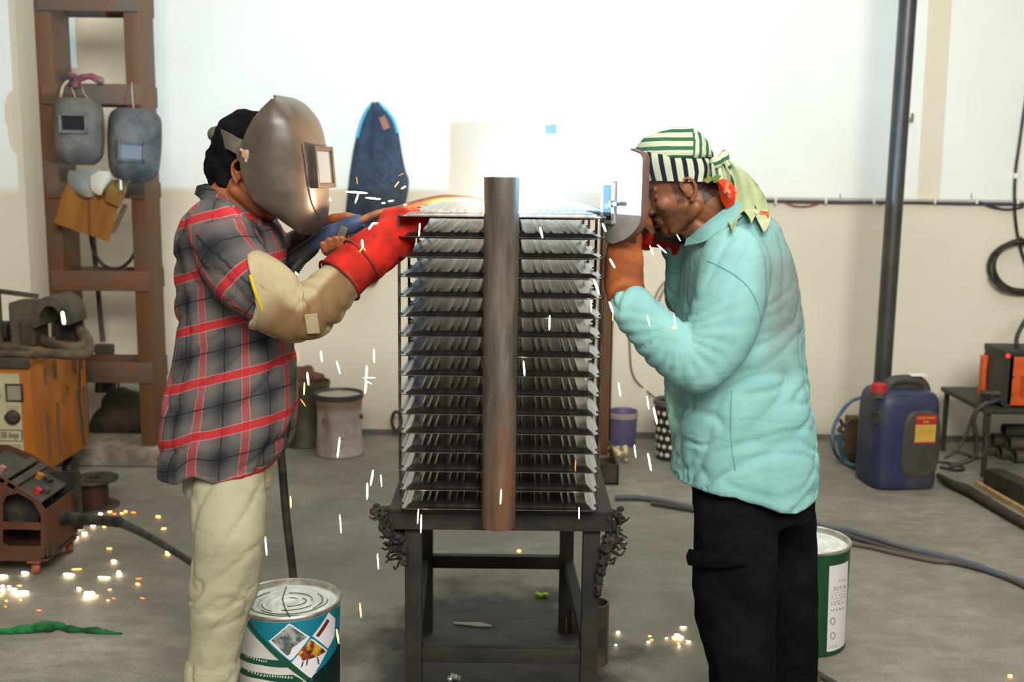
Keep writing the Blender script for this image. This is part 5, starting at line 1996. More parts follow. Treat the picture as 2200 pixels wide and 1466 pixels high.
for px_ in (1666, 1774, 1877, 2008, 2098, 2186):
    MB().box(P(px_, 432, WY - 0.018), (0.012, 0.024, 0.034), bevel=0.002).build('clip', M_white_plastic, trk)
MB().tube(smooth_path([P(1892, 434, WY - 0.02), P(1893, 441, WY - 0.03)], 2), 0.004, 6).build('cable_end', M_black_rubber, trk)
for px_ in (1806, 2088):
    MB().tube([P(px_, 430, WY - 0.01), P(px_ - 1, 416, WY - 0.01)], 0.003, 6).build('tie_wire', M_chrome, trk)
MB().box(P(1956, 253, WY - 0.012), (0.028, 0.024, 0.05), bevel=0.004).build('wall_bracket', M_chrome)
tag(bpy.data.objects['wall_bracket'], 'tiny metal bracket on the wall beside the standing pipe', 'bracket')
bpy.data.objects['wall_bracket'].data.transform(Matrix.Translation(-P(1956, 253, WY)))
bpy.data.objects['wall_bracket'].location = P(1956, 253, WY)
# drop cable and coil at the right edge
dc = [(2222, 120), (2204, 215), (2190, 310), (2181, 380), (2181, 460), (2192, 530), (2214, 590)]
tag(MB().tube(smooth_path([P(a_, b_, WY - 0.02) for a_, b_ in dc], 6), 0.008, 8).build('drop_cable', M_black_rubber, origin=P(2181, 380, WY), smooth=60), 'black cable dropping down the wall to the coil', 'cable')
tag(MB().box(P(2182, 378, WY - 0.02), (0.02, 0.03, 0.03), bevel=0.003).build('cable_clip', M_white_plastic, origin=P(2182, 378, WY)), 'white clip holding the drop cable to the wall', 'clip')
mb = MB()
pts = []
for i in range(150):
    a_ = i / 149 * 4.3 * 2 * PI
    rx = 68 - 7 * math.sin(a_ * 0.23) - 8 * (i / 149)
    ry = 58 - 9 * (i / 149) + 4 * math.cos(a_ * 0.31)
    pts.append(P(2194 + 4 * math.sin(i * .05) + rx * math.cos(a_), 571 + 5 * (i / 149) + ry * math.sin(a_), WY - 0.02 - 0.012 * ((i * 7 // 35) % 4)))
tag(mb.tube(pts, 0.0085, 8).build('cable_coil', M_black_rubber, origin=P(2194, 515, WY), smooth=60), 'coil of black cable hung on the wall above the orange welding machine', 'cable coil')
tag(MB().tube([P(2194, 512, WY), P(2194, 512, WY - 0.09), P(2194, 508, WY - 0.095)], 0.006, 8).build('coil_hook', M_chrome, origin=P(2194, 512, WY)), 'small steel hook carrying the cable coil', 'hook')
# loop of thin hose behind the aqua welder, and a thin cable falling to the bin
mb = MB()
for k, (rx, ry) in enumerate(((76, 88), (66, 78))):
    pts = [P(1478 + rx * math.cos(a_ * 2 * PI / 48), 672 + ry * math.sin(a_ * 2 * PI / 48), WY - 0.02 - 0.012 * k) for a_ in range(48)]
    mb.tube(pts, 0.006, 6, closed=True)
tag(mb.build('hose_loop', mat('thin_grey_hose', sc(150, 140, 122), 0.6), origin=P(1478, 590, WY), smooth=60), 'thin grey hose loop hung on the wall behind the aqua shirt welder', 'hose')
tb = [(1344, 640), (1352, 730), (1356, 790), (1368, 820), (1395, 845), (1418, 862)]
pts = [P(a_, b_, WY - 0.012) for a_, b_ in tb[:-1]] + [P(1424, 868, 5.99)]
tag(MB().tube(smooth_path(pts, 6), 0.005, 6).build('thin_cable', mat('grey_cable', sc(84, 78, 70), 0.6), origin=pts[3], smooth=60), 'thin cable trailing down the wall to the spotted bin', 'cable')
# cable end and small roll beside the wall left of the radiator
rl = P(852, 905, 6.14)
pts = [P(852 + 10 * math.cos(a_ * 2 * PI / 24), 905 + 20 * math.sin(a_ * 2 * PI / 24), 6.16) for a_ in range(24)]
tag(MB().tube(pts, 0.010, 8, closed=True).build('cable_ring', M_black_rubber, origin=P(852, 925, 6.16), smooth=60), 'small black cable ring hanging low by the wall left of the radiator', 'cable ring')

# ------------------------------------------------------------------ things hung on the battened column
def face_helmet(name, cx, cy, wpx, hpx, Y, yaw, label, m, win, tilt_=0.0):
    """helmet shell seen from the front; win: (x, y, w, h) of its window in fractions"""
    c = P(cx, cy, Y)
    W_ = wpx / FPX * (Y * 1.02)
    H_ = hpx / FPX * (Y * 1.02)
    R_ = Matrix.Translation(c) @ Matrix.Rotation(yaw, 4, 'Z') @ Matrix.Rotation(tilt_, 4, 'Y')
    root = thing(name, label, 'welding helmet', c + V((0, 0, -H_ / 2)))
    rows = []
    n = 29
    for i in range(23):
        k = i / 22
        z_ = H_ / 2 - H_ * k
        hw = W_ / 2 * (1 - 0.10 * abs(2 * k - 0.8) ** 2)
        if k < 0.16:
            hw *= math.sqrt(max(0.05, 1 - ((0.16 - k) / 0.17) ** 2)) * 0.45 + 0.55
        if k > 0.80:
            hw *= math.sqrt(max(0.02, 1 - ((k - 0.80) / 0.21) ** 2)) * 0.6 + 0.4
        dp = 0.13 * (1 - 0.35 * max(0, (0.25 - k) / 0.25) ** 2 - 0.35 * max(0, (k - 0.75) / 0.25) ** 2)
        r = []
        for j in range(n):
            a_ = -PI / 2 + PI * j / (n - 1)
            sa, ca = math.sin(a_), math.cos(a_)
            r.append(V((hw * math.copysign(abs(sa) ** 0.75, sa), -dp * abs(ca) ** 0.75 + 0.05, z_)))
        rows.append([R_ @ p for p in r])
    MB().grid(rows, 0.004).build('shell', m, root, smooth=60)
    wx, wz, ww, wh = W_ * win[0], H_ * win[1], W_ * win[2], H_ * win[3]
    mb = MB()
    yf = -0.085
    for s_ in (-1, 1):
        mb.box((wx + s_ * ww / 2, yf, wz), (0.014, 0.03, wh + 0.014))
        mb.box((wx, yf, wz + s_ * wh / 2), (ww, 0.03, 0.014))
    mb.v = [R_ @ v for v in mb.v]
    mb.build('window_frame', m, root, smooth=0)
    mb = MB().box((wx, yf + 0.002, wz), (ww - 0.012, 0.006, wh - 0.012))
    mb.v = [R_ @ v for v in mb.v]
    mb.build('window_glass', win[4], root, smooth=0)
    return root, R_, W_, H_


M_dusth = mat('dusty_grey_fibre', sc(104, 97, 86), 0.85, 0, sc(72, 67, 60), 7, (0.38, 0.62), bump=0.15, bscale=40)
M_bluedust = mat('dusty_blue_grey_fibre', sc(98, 95, 90), 0.85, 0, sc(52, 53, 54), 6, (0.38, 0.62), bump=0.15, bscale=40)
M_blackglass = mat('black_glass', (0.008, 0.008, 0.01), 0.15)
M_dustglass = mat('dusty_glass', sc(88, 92, 92), 0.5)
h1, R_, W_, H_ = face_helmet('old_helmet', 168, 283, 98, 134, 5.40, 0.30, 'dusty grey welding helmet with an open black window, on the column', M_dusth, (-0.06, 0.12, 0.50, 0.26, M_blackglass))
h2, R2_, W2_, H2_ = face_helmet('old_helmet', 291, 312, 104, 146, 5.38, 0.42, 'blue grey welding helmet hanging tilted from a string on the column', M_bluedust, (-0.10, -0.10, 0.46, 0.24, M_dustglass), 0.06)
M_str = mat('pale_string', sc(176, 168, 150), 0.8)
MB().tube(smooth_path([P(283, 178, FY0 - 0.02), P(284, 205, 5.46), P(288, 240, 5.42)], 4), 0.0025, 6).build('string', M_str, h2)
MB().tube(smooth_path([P(264, 247, 5.40), P(275, 239, 5.36), P(298, 238, 5.36), P(320, 248, 5.40)], 5), 0.010, 8).build('head_band', M_black_rubber, h2, smooth=60)
MB().tube(smooth_path([P(152, 185, FY0 - 0.015), P(160, 205, 5.45), P(166, 218, 5.40)], 4), 0.0025, 6).build('string', M_str, h1)
MB().tube(smooth_path([P(192, 215, 5.40), P(180, 200, 5.46), P(176, 186, FY0 - 0.015)], 4), 0.0025, 6).build('string', M_str, h1)
# red and grey rags on the upper batten
mb = MB()
for a_, b_, r_ in ((140, 168, .018), (152, 163, .022), (165, 170, .022), (160, 180, .018), (180, 166, .020), (196, 164, .022), (212, 172, .020)):
    mb.ball(P(a_, b_, FY0 - 0.03), (r_ * 1.5, r_, r_), 10)
rm = fuse(mb, 0.008, 2)
push(rm, lambda co, n: 0.008 * noise.noise(co * 24))
t = NT('red_black_strap_cloth')
a = t.noise(11, 3)
t.set(col=t.ramp(a, [(0.42, sc(60, 52, 52)), (0.5, sc(128, 52, 62)), (0.6, sc(112, 104, 96))]), rough=0.9)
tag(put(rm, 'strap_bundle', t.m, origin=P(175, 182, FY0 - 0.03), smooth=180), 'bundle of red and black straps over the column\'s upper cross plate', 'straps')
# grey cord hooked over the side
tag(MB().tube(smooth_path([P(148, 172, FY0 - 0.03), P(136, 185, FY0 - 0.04), P(131, 205, FY0 - 0.05), P(132, 216, FY0 - 0.05)], 5), 0.008, 8).build('plug_cord', mat('cream_cord', sc(160, 146, 110), 0.7), origin=P(140, 180, FY0 - 0.03), smooth=60), 'cream cord with a yellow end beside the open windowed helmet', 'cord')
# clear face shield and paper scraps
mb = MB()
rows = []
for i in range(13):
    k = i / 12
    hw = 44 * math.sqrt(max(0.03, 1 - ((k - 0.30) / 0.72) ** 2))
    rows.append([P(190 + hw * math.sin(-1.3 + 2.6 * j / 14) / math.sin(1.3), 366 + 58 * k, 5.48 - 0.07 * math.cos(-1.3 + 2.6 * j / 14)) for j in range(15)])
fs_ = mb.grid(rows, 0.003).build('face_shield', mat('dusty_clear_visor', sc(140, 140, 130), 0.4, 0, sc(120, 122, 112), 8), origin=P(190, 366, 5.46), smooth=60)
tag(fs_, 'dusty rounded clear visor hanging below the open windowed helmet', 'face shield')
mb = MB()
mb.grid([[P(196, 378, 5.40), P(214, 368, 5.38), P(236, 368, 5.38), P(258, 380, 5.40)], [P(194, 396, 5.39), P(212, 392, 5.37), P(226, 392, 5.37), P(240, 384, 5.39)], [P(198, 410, 5.40), P(210, 418, 5.38), P(218, 419, 5.38), P(226, 402, 5.40)]], 0.003)
tag(mb.build('paper_scrap', mat('cream_scrap', sc(196, 184, 160), 0.8), origin=P(215, 372, 5.4), smooth=60), 'cream torn visor scrap on the ochre leather apron', 'scrap')
# ochre leather apron folded over the batten
mb = MB()
la = [(150, 388), (133, 425), (124, 460), (117, 478)]
lb = [(276, 388), (270, 420), (254, 450), (236, 520)]
A_, B_ = smooth_path([P(a_, b_, 5.47) for a_, b_ in la], 4), smooth_path([P(a_, b_, 5.47) for a_, b_ in lb], 4)
rows = []
for i in range(len(A_)):
    rows.append([A_[i].lerp(B_[i], j / 14) + V((0, -0.012 * math.sin(j * 1.05) - 0.02 * math.sin(PI * j / 14), 0)) for j in range(15)])
ap = thing('leather_apron', 'ochre leather apron hanging over the column\'s middle cross plate', 'apron', P(195, 390, 5.5))
t = NT('ochre_leather')
a = t.noise(5, 4, 0.6)
t.set(col=t.ramp(a, [(0.35, sc(132, 84, 28)), (0.62, sc(150, 98, 36))]), rough=0.8)
M_ochre = t.m
mb.grid(rows, 0.005).build('body', M_ochre, ap, smooth=60)
mb = MB().grid([[P(228, 392, 5.43), P(252, 386, 5.43), P(277, 388, 5.44)], [P(226, 412, 5.43), P(250, 412, 5.42), P(270, 418, 5.43)], [P(228, 432, 5.43), P(245, 440, 5.42), P(258, 446, 5.43)]], 0.004)
mb.build('flap', mat('olive_ochre_leather', sc(130, 98, 46), 0.8), ap, smooth=60)
MB().tube([P(190, 418, 5.425), P(191, 470, 5.42), P(192, 505, 5.43)], 0.004, 6).build('seam', mat('dark_ochre', sc(110, 70, 30), 0.8), ap)
MB().tube(smooth_path([P(240, 500, 5.46), P(256, 470, 5.48), P(270, 440, 5.5)], 4), 0.012, 8).build('side_fold', mat('brown_fold', sc(104, 86, 52), 0.8), ap)
tag(MB().tube([P(259, 382, 5.36), P(260, 408, 5.36)], 0.006, 8).build('white_tag', M_white_plastic, origin=P(259, 395, 5.36)), 'thin white marker stuck to the apron flap', 'marker')
# black cable loop inside the column
pts = [P(246 + 52 * math.cos(a_), 500 + 78 * math.sin(a_), 5.66) for a_ in [PI * (1.18 - 1.36 * i / 40) for i in range(41)]]
tag(MB().tube(pts, 0.009, 8).build('cable_loop', M_black_rubber, origin=P(290, 430, 5.66), smooth=60), 'black cable loop hanging inside the brown column', 'cable')
# broom leaning inside the column
br = thing('broom', 'dusty dark broom leaning against the wall inside the brown column', 'broom', V((P(225, 770, 6.0).x, 6.0, 0)))
MB().tube([P(196, 470, 6.15), P(221, 735, 6.02)], 0.014, 10).build('handle', M_dark_steel, br, smooth=60)
mb = MB()
hb = P(224, 742, 6.02)
mb.box(hb + V((0, 0, -0.02)), (0.10, 0.05, 0.05), bevel=0.006)
rng = random.Random(6)
for i in range(60):
    a_ = rng.uniform(-.045, .045)
    b_ = rng.uniform(-.02, .02)
    mb.tube([hb + V((a_, b_, -0.04)), hb + V((a_ * 1.5 + rng.uniform(-.01, .01), b_ * 1.6, -0.27))], 0.0035, 4)
o = mb.build('bristles', mat('grey_bristle', sc(70, 64, 54), 0.9), br, smooth=0)
# dark lump made up to fill the dark void at the column foot
mb = MB()
for a_, b_, r_ in ((255, 870, .10), (280, 880, .11), (262, 930, .13), (300, 940, .10), (245, 945, .10)):
    c_ = P(a_, b_, 5.98)
    mb.ball(c_, (r_, .10, r_), 14)
base = P(270, 950, 5.98)
mb.ball(V((base.x, 5.98, 0.12)), (0.2, 0.12, 0.119), 14)
jm = fuse(mb, 0.015, 3)  # invented body for a place that is only dark
push(jm, lambda co, n: 0.02 * noise.noise(co * 9) + 0.008 * noise.noise(co * 25))
for v in jm.vertices:
    v.co.z = max(v.co.z, 0.001)
    v.co.y = min(v.co.y, WY - 0.015)
tag(put(jm, 'dark_void_fill', mat('dark_void_brown', sc(66, 56, 44), 0.95, 0, sc(40, 34, 28), 7), origin=(base.x, 5.98, 0), smooth=180), 'dark brown lump filling the dark void behind the foot of the column', 'filler')

# ------------------------------------------------------------------ yellow welding machine, left
mx1 = P(70, 900, 4.70).x
my0, my1, mz0, mz1 = 4.70, 5.32, 0.165, 0.685
mx0 = mx1 - 0.56
ym = thing('welding_machine', 'large yellow welding machine with a grey front panel under dusty cables', 'welding machine', ((mx0 + mx1) / 2, (my0 + my1) / 2, 0))
t = NT('worn_orange_yellow_paint')
a = t.noise(6, 5, 0.62, stretch=(1, 1, 0.5))
b = t.noise(30, 4, 0.7)
c1 = t.ramp(a, [(0.35, sc(176, 104, 16)), (0.62, sc(150, 84, 18))])
t.set(col=t.mix(t.ramp(b, [(0.62, (0,) * 3), (0.72, (0.5,) * 3)]), c1, sc(84, 62, 40)), rough=0.5)
M_yel = t.m
MB().box(((mx0 + mx1) / 2, (my0 + my1) / 2, (mz0 + mz1) / 2), (mx1 - mx0, my1 - my0, mz1 - mz0), bevel=0.006).build('cabinet', M_yel, ym)
MB().box(((mx0 + mx1) / 2 - 0.02, my0 - 0.004, (mz0 + mz1) / 2 - 0.015), (mx1 - mx0 - 0.05, 0.012, mz1 - mz0 - 0.05), bevel=0.003).build('front_panel', mat('cream_grey_panel', sc(178, 172, 140), 0.6, 0, sc(150, 144, 112), 5), ym)
M_dgrey = mat('dusty_dark_grey', sc(70, 66, 58), 0.8, 0, sc(48, 44, 38), 8)
MB().box(((mx0 + mx1) / 2, (my0 + my1) / 2, mz1 + 0.010), (mx1 - mx0 + 0.012, my1 - my0 + 0.02, 0.030), bevel=0.006).build('lid', M_yel, ym)
MB().box(((mx0 + mx1) / 2 + 0.0, my0 - 0.012, mz1 + 0.008), (mx1 - mx0 + 0.01, 0.02, 0.045), bevel=0.005).build('lid_edge', M_dgrey, ym)['label'] = 'dusty dark front edge of the lid'
yp = my0 - 0.010


def fp(px, py, off=0.0):
    return P(px, py, yp - off)


# meter, knob, name plate and print on the front
a_, b_ = fp(14, 826), fp(49, 861)
mb = MB()
cx_, cz_ = (a_.x + b_.x) / 2, (a_.z + b_.z) / 2
w_, h_ = b_.x - a_.x, a_.z - b_.z
for s_ in (-1, 1):
    mb.box((cx_ + s_ * w_ / 2, yp - 0.004, cz_), (0.006, 0.010, h_ + 0.006))
    mb.box((cx_, yp - 0.004, cz_ + s_ * h_ / 2), (w_, 0.010, 0.006))
mt = mb.build('meter_frame', M_black_rubber, ym, smooth=0)
MB().box((cx_, yp - 0.002, cz_), (w_ - 0.006, 0.004, h_ - 0.006)).build('meter_glass', mat('grey_meter', sc(140, 134, 118), 0.35), mt, smooth=0)
kc = fp(28, 897)
kb = MB().lathe([(0, 0), (0.034, 0), (0.030, 0.014), (0.022, 0.016), (0.020, 0.028), (0, 0.029)], kc, 24, axis=(0, -1, 0)).build('selector_knob', M_black_rubber, ym, smooth=40)
MB().box(kc + V((0, -0.028, 0)), (0.055, 0.014, 0.014), Matrix.Rotation(0.5, 3, 'Y'), 0.004).build('knob_grip', M_black_rubber, kb)
a_, b_ = fp(-20, 924), fp(48, 948)
mb = MB()
cx_, cz_ = (a_.x + b_.x) / 2, (a_.z + b_.z) / 2
w_, h_ = b_.x - a_.x, a_.z - b_.z
for s_ in (-1, 1):
    mb.box((cx_ + s_ * w_ / 2, yp, cz_), (0.003, 0.003, h_))
    mb.box((cx_, yp, cz_ + s_ * h_ / 2), (w_, 0.003, 0.003))
np_ = mb.build('name_plate', M_ink, ym, smooth=0)
tm = text_mesh('g-300 Amps', 0.040)
tm.transform(Matrix.Translation(fp(17, 936, 0.002)) @ Matrix.Rotation(PI / 2, 4, 'X') @ Matrix.Diagonal((0.50, 1.05, 1, 1)))
put(tm, 'lettering', M_ink, np_, smooth=0, fix=False)
mb = MB()
rng = random.Random(8)
for k in range(7):
    p = fp(36, 957 + k * 5)
    mb.box(p, (rng.uniform(0.045, 0.055), 0.002, 0.005))
mb.box(fp(28, 874), (0.06, 0.002, 0.004))
mb.box(fp(28, 879), (0.05, 0.002, 0.004))
mb.box(fp(-6, 852), (0.03, 0.002, 0.02))
mb.build('panel_print', mat('faint_print', sc(140, 124, 92), 0.7), ym, smooth=0)
# louvres and emblem on the orange side
M_lv = mat('dusty_louvre', sc(116, 84, 52), 0.7)
sx_ = mx1 + 0.001


def sd_(py_frac, z_):
    return V((sx_, my0 + (my1 - my0) * py_frac, z_))


for yf, z0_, z1_ in ((0.24, 0.56, 0.64), (0.42, 0.57, 0.66), (0.78, 0.55, 0.63), (0.92, 0.56, 0.62), (0.24, 0.22, 0.44), (0.42, 0.20, 0.46), (0.80, 0.24, 0.47), (0.93, 0.26, 0.47)):
    mb = MB()
    for q in range(4):
        mb.box(V((sx_, my0 + (my1 - my0) * yf + (q - 1.5) * 0.010, (z0_ + z1_) / 2)), (0.004, 0.005, z1_ - z0_))
    mb.build('louvre', M_lv, ym, smooth=0)
mb = MB()
for r_ in (0.045, 0.030):
    mb.tube([V((sx_, my0 + 0.36 + math.cos(q * PI / 12) * r_, 0.475 + math.sin(q * PI / 12) * r_)) for q in range(24)], 0.0022, 5, closed=True)
for k in range(6):
    mb.box(V((sx_, my0 + 0.36 + (k % 3 - 1) * 0.012, 0.482 - (k // 3) * 0.016)), (0.003, 0.007, 0.009))
mb.build('round_emblem', M_lv, ym, smooth=0)
MB().tube(smooth_path([V((sx_ + 0.005, my0 + 0.50, mz1 + 0.03)), V((sx_ + 0.012, my0 + 0.515, mz1 - 0.08)), V((sx_ + 0.007, my0 + 0.51, 0.42)), V((sx_ + 0.007, my0 + 0.54, 0.18))], 5), 0.0045, 6).build('side_wire', M_dgrey, ym)
for y_ in (my0 + 0.08, my1 - 0.08):
    for x_ in (mx0 + 0.07, mx1 - 0.07):
        MB().lathe([(0, -0.02), (0.055, -0.02), (0.06, -0.01), (0.06, 0.01), (0.055, 0.02), (0, 0.02)], (x_, y_, 0.0602), 24, axis=(1, 0, 0)).build('wheel', M_black_rubber, ym, smooth=40)
        MB().box((x_, y_, 0.145), (0.03, 0.03, 0.05)).build('wheel_bracket', M_dark_steel, ym, smooth=0)
# dusty things lying on it
zl = mz1 + 0.026
M_dustcab = mat('dusty_cable', sc(96, 84, 66), 0.95, 0, sc(66, 58, 46), 12, bump=0.2)
M_dust2 = mat('dusty_tin', sc(82, 76, 62), 0.85, 0, sc(54, 50, 42), 8)
cbl = [[(-40, 720), (20, 712), (70, 722), (120, 742), (165, 748), (182, 735), (165, 700), (140, 682)],
       [(-40, 742), (30, 750), (90, 758), (150, 772), (186, 760), (192, 738), (172, 706), (146, 690)],
       [(-40, 760), (40, 768), (110, 776), (170, 774), (188, 750)],
       [(-40, 772), (60, 780), (130, 776)]]
cab_l = ['thick dusty cable, uppermost on the yellow welding machine', 'dusty cable looping right over the yellow machine lid', 'dusty cable lying low along the yellow machine lid', 'dusty cable nearest the front edge of the yellow machine lid']
for k, c_ in enumerate(cbl):
    pts = []
    for i, (a_, b_) in enumerate(c_):
        p = P(a_, b_, 4.80 + 0.1 * k - 0.0)
        q = G(a_, b_, zl + 0.022)
        if q.y > my1 - 0.05 or q.y < my0:
            q = P(a_, b_, my1 - 0.08 if q.y > my1 - 0.05 else my0 + 0.02)
        q.z = max(q.z, zl + 0.016)
        pts.append(q)
    o = MB().tube(smooth_path(pts, 6), [0.024, 0.022, 0.016, 0.011][k], 10).build('dusty_cable', M_dustcab, origin=V((pts[0].x, pts[0].y, zl)), smooth=60)
    tag(o, cab_l[k], 'cable')
# sheet metal hood with an arched opening
hd = thing('dusty_machine_hood', 'dusty old sheet-metal wire feeder hood on the yellow machine', 'wire feeder', V((P(70, 740, 5.1).x, 5.12, zl)))
hb_ = V((P(40, 700, 5.05).x, 5.08, zl))
mb = MB()
q0, q1 = P(14, 640, 5.02), P(72, 650, 5.02)
mb.box(((q0.x + q1.x) / 2, 5.10, (q0.z + zl) / 2 - 0.01), (q1.x - q0.x, 0.16, q0.z - zl - 0.02), bevel=0.02)
mb.build('case', M_dust2, hd, smooth=40)
mb = MB()
tz0 = P(14, 625, 5.0).z
mb.bar(V((q0.x - 0.03, 5.0, zl)), V((q0.x - 0.03, 5.0, tz0)), 0.02, 0.02, up=(0, 1, 0))
mb.bar(V((q0.x - 0.04, 5.0, tz0)), V((q1.x + 0.03, 5.0, P(80, 637, 5.0).z)), 0.02, 0.02)
mb.bar(V((q0.x + 0.05, 4.99, zl)), V((q0.x + 0.05, 4.99, zl + 0.12)), 0.035, 0.02, up=(0, 1, 0))
mb.build('handle_frame', M_dust2, hd, smooth=0)
mb = MB()
arch = []
cxh, czh = P(108, 690, 5.0).x, P(108, 690, 5.0).z
for i in range(21):
    a_ = PI * 1.10 - i / 20 * PI * 1.15
    arch.append((math.cos(a_), math.sin(a_)))
rows = []
for yy, s_ in ((5.0, 1.0), (5.0, 0.66), (5.10, 0.62), (5.20, 0.6)):
    rows.append([V((cxh + x_ * 0.085 * s_, yy, max(zl + 0.003, czh + z_ * 0.115 * s_))) for x_, z_ in arch])
mb.grid(rows, 0.006)
rows = [[V((cxh + x_ * 0.085, 5.0, max(zl + 0.003, czh + z_ * 0.115))) for x_, z_ in arch], [V((cxh + x_ * 0.085, 5.22, max(zl + 0.003, czh + z_ * 0.115))) for x_, z_ in arch]]
mb.grid(rows, 0.006)
mb.build('arched_cover', M_dust2, hd, smooth=40)
MB().box((cxh, 5.21, zl + 0.075), (0.14, 0.012, 0.145)).build('back_plate', M_black_rubber, hd, smooth=0)
MB().lathe([(0, -0.03), (0.05, -0.03), (0.05, 0.03), (0, 0.03)], V((q0.x - 0.055, 5.1, zl + 0.06)), 20, axis=(1, 0, 0)).build('drive_roll', M_black_rubber, hd, smooth=40)

# ------------------------------------------------------------------ orange wire feeder on castors
wf_ = thing('wire_feeder', 'rusty orange open-sided wire feeder on castors beside the yellow machine', 'wire feeder', V((P(20, 1200, 4.05).x, 4.1, 0)))
M_or = mat('rusty_dark_orange', sc(88, 50, 29), 0.65, 0, sc(58, 40, 29), 7, (0.4, 0.66), bump=0.12)
FYa, FYb = 3.95, 4.24
prof = [(-190, 1214), (74, 1214), (97, 1196), (97, 1098), (84, 1078), (0, 1022), (-60, 998), (-190, 998)]


def fz(px, py):
    p = P(px, py, FYa)
    return p.x, max(p.z, 0.062)


def xplate(mb, pix, y, th):
    mb.plate([V((fz(*q)[0], y, fz(*q)[1])) for q in pix], th, (0, 1, 0))


for y in (FYa, FYb):
    mb = MB()
    xplate(mb, [(-190, 1214), (6, 1214), (6, 1026), (0, 1022), (-60, 998), (-190, 998)], y, 0.006)
    xplate(mb, [(6, 1026), (84, 1078), (97, 1098), (88, 1108), (70, 1078), (40, 1060), (14, 1066), (6, 1082)], y, 0.006)
    xplate(mb, [(88, 1108), (97, 1098), (97, 1196), (88, 1196)], y, 0.006)
    xplate(mb, [(6, 1122), (88, 1124), (88, 1140), (50, 1138), (6, 1138)], y, 0.006)
    xplate(mb, [(6, 1168), (20, 1174), (88, 1174), (88, 1196), (97, 1196), (74, 1214), (6, 1214)], y, 0.006)
    mb.build('side_plate', M_or, wf_, smooth=0)
xr = fz(97, 1098)[0]
mb = MB().box((xr - 0.003, (FYa + FYb) / 2, (fz(97, 1098)[1] + fz(97, 1196)[1]) / 2), (0.006, FYb - FYa, fz(97, 1098)[1] - fz(97, 1196)[1]))
mb.build('end_plate', M_or, wf_, smooth=0)
mb = MB()
p0, p1 = V((fz(84, 1078)[0], 0, fz(84, 1078)[1])), V((fz(-60, 998)[0], 0, fz(-60, 998)[1]))
dv = (p1 - p0)
for k0, k1, dz in ((0.02, 0.50, -0.012), (0.62, 0.98, -0.012)):
    a_, b_ = p0 + dv * k0, p0 + dv * k1
    mb.add([V((a_.x, FYa + 0.006, a_.z + dz)), V((b_.x, FYa + 0.006, b_.z + dz)), V((b_.x, FYb, b_.z + dz)), V((a_.x, FYb, a_.z + dz)),
            V((a_.x, FYa + 0.006, a_.z + dz - 0.006)), V((b_.x, FYa + 0.006, b_.z + dz - 0.006)), V((b_.x, FYb, b_.z + dz - 0.006)), V((a_.x, FYb, a_.z + dz - 0.006))],
           [(0, 1, 2, 3), (7, 6, 5, 4), (0, 4, 5, 1), (1, 5, 6, 2), (2, 6, 7, 3), (3, 7, 4, 0)])
pn2 = mb.build('top_panel', M_dgrey, wf_, smooth=0)
nrm_ = V((-dv.z, 0, dv.x)).normalized()
if nrm_.z < 0:
    nrm_ = -nrm_
for k, y_, r_, h_, m_, nm in ((0.16, 4.02, .014, .022, M_red_plastic, 'red_knob'), (0.12, 4.06, .020, .02, M_black_rubber, 'black_knob'), (0.34, 4.14, .016, .02, mat('amber_knob', sc(150, 96, 30), 0.5), 'amber_knob'), (0.72, 4.02, .013, .03, mat('pink_knob', sc(150, 110, 104), 0.5), 'pink_knob'), (0.22, 4.16, .018, .015, M_black_rubber, 'black_knob')):
    MB().lathe([(0, 0), (r_, 0), (r_ * .9, h_), (0, h_)], p0 + dv * k + V((0, y_, -0.012)), 16, axis=nrm_).build(nm, m_, pn2, smooth=40)
mb = MB()
for k in (0.42, 0.58):
    q = p0 + dv * k + V((0, 0, -0.002))
    mb.bar(V((q.x, FYa, q.z + 0.002)), V((q.x, FYb, q.z + 0.002)), 0.03, 0.014, up=nrm_)
mb.build('cross_bar', M_dgrey, wf_, smooth=0)
cf = V((fz(46, 1110)[0], 4.10, fz(46, 1110)[1]))
MB().lathe([(0.02, -0.06), (0.085, -0.06), (0.085, -0.05), (0.05, -0.045), (0.05, 0.045), (0.085, 0.05), (0.085, 0.06), (0.02, 0.06)], cf + V((-0.05, 0, 0.0)), 28, axis=(0, 1, 0)).build('wire_reel', M_black_rubber, wf_, smooth=40)
MB().box((cf.x - 0.05, FYb - 0.02, cf.z - 0.02), (0.34, 0.01, 0.24)).build('back_lining', M_black_rubber, wf_, smooth=0)
zb_ = 0.062
MB().box(((fz(-190, 1214)[0] + xr) / 2, (FYa + FYb) / 2, zb_ + 0.004), (xr - fz(-190, 1214)[0], FYb - FYa, 0.008)).build('base_plate', M_or, wf_, smooth=0)
M_cast = mat('orange_castor', sc(150, 78, 48), 0.6, 0, sc(110, 60, 40), 12)
for x_, y_ in ((xr - 0.06, FYa + 0.03), (xr - 0.03, FYb - 0.02), (xr - 0.42, FYa + 0.03), (xr - 0.42, FYb - 0.02)):
    cst = MB().box((x_, y_, 0.056), (0.05, 0.05, 0.012), bevel=0.003).build('castor', M_cast, wf_)
    MB().lathe([(0, -0.014), (0.020, -0.014), (0.0225, -0.008), (0.0225, 0.008), (0.020, 0.014), (0, 0.014)], (x_, y_, 0.0235), 18, axis=(1, 0.3, 0)).build('castor_wheel', M_cast, cst, smooth=40)
MB().box((xr + 0.004, FYa + 0.05, zb_ + 0.03), (0.012, 0.04, 0.03)).build('catch', M_black_rubber, wf_, smooth=0)
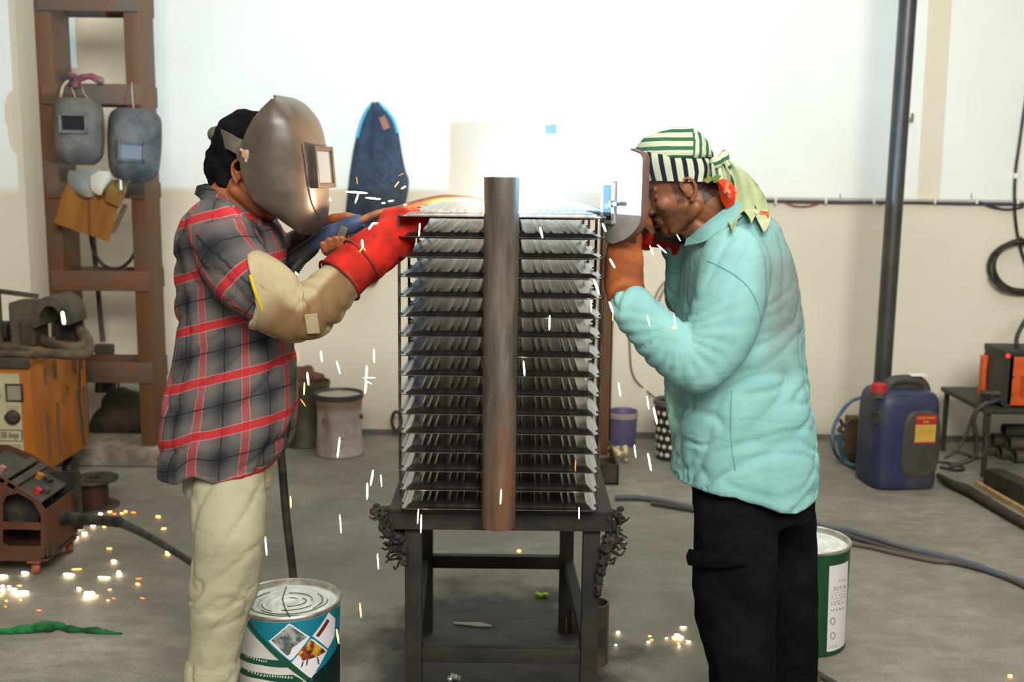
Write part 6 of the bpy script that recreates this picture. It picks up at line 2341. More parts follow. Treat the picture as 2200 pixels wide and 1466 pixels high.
# its gun lead leaves at the right
ge = P(150, 1112, 4.10)
ld = [V((xr, 4.10, ge.z)), P(165, 1116, 4.06), P(210, 1118, 4.0), P(255, 1122, 3.92), P(310, 1148, 3.80), P(365, 1180, 3.72), P(415, 1212, 3.62), P(450, 1240, 3.5)]
ld.append(V((ld[-1].x + 0.15, 3.4, 0.02)))
ld.append(V((ld[-1].x + 0.25, 3.38, 0.013)))
MB().tube(smooth_path(ld[:4], 6), [0.030, 0.026, 0.020, 0.022], 14).build('lead_socket', M_black_rubber, wf_, smooth=60)
MB().tube(smooth_path(ld[3:], 6), [0.017, 0.015, 0.0125, 0.0125, 0.0125, 0.0125, 0.0125], 10).build('gun_lead', M_black_rubber, wf_, smooth=60)
# empty wire spool
sc0 = G(205, 1088)
spl = thing('wire_spool', 'empty black wire spool standing on the floor by the wire feeder', 'spool', (sc0.x, sc0.y, 0))
rs_ = 50 / FPX * sc0.y * 1.03
hs_ = 0.135
MB().lathe([(0.025, 0), (rs_, 0), (rs_ + 0.002, 0.004), (rs_, 0.009), (0.025, 0.009)], sc0, 40, caps=False).build('flange', M_black_rubber, spl, smooth=40)
MB().lathe([(0.025, hs_ - 0.009), (rs_, hs_ - 0.009), (rs_ + 0.002, hs_ - 0.005), (rs_, hs_), (0.025, hs_)], sc0, 40, caps=False).build('flange', M_black_rubber, spl, smooth=40)
MB().lathe([(0.060, 0.009), (0.060, hs_ - 0.009), (0.025, hs_ - 0.003), (0.025, 0.004)], sc0, 32, caps=False).build('core', mat('dark_red_core', sc(58, 34, 26), 0.6), spl, smooth=40)

# green rag on the floor
mb = MB()
rp = [(-30, 1356, .022), (20, 1354, .022), (60, 1350, .028), (100, 1346, .032), (125, 1343, .022), (160, 1352, .022), (190, 1354, .018), (230, 1358, .012), (262, 1362, .005)]
for (a_, b_, r_), (c_, d_, e_) in zip(rp, rp[1:]):
    mb.capsule(G(a_, b_, r_ * 0.5), G(c_, d_, e_ * 0.5), r_ * 0.8, e_ * 0.8, 12)
gm = fuse(mb, 0.005, 2)
push(gm, lambda co, n: 0.010 * noise.noise(co * 24) + 0.005 * noise.noise(co * 60))
for v in gm.vertices:
    v.co.z = max(v.co.z * 0.75, 0.001)
tag(put(gm, 'green_rag', mat('green_cloth', sc(22, 110, 56), 0.9, 0, sc(10, 66, 34), 10), origin=G(110, 1350), smooth=180), 'long twisted green rag on the concrete floor', 'rag')

# ------------------------------------------------------------------ jerrycan, right
jx0, jx1 = P(1862, 950, 5.33).x, P(2026, 950, 5.22).x
jc_ = thing('jerrycan', 'blue plastic jerrycan with a red cap and a red and yellow label', 'jerrycan', ((jx0 + jx1) / 2, 5.36, 0))
jw, jd, jh = 0.335, 0.30, 0.50
jcx, jcy = (jx0 + jx1) / 2 - 0.005, 5.37
JR = Matrix.Rotation(0.10, 3, 'Z')
rings = []
for z_, s_ in ((0.0, 0.90), (0.006, 0.95), (0.02, 0.985), (0.05, 1.0), (0.20, 1.0), (0.34, 1.0), (0.42, 0.985), (0.455, 0.95), (0.478, 0.88), (0.488, 0.78), (0.490, 0.5)):
    r = []
    for j in range(56):
        a_ = 2 * PI * j / 56
        ca, sa = math.cos(a_), math.sin(a_)
        e_ = 2 / 5.0
        r.append(V((jcx, jcy, z_)) + JR @ V((jw / 2 * s_ * math.copysign(abs(ca) ** e_, ca), jd / 2 * s_ * math.copysign(abs(sa) ** e_, sa), 0)))
    rings.append(r)
t = NT('dusty_blue_plastic')
a = t.noise(5, 5, 0.6)
ge_ = t.n('ShaderNodeNewGeometry')
t.set(col=t.ramp(a, [(0.32, sc(26, 36, 78)), (0.52, sc(38, 46, 76)), (0.70, sc(66, 64, 60))]), rough=0.5)
t.bump(t.noise(60, 3), 0.05, 0.002)
MB().loft(rings).build('body', t.m, jc_, smooth=60)
t = NT('dusty_dark_face')
a = t.noise(6, 5, 0.6)
t.set(col=t.ramp(a, [(0.35, sc(50, 48, 44)), (0.65, sc(66, 62, 55))]), rough=0.6)
# raised oval on the front face
mb = MB()
yfj = jcy - jd / 2
rows = []
oc = JR @ V((0.055, -jd / 2, 0)) + V((jcx, jcy, 0))
mb_r = []
for s_, dy in ((1.0, 0.004), (0.95, -0.004), (0.88, -0.006), (0.0, -0.006)):
    mb_r.append([oc + JR @ V((0.100 * s_ * math.copysign(abs(math.cos(q)) ** 0.6, math.cos(q)), dy, 0)) + V((0, 0, 0.235 + 0.175 * s_ * math.copysign(abs(math.sin(q)) ** 0.6, math.sin(q)))) for q in [2 * PI * j / 40 for j in range(40)]])
mb.loft(mb_r, caps=False)
mb.build('raised_oval', t.m, jc_, smooth=50)['label'] = 'dusty grey raised oval on the jerrycan front'
lo = oc + JR @ V((0.014, -0.0068, 0)) + V((0, 0, 0.315))
lw, lh = 0.108, 0.145
M_lr = mat('label_red', sc(160, 36, 34), 0.5)
M_ly = mat('label_yellow', sc(196, 160, 70), 0.5, 0, sc(176, 140, 60), 14)
lab = MB().box(lo, (lw, 0.0016, lh), JR).build('paper_label', M_lr, jc_, smooth=0)
MB().box(lo + JR @ V((0, -0.0012, -0.020)), (lw * 0.97, 0.0016, lh * 0.60), JR).build('label_field', M_ly, lab, smooth=0)
mb = MB()
for k in range(9):
    mb.box(lo + JR @ V(((k - 4) * 0.0105, -0.0014, 0.058)), (0.008, 0.0014, 0.011), JR)
mb.box(lo + JR @ V((0, -0.0014, 0.038)), (0.03, 0.0014, 0.010), JR)
mb.build('label_lettering', mat('label_orange', sc(196, 120, 50), 0.5), lab, smooth=0)
cp = P(1888, 832, 5.28)
cp.z = 0.485
jcap = MB().lathe([(0, 0), (0.040, 0), (0.040, 0.004), (0.036, 0.042), (0.033, 0.046), (0, 0.046)], cp, 20).build('cap', M_red_plastic, jc_, smooth=30)
MB().lathe([(0.048, -0.02), (0.045, 0.006), (0.0, 0.006)], cp, 24, caps=False).build('neck', t.m, jc_, smooth=40)
hy0 = V((jcx + 0.035, jcy + 0.02, 0.0))
MB().tube(smooth_path([hy0 + JR @ V((-0.10, 0, 0.475)), hy0 + JR @ V((-0.085, 0, 0.512)), hy0 + JR @ V((-0.04, 0, 0.528)), hy0 + JR @ V((0.05, 0, 0.526)), hy0 + JR @ V((0.09, 0, 0.50)), hy0 + JR @ V((0.10, 0, 0.46))], 5), [0.030, 0.030, 0.028, 0.028, 0.030, 0.034], 14).build('carry_handle', t.m, jc_, smooth=60)
MB().box(hy0 + JR @ V((0.055, -0.005, 0.556)), (0.085, 0.05, 0.006), JR).build('white_sticker', M_white_plastic, jc_, smooth=0)
sb = JR @ V((-jw / 2 + 0.010, -0.10, 0)) + V((jcx, jcy, 0.365))
MB().lathe([(0, -0.01), (0.036, -0.01), (0.034, 0.012), (0.024, 0.014), (0.022, 0.006), (0, 0.006)], sb, 20, axis=JR @ V((-0.82, -0.57, 0))).build('side_boss', M_dgrey, jc_, smooth=40)
MB().box(hy0 + JR @ V((0.0, 0, 0.497)), (0.19, 0.040, 0.045), JR, 0.012).build('handle_web', t.m, jc_, smooth=40)
# blue hose loop and brown box with clamp behind it
hp = [(1862, 852), (1830, 862), (1805, 890), (1790, 925), (1790, 960), (1802, 985), (1830, 1000), (1860, 1008)]
pts = [P(a_, b_, 5.62) for a_, b_ in hp[:5]] + [G(a_, b_, 0.02) for a_, b_ in hp[5:]]
tag(MB().tube(smooth_path(pts, 6), 0.010, 8).build('blue_hose', mat('blue_hose', sc(52, 84, 112), 0.5, 0, sc(84, 104, 124), 8), origin=V((pts[5].x, pts[5].y, 0)), smooth=60), 'blue hose looping up beside the jerrycan', 'hose')
bxp = floor_at(1842, 5.78)
wb = thing('brown_box', 'brown dusty box with a cable clamp between the jerrycan and wall', 'box', bxp)
MB().box(bxp + V((0, 0, 0.125)), (0.11, 0.10, 0.25), bevel=0.008).build('case', mat('brown_box_paint', sc(90, 74, 50), 0.8, 0, sc(66, 54, 38), 8), wb)
mb = MB()
for a_, b_ in (((1826, 906), (1806, 918)), ((1812, 916), (1805, 902)), ((1808, 916), (1800, 926)), ((1800, 924), (1812, 930))):
    mb.tube([P(*a_, 5.72), P(*b_, 5.72)], 0.010, 8)
mb.build('cable_clamp', M_dark_steel, wb, smooth=50)
tag(MB().tube(smooth_path([P(1805, 934, 5.70), P(1806, 965, 5.70), G(1818, 992, 0.02), G(1840, 1004, 0.02)], 6), 0.012, 8).build('teal_hose', mat('teal_hose', sc(36, 84, 100), 0.5), origin=G(1830, 1000, 0), smooth=60), 'short teal hose end under the clamp beside the jerrycan', 'hose')

# ------------------------------------------------------------------ orange inverter machine on a black stand, right
oy = 5.62
om = thing('inverter_welder', 'small orange and black inverter welding machine with a red lamp, on a black stand', 'welding machine', P(2190, 868, oy))
ox0 = P(2164, 800, 5.50).x
oz0 = P(2180, 876, 5.50).z
oz1 = P(2180, 762, 5.50).z
ow, od, oh = 0.42, 0.24, oz1 - oz0
M_orp = mat('orange_paint', sc(214, 92, 28), 0.45, 0, sc(190, 78, 24), 8)
MB().box((ox0 + ow / 2, 5.50 + od / 2, oz0 + oh / 2 + 0.004), (ow, od, oh - 0.008), bevel=0.012).build('case', M_orp, om)
mb = MB()
fr_ = [(0, 0.0), (-0.020, 0.02), (-0.026, oh * 0.55), (-0.018, oh * 0.96), (0, oh)]
mb.loft([[V((ox0 + x_, 5.50 + y_, oz0 + z_)) for x_, z_ in fr_] + [V((ox0 + 0.03, 5.50 + y_, oz0 + oh)), V((ox0 + 0.03, 5.50 + y_, oz0))] for y_ in (0.0, od)])
mb.build('front_bezel', mat('black_bezel', sc(46, 44, 40), 0.5), om, smooth=30)
MB().box((ox0 + ow / 2 - 0.01, 5.50 + od / 2, oz0 + oh + 0.004), (ow + 0.03, od + 0.006, 0.036), bevel=0.01).build('top_cover', mat('black_top', sc(40, 38, 38), 0.5), om)
MB().box((ox0 - 0.030, 5.50 + od - 0.03, oz0 + oh * 0.45), (0.03, 0.05, oh * 0.82), bevel=0.01).build('corner_guard', M_orp, om)
ldp = P(2166, 765, 5.493)
MB().ball(V((ldp.x, 5.494, ldp.z)), 0.011, 12).build('red_lamp', emit('red_lamp', (1.0, 0.03, 0.02), 2.2), om, smooth=180)
mb = MB()
for k in range(9):
    mb.box((ox0 + 0.125, 5.499, oz0 + 0.06 + k * 0.013), (0.11, 0.003, 0.006))
mb.build('vent_slots', mat('dark_slot', sc(130, 58, 28), 0.6), om, smooth=0)
for z_ in (0.03, 0.12):
    MB().lathe([(0, 0), (0.006, 0), (0.005, 0.003), (0, 0.004)], (ox0 + 0.035, 5.50, oz0 + z_ + 0.04), 10, axis=(0, -1, 0)).build('screw', M_dark_steel, om)
for k, z_ in enumerate((0.05, 0.10)):
    MB().lathe([(0, 0), (0.016, 0), (0.014, 0.035), (0, 0.036)], (ox0 - 0.032, 5.56 + k * 0.08, oz0 + 0.035), 14, axis=(-1, 0, 0)).build('cable_socket', M_black_rubber, om, smooth=40)
std = thing('machine_stand', 'black steel stand with thin legs under the orange inverter machine', 'stand', V((ox0 + 0.14, 5.62, 0)))
M_st = mat('black_stand', sc(44, 42, 38), 0.6)
mb = MB().box((ox0 + 0.16, 5.76, oz0 - 0.016), (0.54, 0.60, 0.026), bevel=0.003)
mb.build('shelf', M_st, std)
for x_ in (ox0 - 0.085, ox0 + 0.40):
    for y_ in (5.49, 6.03):
        MB().box((x_, y_, (oz0 - 0.03) / 2), (0.022, 0.022, oz0 - 0.03)).build('leg', M_st, std, smooth=0)
# leads from the machine
lds = [([(2120, 862), (2095, 885), (2075, 935), (2055, 968), (2030, 985)], 0.008, 'thin black lead sagging from the stand to the floor'),
       ([(2150, 858), (2110, 872), (2092, 900), (2098, 950), (2090, 985), (2040, 1003)], 0.013, 'thick black lead curving down in front of the stand leg'),
       ([(2118, 880), (2114, 920), (2118, 960), (2105, 985), (2070, 975), (2048, 970)], 0.008, 'black lead curling at the foot of the stand')]
for c_, r_, l_ in lds:
    pts = []
    for i, (a_, b_) in enumerate(c_):
        g = G(a_, b_, r_)
        pts.append(P(a_, b_, 5.46) if g.y > 5.46 or b_ < 960 else g)
    tag(MB().tube(smooth_path(pts, 6), r_, 8).build('machine_lead', M_black_rubber, origin=V((pts[-1].x, pts[-1].y, 0)), smooth=60), l_, 'cable')
tag(MB().tube([P(2106, 845, 5.46), P(2148, 846, 5.44)], 0.016, 10).build('electrode_holder', M_black_rubber, origin=P(2127, 852, 5.45), smooth=60), 'black electrode holder on the edge of the machine stand', 'holder')
tag(MB().tube(smooth_path([P(2186, 750, 5.58), P(2184, 728, 5.6), P(2196, 700, 5.75), P(2222, 660, 6.0)], 6), 0.012, 8).build('supply_cable', M_black_rubber, origin=P(2186, 750, 5.58), smooth=60), 'black supply cable rising from the orange inverter machine', 'cable')
# six pipes stacked below
pr_ = 0.037
M_sp = mat('grey_brown_pipe', sc(96, 86, 76), 0.6, 0.2, sc(70, 62, 54), 6)
pxs = P(2156, 950, 5.80).x
posn = [(5.76, pr_, 'front pipe of the bottom row'), (5.838, pr_, 'middle pipe of the bottom row'), (5.916, pr_, 'rear pipe of the bottom row'), (5.799, pr_ * 2.73, 'front pipe of the middle row'), (5.877, pr_ * 2.73, 'rear pipe of the middle row'), (5.838, pr_ * 4.46, 'top pipe')]
mo = [0.055, 0.01, -0.035, 0.035, -0.02, 0.02]
for k, (y_, z_, l_) in enumerate(posn):
    o = MB().lathe([(pr_, 0), (pr_, 0.9), (pr_ - 0.005, 0.9), (pr_ - 0.005, 0)], V((pxs + mo[k], y_ + 0.02, z_)), 22, axis=(1, 0, 0), caps=False)
    o.f.append([])
    o.f.pop()
    n_ = 22
    # close the wall at the near mouth
    for j in range(n_):
        o.add([o.v[j], o.v[(j + 1) % n_], o.v[3 * n_ + (j + 1) % n_], o.v[3 * n_ + j]], [(0, 1, 2, 3)])
    tag(o.build('steel_pipe', M_sp, origin=V((pxs + 0.45, y_ + 0.02, z_ - pr_)), smooth=40), 'steel pipe under the orange machine, ' + l_, 'pipe', 'pipes stacked under the machine stand')
# beam, lath and dark bar on the floor at the right edge
b0, b1 = G(2112, 1046), G(2330, 1150)
dvb = (b1 - b0).normalized()
ctr = [b0 + V((0, 0, 0.045)) + V((dvb.y, -dvb.x, 0)) * -0.045, b1 + V((0, 0, 0.045)) + V((dvb.y, -dvb.x, 0)) * -0.045]
ctr[0].z = ctr[1].z = 0.047
tag(MB().bar(ctr[0], ctr[1], 0.092, 0.092).build('steel_beam', mat('black_square_beam', sc(46, 42, 36), 0.6, 0.2, sc(66, 60, 50), 7), origin=V((ctr[0].x, ctr[0].y, 0)), smooth=0), 'black square steel beam on the floor below the stacked pipes', 'beam')
w0, w1 = G(2097, 1038, 0.012), G(2330, 1172, 0.012)
tag(MB().bar(w0, w1, 0.022, 0.022).build('wooden_lath', mat('pale_lath', sc(170, 146, 96), 0.8, 0, sc(140, 118, 76), 14, stretch=(1, 1, 6)), origin=V((w0.x, w0.y, 0)), smooth=0), 'thin pale wooden lath lying along the black beam', 'lath')
d_ = [(2016, 1022), (2045, 1040), (2075, 1052), (2110, 1072), (2150, 1096), (2200, 1124), (2300, 1178)]
tag(MB().tube(smooth_path([G(a_, b_, 0.028) for a_, b_ in d_], 5), [0.014, 0.022, 0.028, 0.024, 0.022, 0.022, 0.022], 12).build('dark_cable_bundle', mat('dark_bundle', sc(56, 50, 42), 0.8, 0, sc(38, 34, 30), 16), origin=G(2016, 1022), smooth=60), 'thick dark cable bundle on the floor running right from the jerrycan', 'cable')
tag(MB().tube(smooth_path([G(2016, 992, .008), G(2050, 998, .008), G(2070, 1005, .008), G(2060, 1011, .008), G(2020, 1004, .008)], 6), 0.008, 8).build('bent_rod', M_dark_steel, origin=G(2050, 1000), smooth=60), 'bent thin dark rod on the floor beside the jerrycan', 'rod')

# ------------------------------------------------------------------ cables across the floor
fl_c = [([(1322, 1070), (1370, 1070), (1430, 1078), (1490, 1092), (1600, 1108), (1745, 1126), (1850, 1148), (1960, 1180), (2060, 1205), (2140, 1232), (2260, 1270), (2500, 1330), (2900, 1400)], 0.014, mat('blue_grey_hose', sc(70, 80, 96), 0.6, 0, sc(96, 96, 96), 3), 'blue grey hose crossing the floor behind the aqua shirt welder'),
        ([(1400, 1082), (1500, 1098), (1600, 1112), (1745, 1132), (1850, 1160), (1950, 1190), (2080, 1216), (2170, 1245), (2260, 1285), (2500, 1350), (2900, 1430)], 0.011, mat('dark_grey_cable', sc(66, 62, 58), 0.7), 'dark cable lying beside the blue grey hose on the floor'),
        ([(1700, 1160), (1790, 1166), (1850, 1172), (1930, 1190), (2010, 1206), (2090, 1212), (2150, 1236), (2260, 1262), (2500, 1310), (2900, 1370)], 0.010, mat('brown_grey_cable', sc(84, 78, 68), 0.7), 'thin brown grey cable beside the green pail on the floor'),
        ([(1735, 1420), (1752, 1444), (1780, 1462), (1830, 1490)], 0.010, M_black_rubber, 'short run of black cable at the aqua welder\'s feet')]
for c_, r_, m_, l_ in fl_c:
    pts = [G(a_, b_, r_) for a_, b_ in c_]
    tag(MB().tube(smooth_path(pts, 6), r_, 8).build('floor_cable', m_, origin=V((pts[0].x, pts[0].y, 0)), smooth=60), l_, 'cable')
# offcuts and scraps under the bench
oc_ = floor_at(1252, 3.30)
pcs = P(1278, 1350, 3.28)
tag(MB().lathe([(0.044, 0), (0.044, 0.20), (0.038, 0.20), (0.038, 0.003), (0.0, 0.003)], V((pcs.x, 3.28, 0.0)), 24, caps=False).build('pipe_offcut', M_dark_steel, origin=V((pcs.x, 3.28, 0)), smooth=40), 'short dark pipe offcut standing behind the bench\'s right leg', 'pipe')
wbk = G(1222, 1352)
tag(MB().box(wbk + V((0, 0, 0.03)), (0.05, 0.07, 0.06), Matrix.Rotation(0.3, 3, 'Z'), 0.004).build('wood_block', mat('brown_wood_block', sc(104, 78, 52), 0.8, 0, sc(80, 60, 42), 10), origin=wbk), 'small brown wooden block on the floor under the bench', 'block')
gs = G(1161, 1280, 0.008)
mb = MB()
for q in ((0, 0, 0), (0.016, 0.006, 0.002), (-0.01, 0.004, 0.004), (0.02, -0.004, 0.006)):
    mb.ball(gs + V(q), (0.012, 0.010, 0.008), 8)
tag(fuse_ := put(fuse(mb, 0.003, 1), 'green_scrap', mat('bright_green_scrap', sc(140, 190, 30), 0.6), origin=V((gs.x, gs.y, 0)), smooth=180), 'bright lime green scrap on the sooty floor under the bench', 'scrap')
s0, s1 = G(975, 1338, 0.004), G(1056, 1346, 0.004)
tag(MB().grid([[s0, s0.lerp(s1, 0.3) + V((0, 0.004, 0)), s0.lerp(s1, 0.7) + V((0, 0.012, 0.003)), s1 + V((0, 0.004, 0))], [s0 + V((0, -0.012, 0)), s0.lerp(s1, 0.3) + V((0, -0.012, 0)), s0.lerp(s1, 0.7) + V((0, -0.014, 0)), s1 + V((0, -0.004, 0))]], 0.003).build('pale_strip', mat('grey_strip', sc(130, 126, 116), 0.6), origin=V((s0.x, s0.y, 0)), smooth=0), 'thin pale strip of waste on the floor under the bench', 'scrap')
fo = G(980, 1458, 0.010)
mb = MB()
for k in range(7):
    mb.ball(fo + V((random.uniform(-.025, .025), random.uniform(-.012, .012), random.uniform(-.004, .008))), random.uniform(0.006, 0.011), 7)
tag(put(fuse(mb, 0.003, 0), 'foil_ball', mat('crumpled_foil', (0.6, 0.6, 0.58), 0.3, 0.8), origin=V((fo.x, fo.y, 0)), smooth=0), 'crumpled silver foil on the floor below the bench front rail', 'foil')
# ------------------------------------------------------------------ sparks: glowing drops of metal
M_s1 = emit('white_hot', (1.0, 0.78, 0.48), 18.0)
M_s2 = emit('yellow_hot', (1.0, 0.42, 0.08), 7.0)
M_s3 = emit('orange_hot', (1.0, 0.20, 0.03), 3.5)


def sliver(mb, p0, p1, r, n=8):
    m_ = (p0 + p1) / 2
    d = p1 - p0
    mb.tube([p0, p0 + d * 0.06, p0 + d * 0.25, m_, p0 + d * 0.78, p0 + d * 0.95, p1], [r * .25, r * .7, r * .95, r, r * .9, r * .6, r * .2], n)


GR = {
    'fl': ('glowing spark falling between the plaid welder and the radiator', 'sparks falling beside the plaid welder'),
    'rad': ('glowing spark falling in front of the radiator stack', 'sparks falling before the radiator'),
    'fr': ('glowing spark falling between the radiator and the aqua welder', 'sparks falling beside the aqua welder'),
    'tl': ('white hot spark flying left over the red gauntlet', 'sparks flying over the gauntlet'),
    'fll': ('glowing spark lying on the floor beside the wire feeder', 'sparks on the floor by the wire feeder'),
    'flr': ('glowing spark lying on the floor beside the aqua welder', 'sparks on the floor by the aqua welder'),
}
sparks = [
    ('fl', 697, 412, 712, 432, 2.9, 3, 1), ('fl', 689, 754, 692, 778, 2.9, 3.2, 1), ('fl', 723, 776, 731, 804, 2.95, 2.6, 1), ('fl', 803, 750, 804, 780, 2.9, 2.8, 1),
    ('fl', 788, 786, 787, 815, 2.9, 3.2, 1), ('fl', 787, 818, 784, 846, 2.9, 3.6, 1), ('fl', 660, 800, 663, 828, 2.95, 3.2, 1), ('fl', 654, 822, 653, 850, 2.95, 2.2, 2), ('fl', 646, 858, 657, 874, 2.95, 1.8, 3),
    ('fl', 730, 940, 725, 984, 2.9, 3.0, 1), ('fl', 802, 1010, 796, 1044, 2.85, 3.2, 1), ('fl', 789, 1038, 789, 1074, 2.85, 3.0, 1), ('fl', 818, 1020, 820, 1046, 2.85, 1.8, 1),
    ('fl', 624, 1066, 625, 1092, 2.9, 2.6, 2), ('fl', 730, 1106, 733, 1146, 2.9, 2.2, 1), ('fl', 570, 1154, 573, 1194, 2.6, 2.6, 1), ('fl', 811, 1190, 813, 1224, 2.85, 2.0, 1),
    ('fl', 773, 1296, 776, 1328, 2.8, 2.6, 2), ('fl', 723, 1352, 728, 1384, 2.7, 3.0, 2), ('fl', 727, 664, 729, 684, 2.85, 2.8, 1), ('fl', 739, 661, 740, 668, 2.85, 2.2, 1), ('fl', 634, 584, 640, 592, 2.8, 3.0, 1),
    ('fl', 780, 812, 808, 812, 2.9, 1.3, 1), ('fl', 783, 816, 799, 826, 2.9, 1.5, 1), ('fl', 831, 550, 832, 558, 2.75, 2.2, 1), ('fl', 640, 750, 642, 776, 3.0, 0.9, 3),
    ('tl', 742, 412, 790, 415, 2.9, 3.0, 1), ('tl', 770, 416, 763, 437, 2.9, 2.6, 1), ('tl', 785, 425, 818, 428, 2.9, 2.6, 1), ('tl', 820, 437, 828, 436, 2.88, 2.6, 1), ('tl', 834, 433, 846, 431, 2.88, 2.6, 1),
    ('tl', 792, 493, 801, 480, 2.72, 3.0, 1), ('tl', 800, 480, 812, 480, 2.72, 2.8, 1), ('tl', 778, 515, 779, 533, 2.70, 3.4, 1), ('tl', 778, 533, 772, 542, 2.70, 1.8, 2), ('tl', 780, 532, 785, 538, 2.70, 1.6, 2),
    ('tl', 867, 441, 874, 439, 2.88, 2.8, 1), ('tl', 848, 402, 857, 390, 2.9, 1.6, 2), ('tl', 766, 380, 768, 396, 2.9, 1.2, 3), ('tl', 856, 378, 868, 372, 2.95, 0.9, 3), ('tl', 490, 128, 509, 108, 2.9, 3.6, 1),
    ('tl', 862, 406, 872, 400, 2.95, 2.4, 1),
    ('rad', 902, 480, 900, 508, 2.66, 2.2, 1), ('rad', 1160, 488, 1166, 512, 2.66, 3.0, 1), ('rad', 1181, 678, 1180, 710, 2.66, 2.8, 1), ('rad', 1125, 776, 1127, 808, 2.66, 2.4, 1),
    ('rad', 1236, 988, 1236, 1014, 2.66, 1.5, 3), ('rad', 1077, 1052, 1075, 1084, 2.62, 2.4, 1), ('rad', 899, 1094, 897, 1126, 2.66, 2.0, 1), ('rad', 905, 1106, 904, 1146, 2.66, 2.2, 1), ('rad', 1244, 1090, 1244, 1116, 2.66, 1.8, 1),
    ('rad', 1270, 645, 1270, 670, 2.7, 1.3, 1), ('rad', 1276, 600, 1287, 632, 2.7, 3.6, 1),
    ('fr', 1310, 556, 1321, 576, 2.66, 3.0, 1), ('fr', 1294, 480, 1302, 498, 2.66, 3.0, 1), ('fr', 1309, 648, 1318, 674, 2.66, 3.0, 1), ('fr', 1317, 672, 1316, 690, 2.66, 1.4, 2), ('fr', 1390, 678, 1396, 700, 2.58, 1.8, 1),
    ('fr', 1448, 676, 1451, 700, 2.58, 1.8, 1), ('fr', 1444, 703, 1454, 705, 2.575, 4.6, 2), ('fr', 1329, 822, 1333, 852, 2.9, 2.6, 1), ('fr', 1390, 852, 1394, 880, 2.9, 2.4, 1), ('fr', 1404, 876, 1412, 912, 2.9, 3.2, 1),
    ('fr', 1363, 956, 1366, 984, 2.9, 2.2, 1), ('fr', 1392, 974, 1399, 1012, 2.9, 3.2, 1), ('fr', 1396, 528, 1404, 548, 2.85, 2.4, 1), ('fr', 1412, 526, 1432, 544, 2.85, 2.2, 1), ('fr', 1454, 504, 1462, 518, 2.9, 1.4, 1), ('fr', 1409, 560, 1414, 574, 2.9, 0.9, 3),
]
ORD = ['first', 'second', 'third', 'fourth', 'fifth', 'sixth', 'seventh', 'eighth', 'ninth', 'tenth', 'eleventh', 'twelfth', 'thirteenth', 'fourteenth', 'fifteenth', 'sixteenth', 'seventeenth', 'eighteenth', 'nineteenth']
ORD += ['twentieth'] + ['twenty-' + q for q in ORD[:9]] + ['thirtieth'] + ['thirty-' + q for q in ORD[:9]] + ['fortieth'] + ['forty-' + q for q in ORD[:9]] + ['fiftieth']
WHERE = {'fl': 'from the top among sparks falling between plaid welder and radiator', 'rad': 'from the top among sparks falling in front of the radiator', 'fr': 'from the top among sparks falling beside the aqua welder',
         'tl': 'from the left among white sparks flying around the red gauntlet', 'fll': 'from the left among floor sparks near the wire feeder', 'flr': 'from the left among floor sparks near the aqua welder'}
HOT = ('white-hot spark', 'yellow-hot spark', 'orange spark')


def order(items, key):
    """rank of each spark inside its group"""
    out = {}
    for g in set(i[0] for i in items):
        ids = sorted([k for k, i in enumerate(items) if i[0] == g], key=lambda k: key(items[k]))
        for r_, k in enumerate(ids):
            out[k] = r_
    return out


rank = order(sparks, lambda i: i[1] + i[3] if i[0] == 'tl' else i[2] + i[4])
for k_, (g, x0_, y0_, x1_, y1_, Y_, r_, m_) in enumerate(sparks):
    p0, p1 = P(x0_, y0_, Y_), P(x1_, y1_, Y_)
    mb = MB()
    sliver(mb, p0, p1, r_ / FPX * Y_ * 0.72)
    o = mb.build('spark', (M_s1, M_s2, M_s3)[m_ - 1], origin=(p0 + p1) / 2, smooth=60)
    tag(o, HOT[m_ - 1] + ', ' + ORD[rank[k_]] + ' ' + WHERE[g], 'spark', GR[g][1])
tag(MB().tube(smooth_path([P(134, 670, 4.4), P(136, 684, 4.4), P(138, 697, 4.4)], 3), [0.004, 0.007, 0.007, 0.007, 0.007, 0.007, 0.004], 8).build('spark', M_s1, origin=P(136, 684, 4.4)), 'single glowing spark flying above the yellow welding machine', 'spark')

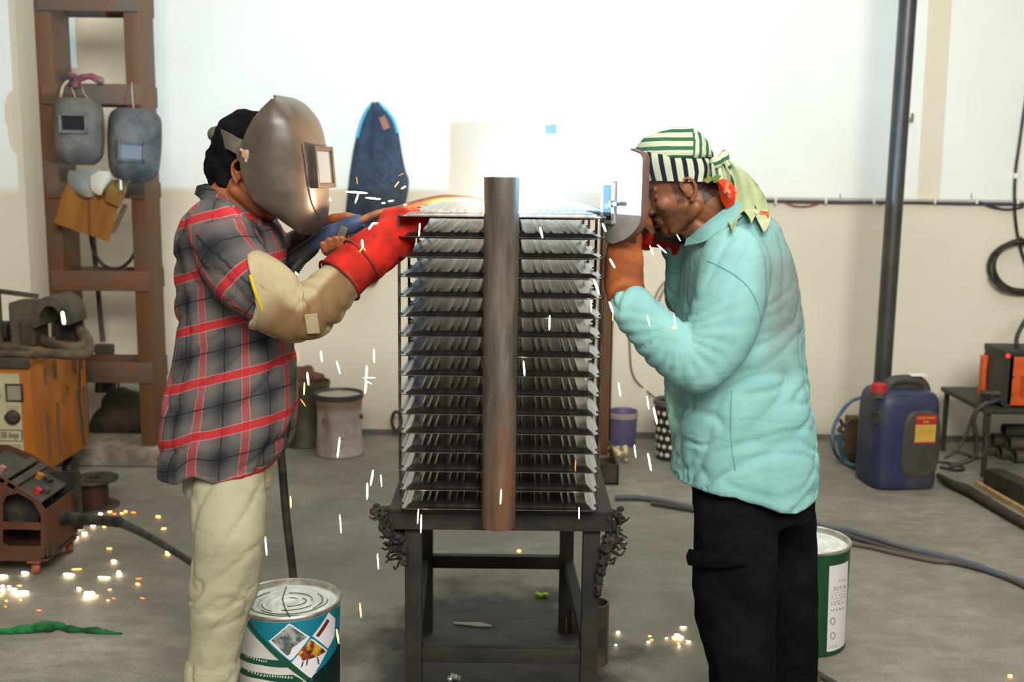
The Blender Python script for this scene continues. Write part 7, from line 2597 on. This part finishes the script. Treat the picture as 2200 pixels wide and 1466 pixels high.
fsp = [('fll', a_, b_, L_, r_, m_) for a_, b_, L_, r_, m_ in (
    (216, 1107, 8, 3.6, 1), (236, 1102, 10, 3.0, 2), (246, 1106, 8, 2.2, 3), (262, 1105, 10, 2.6, 2), (270, 1101, 10, 2.6, 2), (287, 1103, 12, 2.4, 3), (340, 1113, 12, 4.0, 2), (352, 1138, 12, 2.8, 2),
    (173, 1136, 12, 4.0, 1), (200, 1132, 10, 4.0, 1), (224, 1134, 8, 2.6, 2), (182, 1150, 12, 5.0, 1), (164, 1158, 10, 5.0, 1), (235, 1181, 12, 3.0, 2), (245, 1209, 14, 4.4, 1), (361, 1188, 10, 3.2, 1), (360, 1194, 12, 3.6, 2),
    (255, 1230, 8, 3.0, 2), (256, 1236, 14, 5.0, 1), (165, 1225, 22, 2.4, 2), (148, 1238, 28, 4.6, 1), (224, 1243, 30, 3.0, 1), (298, 1245, 14, 1.8, 3), (296, 1258, 12, 4.0, 2), (170, 1267, 12, 3.4, 1), (236, 1269, 8, 2.6, 2),
    (186, 1277, 12, 4.6, 1), (198, 1278, 14, 5.4, 1), (192, 1284, 26, 6.0, 1), (206, 1284, 12, 4.0, 2), (232, 1292, 8, 2.4, 2), (244, 1287, 8, 1.8, 3), (306, 1287, 14, 2.0, 3), (54, 1234, 18, 4.0, 1),
    (4, 1242, 10, 5.0, 1), (12, 1240, 12, 3.0, 1), (6, 1262, 8, 3.4, 1), (20, 1264, 10, 4.0, 1), (30, 1272, 16, 6.0, 1), (40, 1278, 16, 6.0, 1), (54, 1276, 18, 5.0, 1), (6, 1272, 10, 5.0, 1), (14, 1293, 6, 2.4, 2), (44, 1291, 6, 2.4, 2), (84, 1313, 12, 1.6, 3), (12, 1305, 8, 2.0, 3), (42, 1260, 10, 2.0, 2), (2, 1282, 8, 4.0, 2))]
fsp += [('flr', a_, b_, L_, r_, m_) for a_, b_, L_, r_, m_ in (
    (1328, 1362, 10, 4.4, 1), (1323, 1388, 6, 2.6, 1), (1396, 1369, 8, 2.6, 2), (1393, 1382, 8, 3.2, 1), (1400, 1377, 8, 2.4, 2), (1432, 1373, 6, 2.6, 1), (1455, 1368, 14, 4.6, 1), (1462, 1372, 14, 4.6, 1), (1452, 1376, 18, 5.0, 2), (1458, 1385, 6, 2.4, 2), (1459, 1391, 6, 3.0, 1), (1468, 1350, 16, 2.8, 1), (1479, 1381, 12, 3.2, 1), (1446, 1370, 6, 2.2, 2))]
rng = random.Random(12)
rank = order(fsp, lambda i: (i[1], i[2]))
for k_, (g, a_, b_, L_, r_, m_) in enumerate(fsp):
    c_ = G(a_, b_, 0.004)
    k = (c_ - CAMP).length / FPX
    a1 = rng.uniform(-0.5, 0.5)
    d = V((math.cos(a1), math.sin(a1), 0)) * L_ * k * 0.42
    mb = MB()
    rr_ = r_ * k * 0.6
    sliver(mb, c_ - d + V((0, 0, rr_)), c_ + d + V((0, 0, rr_)), rr_)
    o = mb.build('spark', (M_s1, M_s2, M_s3)[m_ - 1], origin=V((c_.x, c_.y, 0)), smooth=60)
    tag(o, HOT[m_ - 1] + ', ' + ORD[rank[k_]] + ' ' + WHERE[g], 'spark', GR[g][1])
# two more that lie apart
for a_, b_, l_ in ((1115, 1184, 'lone glowing spark on the floor behind the bench'), (2170, 1453, 'lone faint spark on the bare floor at the right')):
    c_ = G(a_, b_, 0.006)
    tag(MB().ball(c_, (0.008, 0.006, 0.005), 10).build('spark', M_s2, origin=V((c_.x, c_.y, 0)), smooth=180), l_, 'spark')
